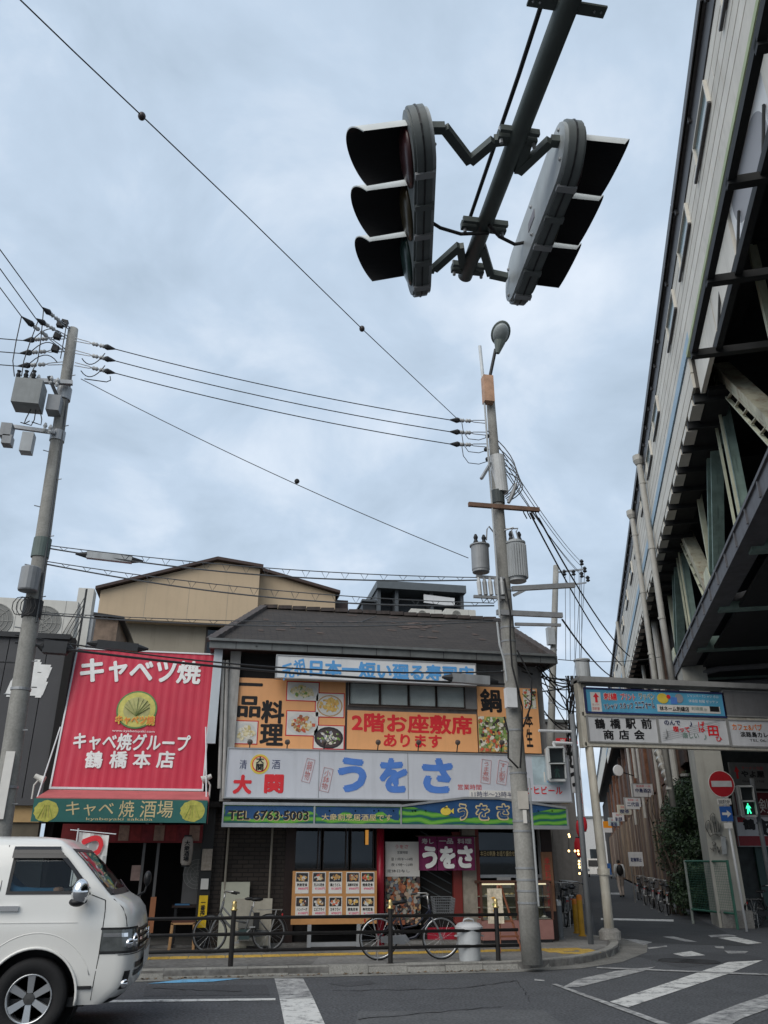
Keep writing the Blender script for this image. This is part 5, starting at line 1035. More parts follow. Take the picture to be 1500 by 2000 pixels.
gp_(MB().tube([ae + Vector((-.07, -.1, .09)) + ad_ * .3, ae + Vector((-.07, 0, .10)) + ad_ * 1.3, ae + Vector((-.10, 0, .14)) + ad_ * 3, base + Vector((-.1, 0, .2))], .011, 8), 'feed_cable', m_wire)
def clamp(dist, w_=.26, z=.0):
    c = ae + ad_ * dist; r = Vector((ad_.y, -ad_.x, 0)); t = MB()
    t.beam(c - r * w_ / 2 + Vector((0, 0, z)), c + r * w_ / 2 + Vector((0, 0, z)), .035, .045).beam(c - r * w_ / 2 + ad_ * .045, c + r * w_ / 2 + ad_ * .045, .02, .035); cl = gp_(t, 'arm_clamp', m_arm)
    for k in (-.42, .42): gp_(MB().tube([c + r * w_ * k + Vector((0, 0, -.05)), c + r * w_ * k + Vector((0, 0, .06))], .010, 6), 'clamp_bolt', m_steel, cl)
clamp(.42); clamp(.06, .20); clamp(1.04, .2)
# flat bracket near the top of the picture
c = ae + ad_ * 1.72; r = Vector((ad_.y, -ad_.x, 0)); t = MB(); t.beam(c - r * .17, c + r * .17, .05, .012); gp_(t, 'flat_bracket', m_arm)
for k in (-.15, -.12, .12, .15): gp_(MB().sphere(c + r * k + Vector((0, 0, -.008)), .006, 6, 4), 'bracket_bolt', m_steel)

def signal(label, near, far, facing, tilt, z):
    """horizontal three-lamp head; near/far = ends of the body in plan, facing = +1 lamps to the right of the picture, -1 to the left"""
    near = Vector((near.x, near.y, 0)); far = Vector((far.x, far.y, 0)); L_ = (far - near).length; mid = (near + far) / 2
    d = (far - near).normalized(); ang = math.atan2(d.y, d.x)
    o = thing('traffic_signal', label, 'traffic light', (mid.x, mid.y, z), 0, 'overhead traffic signals')
    o.rotation_euler = Matrix.Rotation(ang, 3, 'Z').to_euler()
    # local: x along the body away from camera, y = across; lamps face -facing*y ; body is a stadium plate
    sy = -facing; Rt = Matrix.Rotation(-tilt * sy, 4, 'X'); hh = .18; th = .038
    def stad(hx, hz, n=10):
        P = []
        for cx, a1 in ((hx - hz, -90), (-(hx - hz), 90)):
            for k in range(n + 1): a = R(a1 + 180 * k / n); P.append((cx + hz * math.cos(a), hz * math.sin(a)))
        return P
    MB().prism(stad(L_ / 2, hh), -th, th).xf(Rt).build('housing', m_sigd, o, auto=35)
    MB().prism(stad(L_ / 2 - .015, hh - .015), -sy * th, -sy * (th + .02)).xf(Rt).build('back_cover', m_sig, o, auto=35)
    MB().prism(stad(L_ / 2 - .015, hh - .015), sy * th, sy * (th + .012)).xf(Rt).build('front_plate', m_sigd, o, auto=35)
    for i in (-1, 0, 1):
        cx = i * .375; y0 = sy * (th + .012); rr_ = .168
        ln = MB(); ln.lathe([(.15, 0), (.15, .012), (.10, .03), (0, .04)], (0, 0, 0), 24, 'Z'); ln.xf(Rt @ Matrix.Translation((cx, y0, 0)) @ Matrix.Rotation(R(-90 * sy), 4, 'X')); lens = ln.build('lens', mat('lens_%d' % i, ((.04, .012, .012), (.04, .03, .012), (.012, .035, .03))[i + 1], .3), o, smooth=True)
        t = MB(); n = 28; a0_, a1_ = R(8), R(172)
        ring = lambda a, rr, q: (cx + rr * math.cos(a), y0 + sy * q, rr * math.sin(a))
        def ln_(a): s_ = .5 + .5 * math.sin(a); return .20 + .09 * max(0, math.sin(a)) ** .9
        for k in range(n):
            p, q = a0_ + (a1_ - a0_) * k / n, a0_ + (a1_ - a0_) * (k + 1) / n
            t.cm = 0; t.face([ring(p, rr_, 0), ring(q, rr_, 0), ring(q, rr_ * 1.03, ln_(q)), ring(p, rr_ * 1.03, ln_(p))])
            t.cm = 1; ri = rr_ - .006; t.face([ring(p, ri, 0), ring(q, ri, 0), ring(q, ri * 1.03, ln_(q)), ring(p, ri * 1.03, ln_(p))])
            t.cm = 0; t.face([ring(p, ri * 1.03, ln_(p)), ring(q, ri * 1.03, ln_(q)), ring(q, rr_ * 1.03, ln_(q)), ring(p, rr_ * 1.03, ln_(p))])
        t.xf(Rt); t.build('hood', [mat('hood_outside', (.58, .61, .61), .5, var=.08), m_hoodin], o, smooth=True)
    for i in range(5):                                  # hinges, latches and screws along the housing
        x = -L_ / 2 + .2 + i * (L_ - .4) / 4
        b_ = MB(); b_.box(x - .018, x + .018, -th - .012, th + .012, -hh - .012, -hh + .006); b_.xf(Rt); b_.build('hinge', m_sigd if i % 2 else m_steel, o)
    for x in (-L_ / 2 + .1, L_ / 2 - .1, 0):
        for z_ in (-.10, .10): b_ = MB(); b_.sphere((x, -sy * (th + .022), z_), .010, 8, 4); b_.xf(Rt); b_.build('screw', m_steel, o)
    b_ = MB(); b_.box(-.06, .06, -sy * (th + .023), -sy * (th + .020), -.03, .03); b_.xf(Rt); b_.build('maker_label', mat('label_grey', (.16, .15, .17), .5, var=.3, scale=40), o)
    b_ = MB(); b_.prism([(p[0], p[1]) for p in stad(L_ / 2 + .004, hh + .004)], -.004, .004); b_.xf(Rt); b_.build('housing_seam', m_blk, o)
    return o, L_
sl, Ll = signal('overhead traffic signal on the left of the arm, hoods facing left', G(818, 222, 4.80), G(812, 558, 4.80), -1, R(10), 4.80)
sr, Lr = signal('overhead traffic signal on the right of the arm, hoods facing right', G(1128, 252, 4.80), G(1004, 574, 4.80), 1, R(3), 4.80)
# zig-zag brackets from the arm to the heads
def bracket(pxs, z0, z1, sub):
    n = len(pxs); P = [G(x, y, z0 + (z1 - z0) * i / (n - 1)) for i, (x, y) in enumerate(pxs)]
    for p, q in zip(P, P[1:]): gp_(MB().beam(p, q, .045, .04), sub, m_arm)
bracket([(990, 272), (965, 275), (918, 315), (868, 250), (830, 250)], ZA, 4.83, 'head_bracket')
bracket([(1000, 285), (1030, 280), (1012, 335), (1075, 275), (1128, 280)], ZA, 4.83, 'head_bracket')
bracket([(905, 520), (898, 480), (848, 525), (832, 525)], ZA, 4.83, 'head_bracket')
bracket([(915, 520), (942, 482), (958, 535), (990, 542)], ZA, 4.83, 'head_bracket')
for pxs in ([(836, 430), (860, 445), (900, 457), (955, 455)], [(955, 440), (975, 462), (1005, 477), (1035, 472)]):
    gp_(MB().tube([G(x, y, 4.80) for x, y in pxs], .010, 8), 'signal_cable', m_wire)
for x, y in ((838, 430), (1033, 470)): c = G(x, y, 4.80); gp_(MB().beam(c - Vector((.015, 0, 0)), c + Vector((.015, 0, 0)), .035, .05), 'cable_gland', m_rubber)

# ================================================================== RAILWAY VIADUCT (own frame: x = v to the right of the alley, y = u along it)
m_clad = mat('cladding_cream', (.58, .55, .485), .6, var=.10, scale=1.2, streak=.35, dirt=(.30, .27, .23))
m_clad2 = mat('cladding_cream_pale', (.63, .60, .535), .6, var=.10, scale=1.5, streak=.3, dirt=(.34, .31, .27))
m_cblue = mat('cladding_blue', (.30, .42, .52), .6, var=.1); m_cgreen = mat('cladding_green_edge', (.34, .40, .22), .6, var=.15)
m_vgut = mat('viaduct_gutter', (.075, .073, .075), .5, .2, var=.2, streak=.3); m_tgreen = mat('truss_green', (.19, .27, .24), .6, var=.25, scale=3, streak=.4, dirt=(.03, .035, .03))
m_trust = mat('truss_rust', (.42, .40, .30), .75, var=.25, scale=2.5, streak=.95, dirt=(.17, .065, .03)); m_tpale = mat('truss_pale_green', (.50, .51, .38), .6, var=.2, scale=3, streak=.4, dirt=(.15, .12, .07))
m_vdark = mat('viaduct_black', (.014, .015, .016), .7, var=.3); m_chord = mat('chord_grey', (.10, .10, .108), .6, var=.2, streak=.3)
m_pipe = mat('downpipe_grey', (.38, .37, .34), .6, var=.1, streak=.25)
via = thing('railway_viaduct', 'elevated railway viaduct with cream cladding over a green steel truss', 'viaduct', (0, 0, 0), -AL)
def vp(t, n, m, par=None, **k): return t.build(n, m, par or via, **k)
VW, VT = 2.7, 3.3; ZG, ZW = 12.35, 10.12; ZB, ZT = 6.72, 10.7
U0, U1 = -8.0, 150.0
# cladding boards, in rows
rows = 7; rh_ = (ZG - .40 - ZW) / rows; vp(MB().box(VW - .02, VW + .06, U0, U1, ZG - .40, ZG - .02), 'eave_fascia', m_vgut); rk = random.Random(11)
for k in range(rows):
    u = U0 + rk.uniform(0, 2); z0 = ZW + k * rh_
    while u < 75:
        ln = 4.0; m = m_clad if rk.random() < .6 else m_clad2
        if k == 0 and u >= 12.5: m = m_cblue
        vp(MB().box(VW - (.03 if k == 0 else 0), VW + .06, u + .006, u + ln - .006, z0 + .012, z0 + rh_ - .012), 'cladding_panel', m); u += ln
vp(MB().box(VW - .04, VW + .05, U0, 13.3, ZW - .06, ZW + .035), 'edge_trim', m_cgreen); vp(MB().box(VW + .05, VW + .25, U0, U1, ZW, ZG), 'wall_core', mat('cladding_joint', (.10, .09, .08), .7)); vp(MB().box(VW, VW + .06, 75, U1, ZW, ZG), 'far_cladding', m_clad)
for k in range(2):                       # the wall comes lower past the frame
    u = 13.4
    while u < 75: vp(MB().box(VW, VW + .06, u + .006, u + 2.99, ZW - .33 * (k + 1) + .012, ZW - .33 * k - .012), 'cladding_panel', m_clad2 if (int(u) + k) % 2 else m_clad); u += 3.0
vp(MB().box(VW + .05, VW + .2, 13.4, 75, ZW - .66, ZW), 'wall_core', mat('cladding_joint', (.1, .09, .08)))
u = 13.6
while u < 60:
    vp(MB().box(VW + .02, VT + .2, u, u + .10, ZW - .84, ZW - .67), 'floor_bracket', m_vdark); vp(MB().box(VW + .01, VW + .22, u + .2, u + .8, ZW - .80, ZW - .67), 'junction_box', m_clad2); u += 1.0
vp(MB().box(VW + .25, VT + .1, 13.4, 60, ZW - .75, ZW - .66), 'ledge_soffit', m_vdark)
# slot windows with proud frames
for u in (6.3, 8.9, 11.3, 13.6, 17.6, 19.9, 22.6, 26.5, 29.5, 33, 37, 41, 45, 49, 53):
    wd = 1.15; zc = ZG - .74; f_ = MB(); f_.box(VW - .05, VW + .01, u - .05, u + wd + .05, zc - .22, zc - .19).box(VW - .05, VW + .01, u - .05, u - .01, zc - .19, zc + .19).box(VW - .05, VW + .01, u + wd + .01, u + wd + .05, zc - .19, zc + .19).box(VW - .05, VW + .01, u - .05, u + wd + .05, zc + .19, zc + .22)
    w_ = vp(f_, 'slot_window', m_clad2); vp(MB().box(VW - .012, VW - .004, u, u + wd, zc - .19, zc + .19), 'pane', mat('slot_pane', (.16, .22, .24), .12, var=.2), w_); vp(MB().box(VW - .055, VW - .012, u - .06, u + wd + .3, zc - .26, zc - .22), 'sill', m_vgut, w_)
# eave gutter
u = U0
while u < 80: vp(MB().box(VW - .09, VW + .1, u, u + 3.96, ZG - .02, ZG + .05).box(VW - .11, VW - .07, u, u + 3.96, ZG - .02, ZG + .16), 'eave_gutter', m_vgut); u += 4.0
vp(MB().box(VW - .10, VW + .1, 80, U1, ZG - .02, ZG + .05), 'eave_gutter', m_vgut); vp(MB().box(VW + .1, 10.5, U0, U1, ZG + .05, ZG + .2), 'canopy_roof', m_vgut)
u = U0
while u < 80: vp(MB().box(VW - .07, VW, u + 1.9, u + 1.95, ZG - .14, ZG - .02), 'gutter_bracket', m_vgut); u += 1.0 if 12 < u < 40 else 2.0
# deck, floor and far side (keeps the inside dark as in reality)
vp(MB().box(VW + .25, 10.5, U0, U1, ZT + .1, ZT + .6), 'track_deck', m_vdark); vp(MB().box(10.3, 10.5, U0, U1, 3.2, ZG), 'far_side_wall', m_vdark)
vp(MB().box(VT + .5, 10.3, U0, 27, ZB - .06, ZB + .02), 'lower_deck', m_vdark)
# truss
def member(p, q, w_, h_, m, lat=False, n='truss_member'):
    p, q = Vector(p), Vector(q)
    if not lat: return vp(MB().beam(p, q, w_, h_, (1, 0, 0)), n, m)
    d = (q - p).normalized(); r = d.cross(Vector((1, 0, 0))).normalized(); t = MB(); o = h_ * .5 - .04
    t.beam(p + r * o, q + r * o, .08, w_, (1, 0, 0)) ; t.beam(p - r * o, q - r * o, .08, w_, (1, 0, 0)); L_ = (q - p).length; k = max(2, int(L_ / .75))
    for i in range(k): c = p + d * (L_ * (i + .5) / k); t.beam(c - d * .16, c + d * .16, h_, .02, (1, 0, 0))
    return vp(t, n, m)
vp(MB().box(VT - .12, VT + .3, U0, 26.6, ZB - .02, ZB + .34), 'bottom_chord', m_chord); vp(MB().box(VT - .02, VT + .3, U0, 60, ZT - .35, ZT + .1), 'top_chord', m_vdark)
vp(MB().box(VT - .16, VT - .12, U0, 26.6, ZB + .30, ZB + .36), 'chord_flange', m_chord)
u = U0 + .5
while u < 26: vp(MB().box(VT - .15, VT - .12, u, u + .05, ZB + .02, ZB + .30), 'chord_stiffener', m_chord); u += 1.1
nodes = [26.0, 18.4, 10.8, 3.2, -4.4]           # feet on the bottom chord; apexes half way between
for i, u in enumerate(nodes):
    for v, near_ in ((VT, True), (8.6, False)):
        if i + 1 < len(nodes):
            ap = (u + nodes[i + 1]) / 2
            member((v + .1, u - .15, ZB + .3), (v + .1, ap + .25, ZT - .2), .24, .50, m_tgreen, lat=near_, n='truss_diagonal')
            member((v + .1, ap - .25, ZT - .2), (v + .1, nodes[i + 1] + .15, ZB + .3), .20, .30, m_trust, lat=False, n='truss_diagonal')
            member((v + .12, ap, ZB + .3), (v + .12, ap, ZT - .2), .16, .36, m_tgreen, lat=near_, n='truss_hanger')
            if near_:
                for du in (.24, -.24): member((v - .02, ap + du, ZB + .3), (v - .02, ap + du, ZT - .2), .03, .05, m_tpale, n='hanger_angle')
                pa, pb = Vector((v - .02, ap - .05, ZT - .2)), Vector((v - .02, nodes[i + 1] + .4, ZB + .3))
                for q in (-.2, .2): member(pa + Vector((0, q, 0)), pb + Vector((0, q, 0)), .03, .06, m_tpale, n='diagonal_angle')
                for k in range(9): c_ = pa.lerp(pb, (k + .5) / 9); member(c_ + Vector((-.01, -.2, -.03)), c_ + Vector((-.01, .2, .05)), .02, .05, m_trust, n='lacing_bar')
        member((v + .1, u, ZB + .3), (v + .1, u, ZT - .2), .10, .12, m_tpale if near_ else m_tgreen, n='truss_post')
    ap = u - 3.8
    vp(MB().prism([(ap - .7, ZT - .2), (ap + .7, ZT - .2), (ap + .3, ZT - .95), (ap - .3, ZT - .95)], VT - .05, VT - .03, 'X'), 'gusset_plate', m_tpale)
    vp(MB().prism([(u - .6, ZB + .34), (u + .6, ZB + .34), (u + .25, ZB + .9), (u - .25, ZB + .9)], VT - .05, VT - .03, 'X'), 'gusset_plate', m_tpale)
    for uu in (u, ap): vp(MB().beam((VT + .1, uu, ZB + .1), (10.3, uu, ZB + .1), .3, .35), 'floor_beam', m_tgreen)
    vp(MB().beam((VT + .1, u, ZT - .2), (10.3, u, ZT - .2), .25, .35), 'floor_beam', m_vdark)
    for k in range(9): vp(MB().sphere((VT - .055, u - .4 + .1 * k, ZB + .45), .022, 6, 4), 'rivet', m_tpale)
for i in range(len(nodes) - 1): member((VT + .3, nodes[i], ZB + .15), (9.8, nodes[i + 1], ZB + .15), .12, .15, m_chord, n='lateral_brace'); member((9.8, nodes[i], ZB + .15), (VT + .3, nodes[i + 1], ZB + .15), .12, .15, m_chord, n='lateral_brace')
# pipes slung under the bridge near the pier
for k, (z, u) in enumerate(((6.15, 25.0), (5.75, 25.3), (6.5, 24.4))): vp(MB().tube([(VT + .4, u, z), (4.2, u - .1, z + .1), (9.8, u - .5, z + .15)], .09, 10), 'service_pipe', mat('pipe_dark_grey', (.14, .14, .15), .5))
# black outrigger frame hung out over the street below the wall
zf = 8.6; fr1, fr2 = 2.24, 2.58
for v in (fr1, fr2): vp(MB().box(v, v + .09, U0, 10.9, zf - .07, zf + .07), 'frame_rail', m_vdark)
for u in (10.8, 9.1, 7.4, 5.7, 4.0, 2.3): vp(MB().box(fr1, 6.0, u, u + .11, zf - .12, zf - .01), 'frame_cross_beam', m_vdark)
for u in (10.85, 9.15, 7.45, 5.75, 4.05):
    for v in (3.6,): vp(MB().tube([(v, u, zf), (v, u - .85, zf + 1.1), (v, u - 1.7, zf)], .022, 6), 'frame_brace', m_tpale); vp(MB().tube([(v, u, zf + 1.2), (v, u - .85, zf + .1), (v, u - 1.7, zf + 1.2)], .022, 6), 'frame_brace', m_tpale)
    vp(MB().tube([(fr2 + .05, u, zf), (VW + .12, u, ZW - .5)], .02, 6), 'frame_hanger', m_vdark)
def blotch(name):
    m = mat(name, (.55, .55, .54), .6); n = m.node_tree.nodes; l = m.node_tree.links; b = n['Principled BSDF']; co = n.new('ShaderNodeTexCoord'); nz = n.new('ShaderNodeTexVoronoi'); nz.inputs['Scale'].default_value = .8; l.new(co.outputs['Object'], nz.inputs['Vector'])
    r_ = n.new('ShaderNodeValToRGB'); r_.color_ramp.interpolation = 'CONSTANT'; r_.color_ramp.elements[0].color = (.32, .32, .34, 1); r_.color_ramp.elements[1].color = (.74, .74, .74, 1); r_.color_ramp.elements[1].position = .55; l.new(nz.outputs['Distance'], r_.inputs[0]); l.new(r_.outputs[0], b.inputs['Base Color']); return m
brd = thing('bridge_billboard', 'pale advertising board with grey shapes inside the black frame under the viaduct', 'billboard', (0, 0, 0), -AL)
for ua, ub, zb_ in ((U0, 6.6, 9.25), (7.3, 9.6, 9.25)): MB().box(VW + .14, VW + .20, ua, ub, zb_, ZW - .02).build('board', blotch('board_blotch'), brd)
for ua, ub in ((6.65, 7.25), (9.65, 11.4), (11.45, 13.35)): vp(MB().box(VW + .10, VW + .18, ua, ub, 9.3, ZW - .02), 'skirt_panel', m_clad2)
# downpipes
for k, (x, y0, y1, v) in enumerate(((1245, 880, 1330, VW - .13), (1228, 960, 1325, VW - .12))):
    a_ = VV(x, y0, v); vp(MB().tube([(v, a_[1], ZG - .05), (v, a_[1], ZG - .4), (v + .02, a_[1], 7.5), (v + .05, a_[1], 5.6 if k == 0 else 3.0)], .085, 12), 'downpipe', m_pipe, smooth=True)
    for z in (11.5, 9.5, 7.5, 5.5, 3.5): vp(MB().lathe([(.10, -.03), (.10, .03)], (v + .01, a_[1], z), 12), 'pipe_joint', m_pipe)
    vp(MB().lathe([(.11, -.12), (.17, .0), (.17, .16), (0, .16)], (v, a_[1], ZG - .14), 12), 'rain_head', m_pipe)
a_ = VV(1200, 1170, VW - .12); vp(MB().tube([(VW - .12, a_[1], ZG - .05), (VW - .1, a_[1], 5)], .08, 8), 'downpipe', m_pipe)
# concrete pier under the end of the truss
vp(MB().hexa([(3.18, 24.2, 0), (3.92, 24.2, 0), (3.92, 25.6, 0), (3.18, 25.6, 0), (3.22, 24.3, ZB), (3.88, 24.3, ZB), (3.88, 25.5, ZB), (3.22, 25.5, ZB)]), 'concrete_pier', mat('pier_concrete', (.36, .355, .32), .85, var=.15, scale=1.2, streak=.5, dirt=(.16, .15, .13), bump=.2))
vp(MB().box(3.25, 4.0, 24.05, 25.8, .0, .40), 'pier_base', m_conc_d)
# steelwork beyond the pier: columns, rusty sheets and timber hoarding along the alley
for u in (30, 34, 38.5, 43, 48, 53, 58, 64, 70, 77, 85, 95, 106): vp(MB().box(3.3, 3.6, u, u + .35, 4.2, ZW - .9), 'steel_column', m_rust if int(u) % 2 else mat('column_brown', (.10, .06, .045), .8, var=.3, streak=.4))
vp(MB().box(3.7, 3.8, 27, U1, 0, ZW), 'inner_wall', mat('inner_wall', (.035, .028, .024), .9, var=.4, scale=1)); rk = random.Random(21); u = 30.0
mh = [mat('hoarding_%d' % i, c, .85, var=.25, scale=1.5, streak=.45, dirt=(.07, .045, .03)) for i, c in enumerate(((.22, .155, .105), (.15, .10, .07), (.27, .20, .14), (.10, .06, .045)))]
while u < 115:
    wd = rk.uniform(.8, 1.3); vp(MB().box(3.28 + rk.uniform(-.03, .03), 3.4, u + .03, u + wd - .03, .15, 4.3 + rk.uniform(-.15, .15)), 'hoarding_board', rk.choice(mh)); u += wd
u = 28.5
while u < 100:
    wd = rk.uniform(1.0, 1.8); vp(MB().box(3.45, 3.55, u + .03, u + wd - .03, 4.5, 9.0 + rk.uniform(-1.5, .3)), 'upper_sheet', rk.choice([m_rust, mh[3], mat('sheet_dark', (.05, .035, .03), .85, var=.3), mat('sheet_brown', (.13, .075, .05), .85, var=.3, streak=.4)])); u += wd
for u, v in ((29.0, 3.15), (31.8, 3.2), (36, 3.2), (44, 3.1), (52, 3.1)): vp(MB().tube([(v, u, ZW - .5), (v, u, 3.5)], .11 if u < 33 else .08, 10), 'downpipe', m_pipe)
P_ = [(2.9 + .1 * math.sin(k * .5), 31.0 - k * .14, 7.2 - k * .24) for k in range(16)]
du = MB(); du.tube([p for p in P_ for _ in (0, 1)][1:], [.16 if i % 2 else .11 for i in range(31)], 10)
t = MB(); q = []
for p, p2 in zip(P_, P_[1:]):
    p, p2 = Vector(p), Vector(p2); q += [p, p.lerp(p2, .5)]
t.tube(q, [.19 if i % 2 else .12 for i in range(len(q))], 12); vp(t, 'flexible_duct', mat('foil_duct', (.42, .40, .36), .35, .6, var=.3, scale=8))

# ================================================================== SHOPPING STREET GATE
YT = 17.1
gate = thing('street_gate', 'shopping street gate with white posts and signboards across the alley mouth', 'gate', (7.75, YT, 0))
m_gpost = mat('gate_white', (.62, .585, .50), .55, var=.12, scale=4, streak=.5, dirt=(.26, .18, .11)); m_gframe = mat('gate_frame_grey', (.28, .28, .275), .5, var=.1, streak=.3)
def tp(t, n, m, par=None, **k): return t.build(n, m, par or gate, world=True, **k)
gx = 7.95; gz1 = F(1130, 1338, YT).z
tp(MB().tube([(8.0, YT, PH), (8.0, YT, 1.0), (7.93, YT, gz1)], [.10, .095, .085], 16), 'post', m_gpost, smooth=True); tp(MB().lathe([(.22, 0), (.22, .14), (.15, .2), (.0, .2)], (8.0, YT, PH), 18), 'post_base', m_conc)
tp(MB().lathe([(.13, -.06), (.13, .06)], (8.0, YT, 1.35), 16), 'post_collar', m_gpost)
XR = 16.4; zt0, zt1 = F(1300, 1345, YT).z, F(1300, 1337, YT).z
GXa = F(1130, 1400, YT).x
tp(MB().box(GXa, XR, YT - .25, YT + .25, zt1 - .06, zt1 + .06), 'top_cap', m_gframe)
for y in (1397, 1455): z = F(1200, y, YT).z; tp(MB().box(GXa + .05, XR, YT - .1, YT + .1, z - .05, z + .03), 'cross_rail', m_gpost)
tp(MB().box(GXa, GXa + .09, YT - .1, YT + .1, F(1140, 1460, YT).z, zt1), 'end_frame', m_gpost); tp(MB().tube([(XR - .1, YT, PH), (XR - .1, YT, zt1)], .1, 14), 'post', m_gpost)
m_skyblue = mat('board_sky_blue', (.10, .36, .55), .5, var=.2, scale=1.2)
YS_ = YT - .12
s = Sign('gate_top_board', 'light blue advertising board with red arrow along the top of the street gate', (1146, 1351, 1412, 1394), YS_, m_skyblue, .1, frame=m_tnavy, fw=.04)
s.patch(1154, 1352, 1174, 1390, m_pw); a_ = s.box(1158, 1353, 1170, 1372); ux, uz, uw, uh = a_[0], a_[1], a_[2] - a_[0], a_[3] - a_[1]; MB().face([(ux + uw * p, -.006, uz + uh * q) for p, q in ((.3, 0), (.7, 0), (.7, .55), (1, .55), (.5, 1), (0, .55), (.3, .55))]).build('red_arrow', m_tred2, s.o); s.text('まっすぐ', 1157, 1374, 1171, 1378, m_tred, y=-.006); s.text('百軒屋', 1157, 1381, 1171, 1387, m_tred, y=-.006)
for st, a_, m in (('刺繍', (1179, 1354, 1204, 1367), m_tred2), ('プリント', (1212, 1355, 1240, 1367), m_tred2), ('ワッペン', (1248, 1355, 1278, 1367), m_tgreen), ('Tシャツ', (1180, 1375, 1206, 1385), m_tnavy), ('スタッフ', (1210, 1373, 1236, 1384), m_tnavy), ('ユニフォーム', (1240, 1370, 1278, 1384), m_tnavy)):
    s.text(st, *a_, m_pw, bold=.09, y=-.005, ang=(.06 if a_[1] > 1368 else 0)); s.text(st, *a_, m, bold=.025, y=-.010, ang=(.06 if a_[1] > 1368 else 0))
def disc(s_, x, y, r_, m, sx=1., y_=.008): c_ = s_.box(x - r_ * sx, y - r_, x + r_ * sx, y + r_); t = MB(); cx, cz = (c_[0] + c_[2]) / 2, (c_[1] + c_[3]) / 2; t.face([(cx + (c_[2] - c_[0]) / 2 * math.cos(k * .3), -y_, cz + (c_[3] - c_[1]) / 2 * math.sin(k * .3)) for k in range(21)]); t.build('printed_shape', m, s_.o)
disc(s, 1294, 1364, 10, m_tyellow, 1.1); disc(s, 1305, 1361, 4, m_tred2, 1, .011); s.patch(1310, 1362, 1322, 1375, m_tblue, y=-.010); disc(s, 1326, 1364, 9, mat('print_grey', (.32, .32, .34), .5), .9)
s.patch(1284, 1378, 1406, 1392, m_pw, y=-.006); s.text('林ネーム刺繍店', 1288, 1380, 1345, 1389, m_tblack, y=-.012, bold=.02); s.text('刺繍屋.jp', 1350, 1381, 1380, 1389, m_tgreen, y=-.012); s.patch(1386, 1380, 1404, 1390, m_tblack, y=-.012); s.text('ジャンパー Tシャツ ポロ', 1342, 1357, 1402, 1363, m_twhite); s.text('体操服 制服 ゼッケン', 1345, 1367, 1402, 1373, m_twhite)
s2 = Sign('gate_blank_board', 'blank grey board to the right of the light blue one on the street gate', (1416, 1356, 1720, 1402), YS_, mat('board_grey', (.17, .17, .175), .5, var=.1, streak=.3), .1, frame=m_gframe)
m_gsign = mat('gate_sign_white', (.62, .63, .65), .4, var=.05, streak=.2, dirt=(.3, .3, .3))
s = Sign('gate_name_board', 'white gate sign with two rows of black lettering naming the shopping street', (1150, 1402, 1283, 1449), YS_, m_gsign, .1, frame=m_gframe)
for st, x in (('鶴', 1162), ('橋', 1192), ('駅', 1222), ('前', 1253)): s.text(st, x, 1404, x + 19, 1423, m_tblack, bold=.035)
for st, x in (('商', 1179), ('店', 1209), ('会', 1239)): s.text(st, x, 1426, x + 19, 1444, m_tblack, bold=.035)
s = Sign('gate_music_board', 'white gate sign with coloured words and a music stave', (1288, 1405, 1420, 1453), YS_, m_gsign, .1, frame=m_gframe)
for k in range(5):
    a_ = s.box(1294, 1430 + k * 4, 1295, 1431 + k * 4); b_ = s.box(1405, 1404 + k * 4, 1406, 1405 + k * 4); MB().beam((a_[0], -.003, a_[1]), (b_[0], -.003, min(b_[1], s.h)), .003, .006, (0, 1, 0)).build('stave_line', m_tgrey, s.o)
s.text('のんで', 1297, 1407, 1328, 1416, m_tnavy, bold=.03, y=-.008); s.text('喫って', 1315, 1419, 1346, 1430, m_tred2, bold=.03, y=-.008); s.text('楽しい', 1333, 1431, 1364, 1442, m_tgreen, bold=.03, y=-.008); s.text('ば', 1364, 1409, 1376, 1430, m_tred2, y=-.008, bold=.02); s.text('田', 1383, 1418, 1402, 1437, m_tred2, bold=.03, y=-.008); s.text('ひ', 1398, 1439, 1410, 1448, m_tred2, bold=.02, y=-.008); s.text('♪', 1346, 1409, 1352, 1419, m_tnavy, y=-.008); s.text('♪', 1374, 1434, 1380, 1445, m_tgreen, y=-.008); s.text('♪', 1298, 1424, 1306, 1444, m_tgrey, y=-.008)
s = Sign('gate_cafe_board', 'white gate sign with orange lettering at the right picture edge', (1426, 1410, 1566, 1458), YS_, m_gsign, .1, frame=m_gframe)
s.text('カフェ&パブ', 1430, 1414, 1488, 1426, mat('letter_orange', (.75, .2, .04)), bold=.03); s.text('淡路島カレー', 1446, 1430, 1510, 1440, m_tblack, bold=.03); s.text('TEL 06-7890', 1464, 1444, 1520, 1449, m_tblack)

# ================================================================== WHITE VAN
m_van = mat('van_white', (.70, .695, .665), .28, var=.02, scale=1, streak=.06, dirt=(.4, .4, .38), spec=.5, coat=.5)
m_chrome = mat('chrome', (.75, .76, .78), .08, 1., var=.02); m_tyre = mat('tyre_rubber', (.012, .012, .013), .8, var=.2, scale=8); m_alloy = mat('alloy_silver', (.52, .53, .54), .28, .8, var=.05)
m_vglass = glassmat('van_glass', (.8, .85, .85), .25, .9); m_plast = mat('black_plastic', (.012, .012, .013), .5); m_seam = mat('panel_gap', (.02, .02, .02), .8)
van = thing('white_van', 'white delivery van driving in from the left with chrome mirror', 'van', (-1.64, 9.3, 0))
W = 1.72
def lerp_tab(tab, z):
    if z <= tab[0][0]: return tab[0][1]
    for (a, b), (c, d) in zip(tab, tab[1:]):
        if z <= c: return b + (d - b) * (z - a) / (c - a)
    return tab[-1][1]
XS = [(.28, .56), (.34, .64), (.42, .72), (.55, .75), (.78, .75), (.95, .73), (1.08, .70), (1.16, .64), (1.22, .55), (1.27, .50), (1.40, .385), (1.55, .25), (1.66, .135), (1.72, .05)]
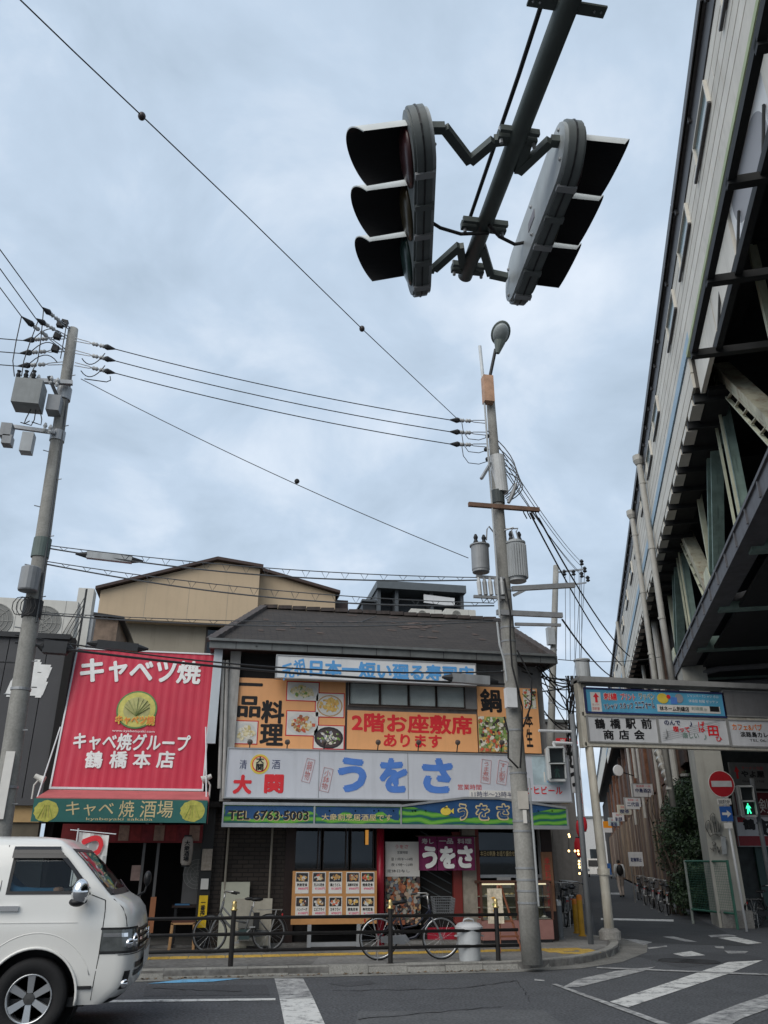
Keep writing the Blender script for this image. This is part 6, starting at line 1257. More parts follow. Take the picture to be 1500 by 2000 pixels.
BU = [(.28, .22), (.42, .22), (.80, .215), (1.0, .215), (1.16, .20), (1.24, .17), (1.66, .10), (1.72, .09)]
YSD = [(.28, .05), (.38, .015), (.55, 0), (.98, 0), (1.03, .012), (1.25, .035), (1.45, .085), (1.60, .125), (1.68, .155), (1.72, .185)]
WF = [(.80, .02), (1.26, .42), (1.35, .335), (1.45, .255), (1.55, .165), (1.66, .05)]
xs = lambda z: lerp_tab(XS, z); bu = lambda z: lerp_tab(BU, z); ysd = lambda z: lerp_tab(YSD, z)
def fr(phi, z, off=0.):
    s_, c_ = math.sin(phi), math.cos(phi); t_ = math.copysign(abs(s_) ** .667, s_); x = xs(z) + (bu(z) + off) * abs(c_) ** .667; return Vector((x + (off if c_ < .3 else 0) * 0, W / 2 + t_ * (W / 2 - ysd(z) + off), z))
def sd(x, z, off=0., far=False): y = ysd(z) - off; return Vector((x, W - y if far else y, z))
ARC, ACZ = .43, .345
def LR(z):
    if z < .775: q = math.sqrt(max(0, ARC ** 2 - (z - ACZ) ** 2)); return -q, q
    if z < 1.26: k = (z - .775) / (1.26 - .775); return -.02 - .34 * k, .02 + .40 * k
    return -.36, lerp_tab(WF, z)
Zs = [.28, .34, .42, .5, .58, .66, .72, .76, .7749, .80, .88, .95, 1.0, 1.03, 1.08, 1.16, 1.22, 1.26, 1.35, 1.45, 1.55, 1.66, 1.70, 1.72]
PH_ = [R(-90 + 180 * i / 20) for i in range(21)]
t = MB()
def cols(z): l_, r_ = LR(z); return [-3.75, -2.2, -.9, l_, r_, xs(z)]
for far in (False, True):
    for z0, z1 in zip(Zs, Zs[1:]):
        a, b = cols(z0), cols(z1)
        for i in range(5):
            zm = (z0 + z1) / 2
            if i == 3 and (zm < .775 or 1.26 < zm < 1.66): continue
            t.face([sd(a[i], z0, 0, far), sd(a[i + 1], z0, 0, far), sd(b[i + 1], z1, 0, far), sd(b[i], z1, 0, far)], flip=far)
for z0, z1 in zip(Zs, Zs[1:]):
    for p0, p1 in zip(PH_, PH_[1:]):
        if 1.26 < (z0 + z1) / 2 < 1.66 and abs(p0 + p1) / 2 < R(66): continue
        t.face([fr(p0, z0), fr(p1, z0), fr(p1, z1), fr(p0, z1)])
top = [sd(x, 1.72) for x in (-3.75, -2.2, -.9, -.36)] + [fr(p, 1.72) for p in PH_] + [sd(x, 1.72, 0, True) for x in (-.36, -.9, -2.2, -3.75)]
prev = top
for z, ins in ((1.752, .05), (1.775, .14), (1.79, .32), (1.797, .55)):
    cur = [Vector((p.x - (ins * .9 if p.x > -.3 else 0), W / 2 + (p.y - W / 2) * (1 - ins / .70), z)) for p in top]
    for i in range(len(top) - 1): t.face([prev[i], prev[i + 1], cur[i + 1], cur[i]])
    prev = cur
t.face(prev); t.face([sd(-3.75, z) for z in Zs] + [sd(-3.75, z, 0, True) for z in Zs[::-1]])
bm_ = t.build('body', m_van, van); me = bm_.data
import bmesh
b_ = bmesh.new(); b_.from_mesh(me); bmesh.ops.remove_doubles(b_, verts=b_.verts, dist=.0006); bmesh.ops.recalc_face_normals(b_, faces=b_.faces); b_.to_mesh(me); b_.free()
for p in me.polygons: p.use_smooth = True
me.set_sharp_from_angle(angle=R(38))
# glass
wz = [1.26, 1.35, 1.45, 1.55, 1.66]; t = MB(); ph = [R(-66 + 132 * i / 12) for i in range(13)]
for z0, z1 in zip(wz, wz[1:]):
    for p0, p1 in zip(ph, ph[1:]): t.face([fr(p0, z0), fr(p1, z0), fr(p1, z1), fr(p0, z1)])
t.build('windscreen', m_vglass, van, smooth=True)
t = MB()
for p0, p1 in zip(ph, ph[1:]):
    t.face([fr(p0, 1.235, .004), fr(p1, 1.235, .004), fr(p1, 1.285, .004), fr(p0, 1.285, .004)]); t.face([fr(p0, 1.64, .004), fr(p1, 1.64, .004), fr(p1, 1.67, .004), fr(p0, 1.67, .004)])
for s_ in (-1, 1):
    for z0, z1 in zip(wz, wz[1:]): t.face([fr(R(66) * s_, z0, .004), fr(R(61) * s_, z0, .004), fr(R(61) * s_, z1, .004), fr(R(66) * s_, z1, .004)])
t.build('windscreen_seal', m_plast, van)
for far in (False, True):
    t = MB()
    for z0, z1 in zip(wz, wz[1:]): (l0, r0), (l1, r1) = LR(z0), LR(z1); t.face([sd(l0, z0, -.004, far), sd(r0, z0, -.004, far), sd(r1, z1, -.004, far), sd(l1, z1, -.004, far)])
    gw = t.build('door_window', m_vglass, van)
    t = MB(); e = .022
    for z0, z1 in zip(wz, wz[1:]): (l0, r0), (l1, r1) = LR(z0), LR(z1); t.face([sd(l0 - .01, z0, .004, far), sd(l0 + e, z0, .004, far), sd(l1 + e, z1, .004, far), sd(l1 - .01, z1, .004, far)]); t.face([sd(r0 - e, z0, .004, far), sd(r0 + .015, z0, .004, far), sd(r1 + .015, z1, .004, far), sd(r1 - e, z1, .004, far)])
    t.face([sd(-.37, 1.245, .004, far), sd(.44, 1.245, .004, far), sd(.42, 1.275, .004, far), sd(-.37, 1.275, .004, far)]); t.build('window_seal', m_plast, van)
t = MB(); zz_ = [1.58, 1.62, 1.66, 1.69]
for z0, z1 in zip(zz_, zz_[1:]): t.face([sd(-.38, z0, .03), sd(LR(min(z0, 1.66))[1] + .03, z0, .03), sd(LR(min(z1, 1.66))[1] + .02, z1, .012 if z1 > 1.68 else .028), sd(-.38, z1, .012 if z1 > 1.68 else .028)])
t.face([sd(LR(1.58)[1] + .03, 1.58, .03), sd(.43, 1.30, .012), sd(.40, 1.30, .016), sd(LR(1.58)[1] - .03, 1.58, .03)])
t.build('rain_visor', mat('visor_smoke', (.02, .02, .022), .15), van)
# cabin: floor, dash, seats, rear bulkhead, trim
MB().box(-.9, .55, .06, W - .06, .78, .84).build('cabin_floor', m_plast, van); MB().box(-.92, -.88, .06, W - .06, .8, 1.7).build('bulkhead', m_plast, van); MB().hexa([(.28, .08, .84), (.66, .08, .84), (.66, W - .08, .84), (.28, W - .08, .84), (.32, .1, 1.2), (.58, .12, 1.235), (.58, W - .12, 1.235), (.32, W - .1, 1.2)]).build('dashboard', m_plast, van)
for y in (.14, .95): MB().box(-.75, -.25, y, y + .52, .84, 1.05).build('seat', mat('seat_grey', (.06, .06, .065), .9), van); MB().hexa([(-.80, y, 1.0), (-.66, y, 1.0), (-.66, y + .52, 1.0), (-.80, y + .52, 1.0), (-.88, y + .06, 1.62), (-.78, y + .06, 1.62), (-.78, y + .46, 1.62), (-.88, y + .46, 1.62)]).build('seat_back', mat('seat_grey', (.06, .06, .065)), van)
o = MB().lathe([(.18, -.012), (.19, 0), (.18, .012), (.17, 0)], (0, 0, 0), 20, close=True); o.xf(Matrix.Translation((.18, .42, 1.22)) @ Matrix.Rotation(R(-62), 4, 'Y')); o.build('steering_wheel', m_plast, van)
# front details
def fpatch(name, p0, p1, z0, z1, m, off=.006, n=8, par=None, side=None):
    t = MB(); P = ([(None, x) for x in side] if side else []) + [(R(p0 + (p1 - p0) * i / n), None) for i in range(n + 1)]; k = 5
    pt = lambda q, z: sd(q[1], z, off) if q[0] is None else fr(q[0], z, off)
    for i in range(len(P) - 1):
        for j in range(k): za, zb = z0 + (z1 - z0) * j / k, z0 + (z1 - z0) * (j + 1) / k; t.face([pt(P[i], za), pt(P[i + 1], za), pt(P[i + 1], zb), pt(P[i], zb)])
    return t.build(name, m, par or van, smooth=True)
m_hl = mat('headlight_glass', (.12, .13, .13), .06, .3, var=.3, scale=9, spec=.8); m_grille = mat('grille_black', (.008, .008, .009), .4)
for s_ in (-1, 1):
    if s_ < 0:
        h_ = fpatch('headlight', -88, -38, .735, .925, m_hl, .006, 10, None, (.60, .66, .72)); fpatch('headlight_trim', -88, -38, .925, .945, m_plast, .007, 10, h_, (.585, .66, .72)); fpatch('headlight_trim', -88, -36, .715, .737, m_plast, .007, 10, h_, (.60, .66, .72))
        fpatch('turn_lens', -88, -70, .86, .895, m_chrome, .009, 4, h_, (.615, .66, .72))
    else: h_ = fpatch('headlight', 38, 88, .735, .925, m_hl, .006, 10)
    c_ = fr(R(48 * s_), .82, -.005); MB().sphere(c_, .068, 14, 8, sx=.6).build('projector_lamp', m_chrome, h_, smooth=True); c_ = fr(R(66 * s_), .80, -.01); MB().sphere(c_, .05, 12, 8).build('side_lamp', m_chrome, h_, smooth=True)
gr = fpatch('grille', -35, 35, .72, .925, m_grille, .005, 12)
for z in (.755, .815, .875): fpatch('grille_bar', -35, 35, z, z + .026, m_chrome, .022, 12, gr)
c_ = fr(0, .84, .03); MB().sphere(c_, .06, 14, 8, sx=.25).build('badge', m_chrome, gr, smooth=True)
for z in (.50, .57): fpatch('intake_slot', -42, 42, z, z + .05, m_grille, .005, 12)
for s_ in (-1, 1): f_ = fpatch('fog_lamp', -72 if s_ < 0 else 56, -56 if s_ < 0 else 72, .40, .56, m_grille, .006, 6); c_ = fr(R(64 * s_), .45, 0); MB().sphere(c_, .045, 12, 8).build('fog_lens', m_chrome, f_, smooth=True)
fpatch('number_plate', -16, 16, .56, .70, mat('plate_white', (.6, .6, .58), .5), .03, 4); fpatch('bumper_gap', -88, 88, .700, .706, m_seam, .003, 30); fpatch('lower_lip', -70, 70, .285, .33, m_plast, .004, 16)
def seam(pts_, nm='panel_seam', w_=.007, m=m_seam):
    t = MB()
    for a, b in zip(pts_, pts_[1:]): t.beam(a, b, w_, w_)
    t.build(nm, m, van)
seam([sd(x, z, .0005) for x, z in ((.59, 1.19), (.60, 1.1), (.60, .95), (.595, .7), (.575, .45), (.565, .32))], 'door_seam'); seam([sd(x, z, .0005) for x, z in ((-.44, 1.70), (-.43, 1.3), (-.43, .9), (-.42, .72))], 'door_seam'); seam([sd(x, z, .0005) for x, z in ((.59, 1.19), (.45, 1.24))], 'door_seam')
seam([fr(R(-72), z, .001) for z in (1.2, 1.12, 1.04, .95)], 'bonnet_seam'); seam([sd(x, .715 + 0 * x, .0005) for x in (.60, .75)], 'bumper_seam'); pass
seam([sd(.42, .43, .006), sd(.56, .43, .006)], 'sill_strip', .028, m_plast)
for za, x0, x1 in ((1.005, -3.7, .35),): seam([sd(x0, za, .001), sd(x1, za - .012, .001)], 'body_crease', .006, m_van)
P_ = [Vector((ARC * math.cos(a), -.004, ACZ + ARC * math.sin(a))) for a in [R(-8 + 196 * k / 26) for k in range(27)]]; MB().tube(P_, .014, 6).build('arch_lip', m_van, van, smooth=True)
P_ = [Vector((.56 * math.cos(a), .002, ACZ + .56 * math.sin(a))) for a in [R(20 + 150 * k / 20) for k in range(21)]]; MB().tube(P_, .006, 5).build('arch_crease', m_van, van, smooth=True)
MB().lathe([(ARC, 0), (ARC, .45), (0, .45)], (0, .0, ACZ), 30, 'Y', cap=False).xf(Matrix.Diagonal((1, -1, 1, 1))).build('wheel_well', m_plast, van)
MB().box(-3.7, .5, .1, W - .1, .26, .34).build('underbody', m_plast, van)
hdl = MB().box(-.42, -.22, -.035, .0, 1.10, 1.145); hdl.xf(Matrix.Translation((0, .02, 0))); hdl.build('door_handle', m_chrome, van)
def mirror(c, sgn, m, sc=1.):
    t = MB(); t.sphere((0, 0, 0), .11 * sc, 16, 10, sx=.75, sy=.8, sz=1.05); t.xf(Matrix.Translation(c)); o = t.build('wing_mirror', m, van, smooth=True)
    MB().sphere(Vector(c) + Vector((-.02, 0, -.085 * sc)), .09 * sc, 14, 8, sx=.8, sy=.8, sz=.45).build('mirror_base', m_plast, o, smooth=True); MB().tube([Vector(c) + Vector((0, 0, -.05)), Vector(c) + Vector((.03, .14 * sgn, -.08))], .03 * sc, 8).build('mirror_arm', m_plast, o)
mirror((.36, -.14, 1.27), 1, m_chrome, 1.05)
t = MB(); p = fr(R(70), 1.16); MB().tube([p, p + Vector((.10, .06, .05)), p + Vector((.13, .08, .15))], .012, 8).build('front_mirror_stalk', m_plast, van); MB().sphere(p + Vector((.12, .08, .2)), .085, 12, 8, sx=.55).build('front_mirror', m_plast, van, smooth=True)
w0, w1 = fr(R(-50), 1.29, .02), fr(R(-8), 1.34, .02); seam([fr(R(-58), 1.245, .015), w1], 'wiper', .012, m_plast); seam([fr(R(5), 1.245, .015), fr(R(48), 1.35, .02)], 'wiper', .012, m_plast)
# wheels
def make_wheel(cx, cy, sgn):
    o = MB(); ax = lambda r, y: (r, y)
    t = MB(); t.lathe([(.205, -.09), (.30, -.10), (.335, -.085), (.345, -.05), (.345, .05), (.335, .085), (.30, .10), (.205, .09)], (0, 0, 0), 40, 'Y', close=True); ty = t.build('wheel', m_tyre, van, smooth=True); ty.location = (cx, cy, .345)
    MB().lathe([(.205, .085), (.212, .095), (.20, .10), (.19, .07), (.185, -.06), (.205, -.09)], (0, 0, 0), 40, 'Y', cap=False).build('rim', m_alloy, ty, smooth=True); MB().lathe([(.185, -.02), (0, -.02)], (0, 0, 0), 24, 'Y').build('brake_disc', mat('brake_dark', (.03, .03, .03), .5), ty)
    for k in range(6):
        a = R(90 + 60 * k); d = Vector((math.cos(a), 0, math.sin(a))); s_ = Vector((-math.sin(a), 0, math.cos(a))); y0 = -.075
        MB().hexa([d * .05 - s_ * .026 + Vector((0, y0 + .0, 0)), d * .05 + s_ * .026 + Vector((0, y0, 0)), d * .05 + s_ * .026 + Vector((0, -.03, 0)), d * .05 - s_ * .026 + Vector((0, -.03, 0)), d * .195 - s_ * .034 + Vector((0, y0 - .012, 0)), d * .195 + s_ * .034 + Vector((0, y0 - .012, 0)), d * .195 + s_ * .034 + Vector((0, -.04, 0)), d * .195 - s_ * .034 + Vector((0, -.04, 0))]).build('spoke', m_alloy, ty)
    MB().lathe([(.055, .03), (.05, .085), (.0, .09)], (0, 0, 0), 18, 'Y').build('hub_cap', mat('hub_dark', (.05, .05, .05), .4), ty); return ty
make_wheel(0, .11, 1); make_wheel(0, W - .11, -1); make_wheel(-2.57, .11, 1); make_wheel(-2.57, W - .11, -1)

# ------------------------------------------------------------------ people: one skinned figure each
def figure(name, label, joints, edges, rad, root_i, m, loc, rz=0, scale=1.0, sub=2):
    me = bpy.data.meshes.new(name); me.from_pydata([tuple(Vector(j) * scale) for j in joints], edges, []); o = bpy.data.objects.new(name, me); COL.objects.link(o)
    sk = o.modifiers.new('skin', 'SKIN'); sk.use_smooth_shade = True
    for i, sv in enumerate(me.skin_vertices[0].data): r_ = rad[i]; sv.radius = (r_[0] * scale, r_[1] * scale) if isinstance(r_, tuple) else (r_ * scale, r_ * scale); sv.use_root = (i == root_i)
    ss = o.modifiers.new('sub', 'SUBSURF'); ss.levels = sub; ss.render_levels = sub
    bpy.context.view_layer.update(); dg = bpy.context.evaluated_depsgraph_get(); nm = bpy.data.meshes.new_from_object(o.evaluated_get(dg)); o.modifiers.clear(); o.data = nm; nm.materials.clear()
    for q in (m if isinstance(m, list) else [m]): nm.materials.append(q)
    o.location = loc; o.rotation_euler = (0, 0, rz)
    for p in nm.polygons: p.use_smooth = True
    return o
m_skin = mat('skin', (.42, .25, .17), .6); m_hair = mat('hair_black', (.012, .010, .010), .6); m_jacket = mat('jacket_blue', (.03, .13, .24), .8, var=.15)
# driver, sitting, arms to the wheel (van frame: x forward, z up)
J = [(-.50, .40, 1.06), (-.54, .40, 1.22), (-.56, .40, 1.40), (-.52, .40, 1.50), (-.48, .40, 1.60), (-.46, .40, 1.70),
     (-.54, .22, 1.41), (-.32, .14, 1.26), (-.02, .28, 1.25), (.10, .32, 1.27), (-.54, .58, 1.41), (-.32, .64, 1.24), (-.02, .54, 1.25), (.10, .50, 1.27),
     (-.20, .32, 1.05), (.15, .32, 1.05), (.18, .32, .88), (-.20, .50, 1.05), (.15, .50, 1.05), (.18, .50, .88)]
E_ = [(0, 1), (1, 2), (2, 3), (3, 4), (4, 5), (2, 6), (6, 7), (7, 8), (8, 9), (2, 10), (10, 11), (11, 12), (12, 13), (0, 14), (14, 15), (15, 16), (0, 17), (17, 18), (18, 19)]
RD = [(.16, .12), (.15, .12), (.15, .11), .05, .085, .07, .08, .06, .05, .04, .08, .06, .05, .04, .09, .07, .05, .09, .07, .05]
dv = figure('person', '', J, E_, RD, 0, [m_jacket, m_skin, m_hair], (-1.64, 9.3, 0))
tag(dv, 'driver in a dark blue jacket holding the steering wheel in the white van', 'person')
for p in dv.data.polygons:
    c_ = p.center
    if c_.z > 1.50 and abs(c_.y - .4) < .12: p.material_index = 2 if (c_.x < -.48 or c_.z > 1.70) else 1
    elif c_.x > .04 and c_.z > 1.15: p.material_index = 1

# ================================================================== STREET FURNITURE, BICYCLES
m_rail = mat('rail_brown_black', (.022, .020, .019), .4, .2, var=.2); m_gold = mat('rail_gold_cap', (.55, .42, .18), .3, .7)
rl = thing('guard_rail', 'black three-bar pedestrian guard rail with gold ball caps along the kerb', 'guard rail', (.35, 13.78, PH))
for X in (-6.9, -4.5, -2.1, .35, 2.78, 4.52):
    x = X - .35; p = MB().tube([(x, 0, 0), (x, 0, .76)], .038, 12).build('post', m_rail, rl, smooth=False)
    MB().lathe([(.05, 0), (.05, .02), (.03, .03), (.04, .06), (.03, .09), (.035, .12), (0, .14)], (x, 0, .76), 12).build('ball_cap', m_gold, p, smooth=True); MB().lathe([(.06, 0), (.06, .012), (.04, .014)], (x, 0, 0), 12).build('foot_plate', m_rail, p)
x1 = F(1012, 1820, 13.78).x - .35
for z in (.66, .44, .22): MB().tube([(-9, 0, z), (x1, 0, z)], .024, 10).build('rail', m_rail, rl, smooth=True)

m_spoke = mat('spoke_steel', (.45, .46, .47), .3, .8); m_bframe = mat('bike_frame_navy', (.015, .017, .03), .3, var=.1); m_bsil = mat('bike_silver', (.45, .45, .44), .35, .7); m_bgrey = mat('bike_grey', (.12, .125, .13), .4)
def bicycle(label, loc, rz, fm_=None, basket=True, rw=.305, group=None, rim=None, lean=.06, front_bag=None):
    fm_ = fm_ or m_bframe; rim = rim or m_spoke
    o = thing('bicycle', label, 'bicycle', loc, rz, group); o.rotation_euler = (lean, 0, rz); wb = 1.02
    for cx in (0, wb):
        wtyre = MB().lathe([(rw - .017, -.013), (rw, -.017), (rw + .010, 0), (rw, .017), (rw - .017, .013)], (0, 0, 0), 36, 'Y', close=True).build('wheel', m_tyre, o, smooth=True); wtyre.location = (cx, 0, rw + .012)
        MB().lathe([(rw - .036, -.010), (rw - .012, -.0145), (rw - .012, .0145), (rw - .036, .010)], (0, 0, 0), 36, 'Y', close=True).build('rim', rim, wtyre, smooth=True)
        t = MB()
        for k in range(20): a = k * math.pi / 10 + .1; s_ = (-1) ** k; t.tube([(.02 * math.cos(a + 1.2 * s_), .03 * s_, .02 * math.sin(a + 1.2 * s_)), ((rw - .03) * math.cos(a), 0, (rw - .03) * math.sin(a))], .0014, 4, False)
        stuff(t.build('spokes', m_spoke, wtyre)); MB().lathe([(.02, -.05), (.02, .05)], (0, 0, 0), 10, 'Y').build('hub', m_bsil, wtyre)
        P = [(cx + (rw + .035) * math.cos(a), 0, rw + .012 + (rw + .035) * math.sin(a)) for a in [R((10 if cx == 0 else 25) + (165 if cx == 0 else 120) * k / 14) for k in range(15)]]
        t = MB()
        for p, q in zip(P, P[1:]): t.beam(p, q, .045, .004) if False else t._add([Vector(p) + Vector((0, -.024, 0)), Vector(p) + Vector((0, .024, 0)), Vector(q) + Vector((0, .024, 0)), Vector(q) + Vector((0, -.024, 0))], [(0, 1, 2, 3)])
        t.build('mudguard', rim, o)
    z0 = rw + .012; bb = (.43, 0, z0 - .03); st = (.31, 0, .72); ht, hb = (.82, 0, .80), (.86, 0, .62)
    t = MB(); t.tube([bb, st], .016, 8).tube([hb, (.76, 0, .48), (.60, 0, .33), bb], .021, 10).tube([(.835, 0, .72), (.62, 0, .50), (.40, 0, .46)], .016, 8).tube([ht, hb], .022, 8)
    for s_ in (-.05, .05): t.tube([(bb[0], s_ * .6, bb[2]), (0, s_, z0)], .010, 6).tube([(st[0] + .01, s_ * .3, .66), (0, s_, z0)], .009, 6)
    t.build('frame', fm_, o, smooth=True)
    t = MB()
    for s_ in (-.05, .05): t.tube([(hb[0], s_ * .7, hb[2]), (wb - .05, s_, .45), (wb, s_, z0)], .012, 6)
    t.build('fork', rim, o)
    t = MB(); t.tube([ht, (.80, 0, .94)], .014, 8); t.tube([(.60, -.27, .93), (.70, -.25, .95), (.80, -.12, .96), (.82, 0, .95), (.80, .12, .96), (.70, .25, .95), (.60, .27, .93)], .011, 8); hbar = t.build('handlebar', m_bsil, o, smooth=True)
    for s_ in (-1, 1): MB().tube([(.57, .275 * s_, .925), (.68, .255 * s_, .945)], .016, 8).build('grip', m_plast, hbar)
    MB().tube([(.30, 0, .70), (.285, 0, .80)], .013, 8).build('seat_post', m_bsil, o)
    t = MB(); t.sphere((.24, 0, .83), .12, 12, 6, sx=1.0, sy=.75, sz=.3).sphere((.36, 0, .84), .07, 10, 6, sx=1.4, sy=.5, sz=.4); t.build('saddle', m_plast, o, smooth=True)
    MB().prism([(.03, z0 - .05), (.40, z0 - .085), (.50, z0 - .03), (.43, z0 + .06), (.03, z0 + .035)], -.075, -.06).build('chain_case', rim, o)
    t = MB(); t.tube([(bb[0], -.09, bb[2]), (bb[0], .07, bb[2])], .012, 6).tube([(bb[0], -.09, bb[2]), (bb[0] + .12, -.10, bb[2] - .12)], .010, 6).tube([(bb[0], .07, bb[2]), (bb[0] - .12, .08, bb[2] + .12)], .010, 6).box(bb[0] + .07, bb[0] + .17, -.19, -.10, bb[2] - .13, bb[2] - .11).box(bb[0] - .17, bb[0] - .07, .09, .17, bb[2] + .11, bb[2] + .13); t.build('crank', m_bsil, o)
    t = MB(); t.tube([(.0, -.07, z0), (-.03, -.10, .0)], .007, 6).tube([(.0, .07, z0), (-.03, .10, .0)], .007, 6).tube([(-.03, -.10, .004), (-.03, .10, .004)], .007, 6); t.build('kickstand', m_bsil, o)
    t = MB()
    for s_ in (-.05, .05): t.tube([(.22, s_, .66), (-.22, s_, .66), (-.2, s_ * .5, .64)], .006, 5).tube([(-.02, s_, z0), (-.12, s_, .66)], .006, 5)
    for k in range(4): t.tube([(.1 - .1 * k, -.05, .66), (.1 - .1 * k, .05, .66)], .005, 5)
    t.build('rear_rack', m_bsil, o); MB().box(-.235, -.215, -.03, .03, .55, .60).build('rear_reflector', mat('reflector_red', (.4, .02, .02), .2), o)
    if basket:
        t = MB(); x0, x1_, zb, zt_ = .92, 1.20, .66, .90
        for k in range(7):
            z = zb + (zt_ - zb) * k / 6; e = .03 * k / 6; pp = [(x0 - e, -.15 - e, z), (x1_ + e, -.15 - e, z), (x1_ + e, .15 + e, z), (x0 - e, .15 + e, z), (x0 - e, -.15 - e, z)]; t.tube(pp, .005, 4)
        for k in range(9):
            y = -.15 + .3 * k / 8; t.tube([(x0, y, zb), (x0 - .03, y * 1.2, zt_)], .0035, 4).tube([(x1_, y, zb), (x1_ + .03, y * 1.2, zt_)], .0035, 4); x = x0 + (x1_ - x0) * k / 8
            t.tube([(x, -.15, zb), (x, -.18, zt_)], .0035, 4).tube([(x, .15, zb), (x, .18, zt_)], .0035, 4).tube([(x, -.15, zb), (x, .15, zb)], .0035, 4)
        t.build('basket', m_bgrey, o)
    return o
p = F(739, 1836, 14.25); b1 = bicycle('navy step-through bicycle with silver wheels and front basket by the guard rail', (p.x, 14.25, PH), R(-4))
p = F(525, 1818, 15.95); b2 = bicycle('dark electric bicycle parked facing left before the brick wall', (p.x, 15.9, PH), R(183), m_bgrey, False, .29, None, m_bgrey)
MB().box(.18, .28, -.05, .05, .36, .62).build('battery', m_plast, b2); MB().box(.34, .52, -.07, .07, .20, .36).build('motor', mat('motor_teal', (.03, .05, .05), .4), b2)
# garbage bin
p = F(917, 1850, 13.95); bn = thing('garbage_bin', 'dented pale grey garbage bin with domed lid on the kerb', 'bin', (p.x, 13.95, PH)); m_bin = mat('bin_grey', (.46, .48, .49), .45, var=.1, scale=6, streak=.2, dirt=(.3, .3, .3))
prof = [(.0, 0), (.165, 0), (.17, .03), (.18, .2), (.184, .21), (.184, .23), (.184, .24), (.195, .44), (.205, .45), (.205, .47)]
t = MB(); t.lathe(prof, (0, 0, 0), 40)
for v in t.v:
    if .12 < v.z < .42: q = 1 - .035 * max(0, math.sin(math.atan2(v.y, v.x) * 3 + 1 + v.z * 9)); v.x *= q; v.y *= q
t.build('barrel', m_bin, bn, auto=40)
MB().lathe([(.20, 0), (.222, -.02), (.225, .01), (.17, .06), (.10, .075), (0, .075)], (0, 0, .475), 32).build('lid', mat('bin_lid', (.52, .53, .54), .45, var=.06), bn, auto=50); MB().tube([(-.09, 0, .545), (-.075, 0, .585), (0, 0, .60), (.075, 0, .585), (.09, 0, .545)], .013, 8).build('lid_handle', m_bin, bn, smooth=True)
for s_ in (-1, 1): MB().tube([(.19 * s_, -.05, .36), (.225 * s_, -.05, .35), (.225 * s_, .05, .35), (.19 * s_, .05, .36)], .010, 6).build('side_handle', m_bin, bn)
# easel with menu
p = F(978, 1842, 15.2); es = thing('menu_easel', 'brown wooden easel with a pale menu board beside the lamp pole', 'easel', (p.x, 15.2, PH)); m_ew = mat('easel_wood', (.22, .08, .04), .5, var=.15)
MB().beam((-.10, -.25, 0), (.0, .02, 1.05), .03, .03).build('leg', m_ew, es); MB().beam((.30, -.25, 0), (.06, .02, 1.05), .03, .03).build('leg', m_ew, es); MB().beam((.12, .4, 0), (.03, .02, 1.05), .03, .03).build('leg', m_ew, es); MB().beam((-.08, -.20, .25), (.27, -.20, .25), .03, .03).build('crossbar', m_ew, es); MB().beam((-.06, -.14, .48), (.20, -.14, .48), .03, .03).build('crossbar', m_ew, es)
MB().hexa([(-.26, -.16, .45), (.02, -.20, .45), (.02, -.18, .45), (-.26, -.14, .45), (-.20, .0, 1.0), (.06, -.02, 1.0), (.06, 0, 1.0), (-.20, .02, 1.0)]).build('menu_sheet', mat('menu_paper', (.48, .42, .32), .7, var=.35, scale=18), es)
for k in range(4): MB().sphere((-.12, -.17 + .03 * k, .55 + .1 * k), .04, 8, 5, sy=.2, sz=.5).build('menu_photo', random.choice(fm), es)
# boards leaning on the brick wall behind the electric bicycle
p = F(455, 1723, 16.7); q = F(487, 1756, 16.7); o = thing('white_board', 'white board leaning on the brick wall above the electric bicycle', 'board', (F(432, 1740, 16.7).x, 16.7, PH)); a_ = q.x - F(432, 1740, 16.7).x
MB().hexa([(0, 0, .0), (a_, 0, .0), (a_, .02, .0), (0, .02, .0), (.0, .15, F(455, 1723, 16.7).z - PH), (a_, .15, F(455, 1723, 16.7).z - PH), (a_, .17, F(455, 1723, 16.7).z - PH), (0, .17, F(455, 1723, 16.7).z - PH)]).build('panel', mat('board_cream', (.52, .52, .42), .7, var=.08), o)
x0, x1 = F(458, 1780, 16.5).x, F(531, 1780, 16.5).x; zt_ = F(490, 1755, 16.5).z - PH; o = thing('scooter_screen', 'beige panel standing behind the electric bicycle saddle', 'panel', (x0, 16.5, PH)); MB().box(0, x1 - x0, 0, .04, .05, zt_).build('panel', mat('panel_beige', (.42, .39, .32), .7, var=.15, streak=.3), o)
for k in range(2): MB().box(.08, (x1 - x0) * .6, -.25, -.02, .15 + .2 * k, .32 + .2 * k).build('stacked_crate', mat('crate_grey', (.16, .16, .15), .6), o)
# bollards
def bollard(label, px, py0, py1, Y, m, r_, cap, group=None):
    a_ = F(px, py1, Y); h_ = F(px, py0, Y).z - PH; o = thing('bollard', label, 'bollard', (a_.x, Y, PH), 0, group); MB().lathe([(r_ * 1.4, 0), (r_ * 1.4, .02), (r_, .03), (r_, h_ - .05), (r_ * .8, h_)], (0, 0, 0), 16).build('post', m, o); MB().lathe([(r_ * 1.02, 0), (r_ * 1.02, .08), (r_ * .6, .11), (0, .11)], (0, 0, h_ - .08), 16).build('cap', cap, o)
bollard('grey steel bollard at the pavement corner', 1093, 1760, 1826, 17.3, mat('bollard_grey', (.13, .14, .15), .4, .4), .085, m_bsil)
bollard('yellow bollard with orange cap, nearer of the two', 1137, 1750, 1822, 17.9, mat('bollard_yellow', (.45, .25, .02), .5, var=.2), .06, mat('bollard_orange', (.6, .2, .03), .4), 'yellow bollards at the alley corner')
bollard('yellow bollard with orange cap, farther of the two', 1126, 1758, 1808, 18.6, mat('bollard_yellow', (.45, .25, .02)), .06, mat('bollard_orange', (.6, .2, .03)), 'yellow bollards at the alley corner')
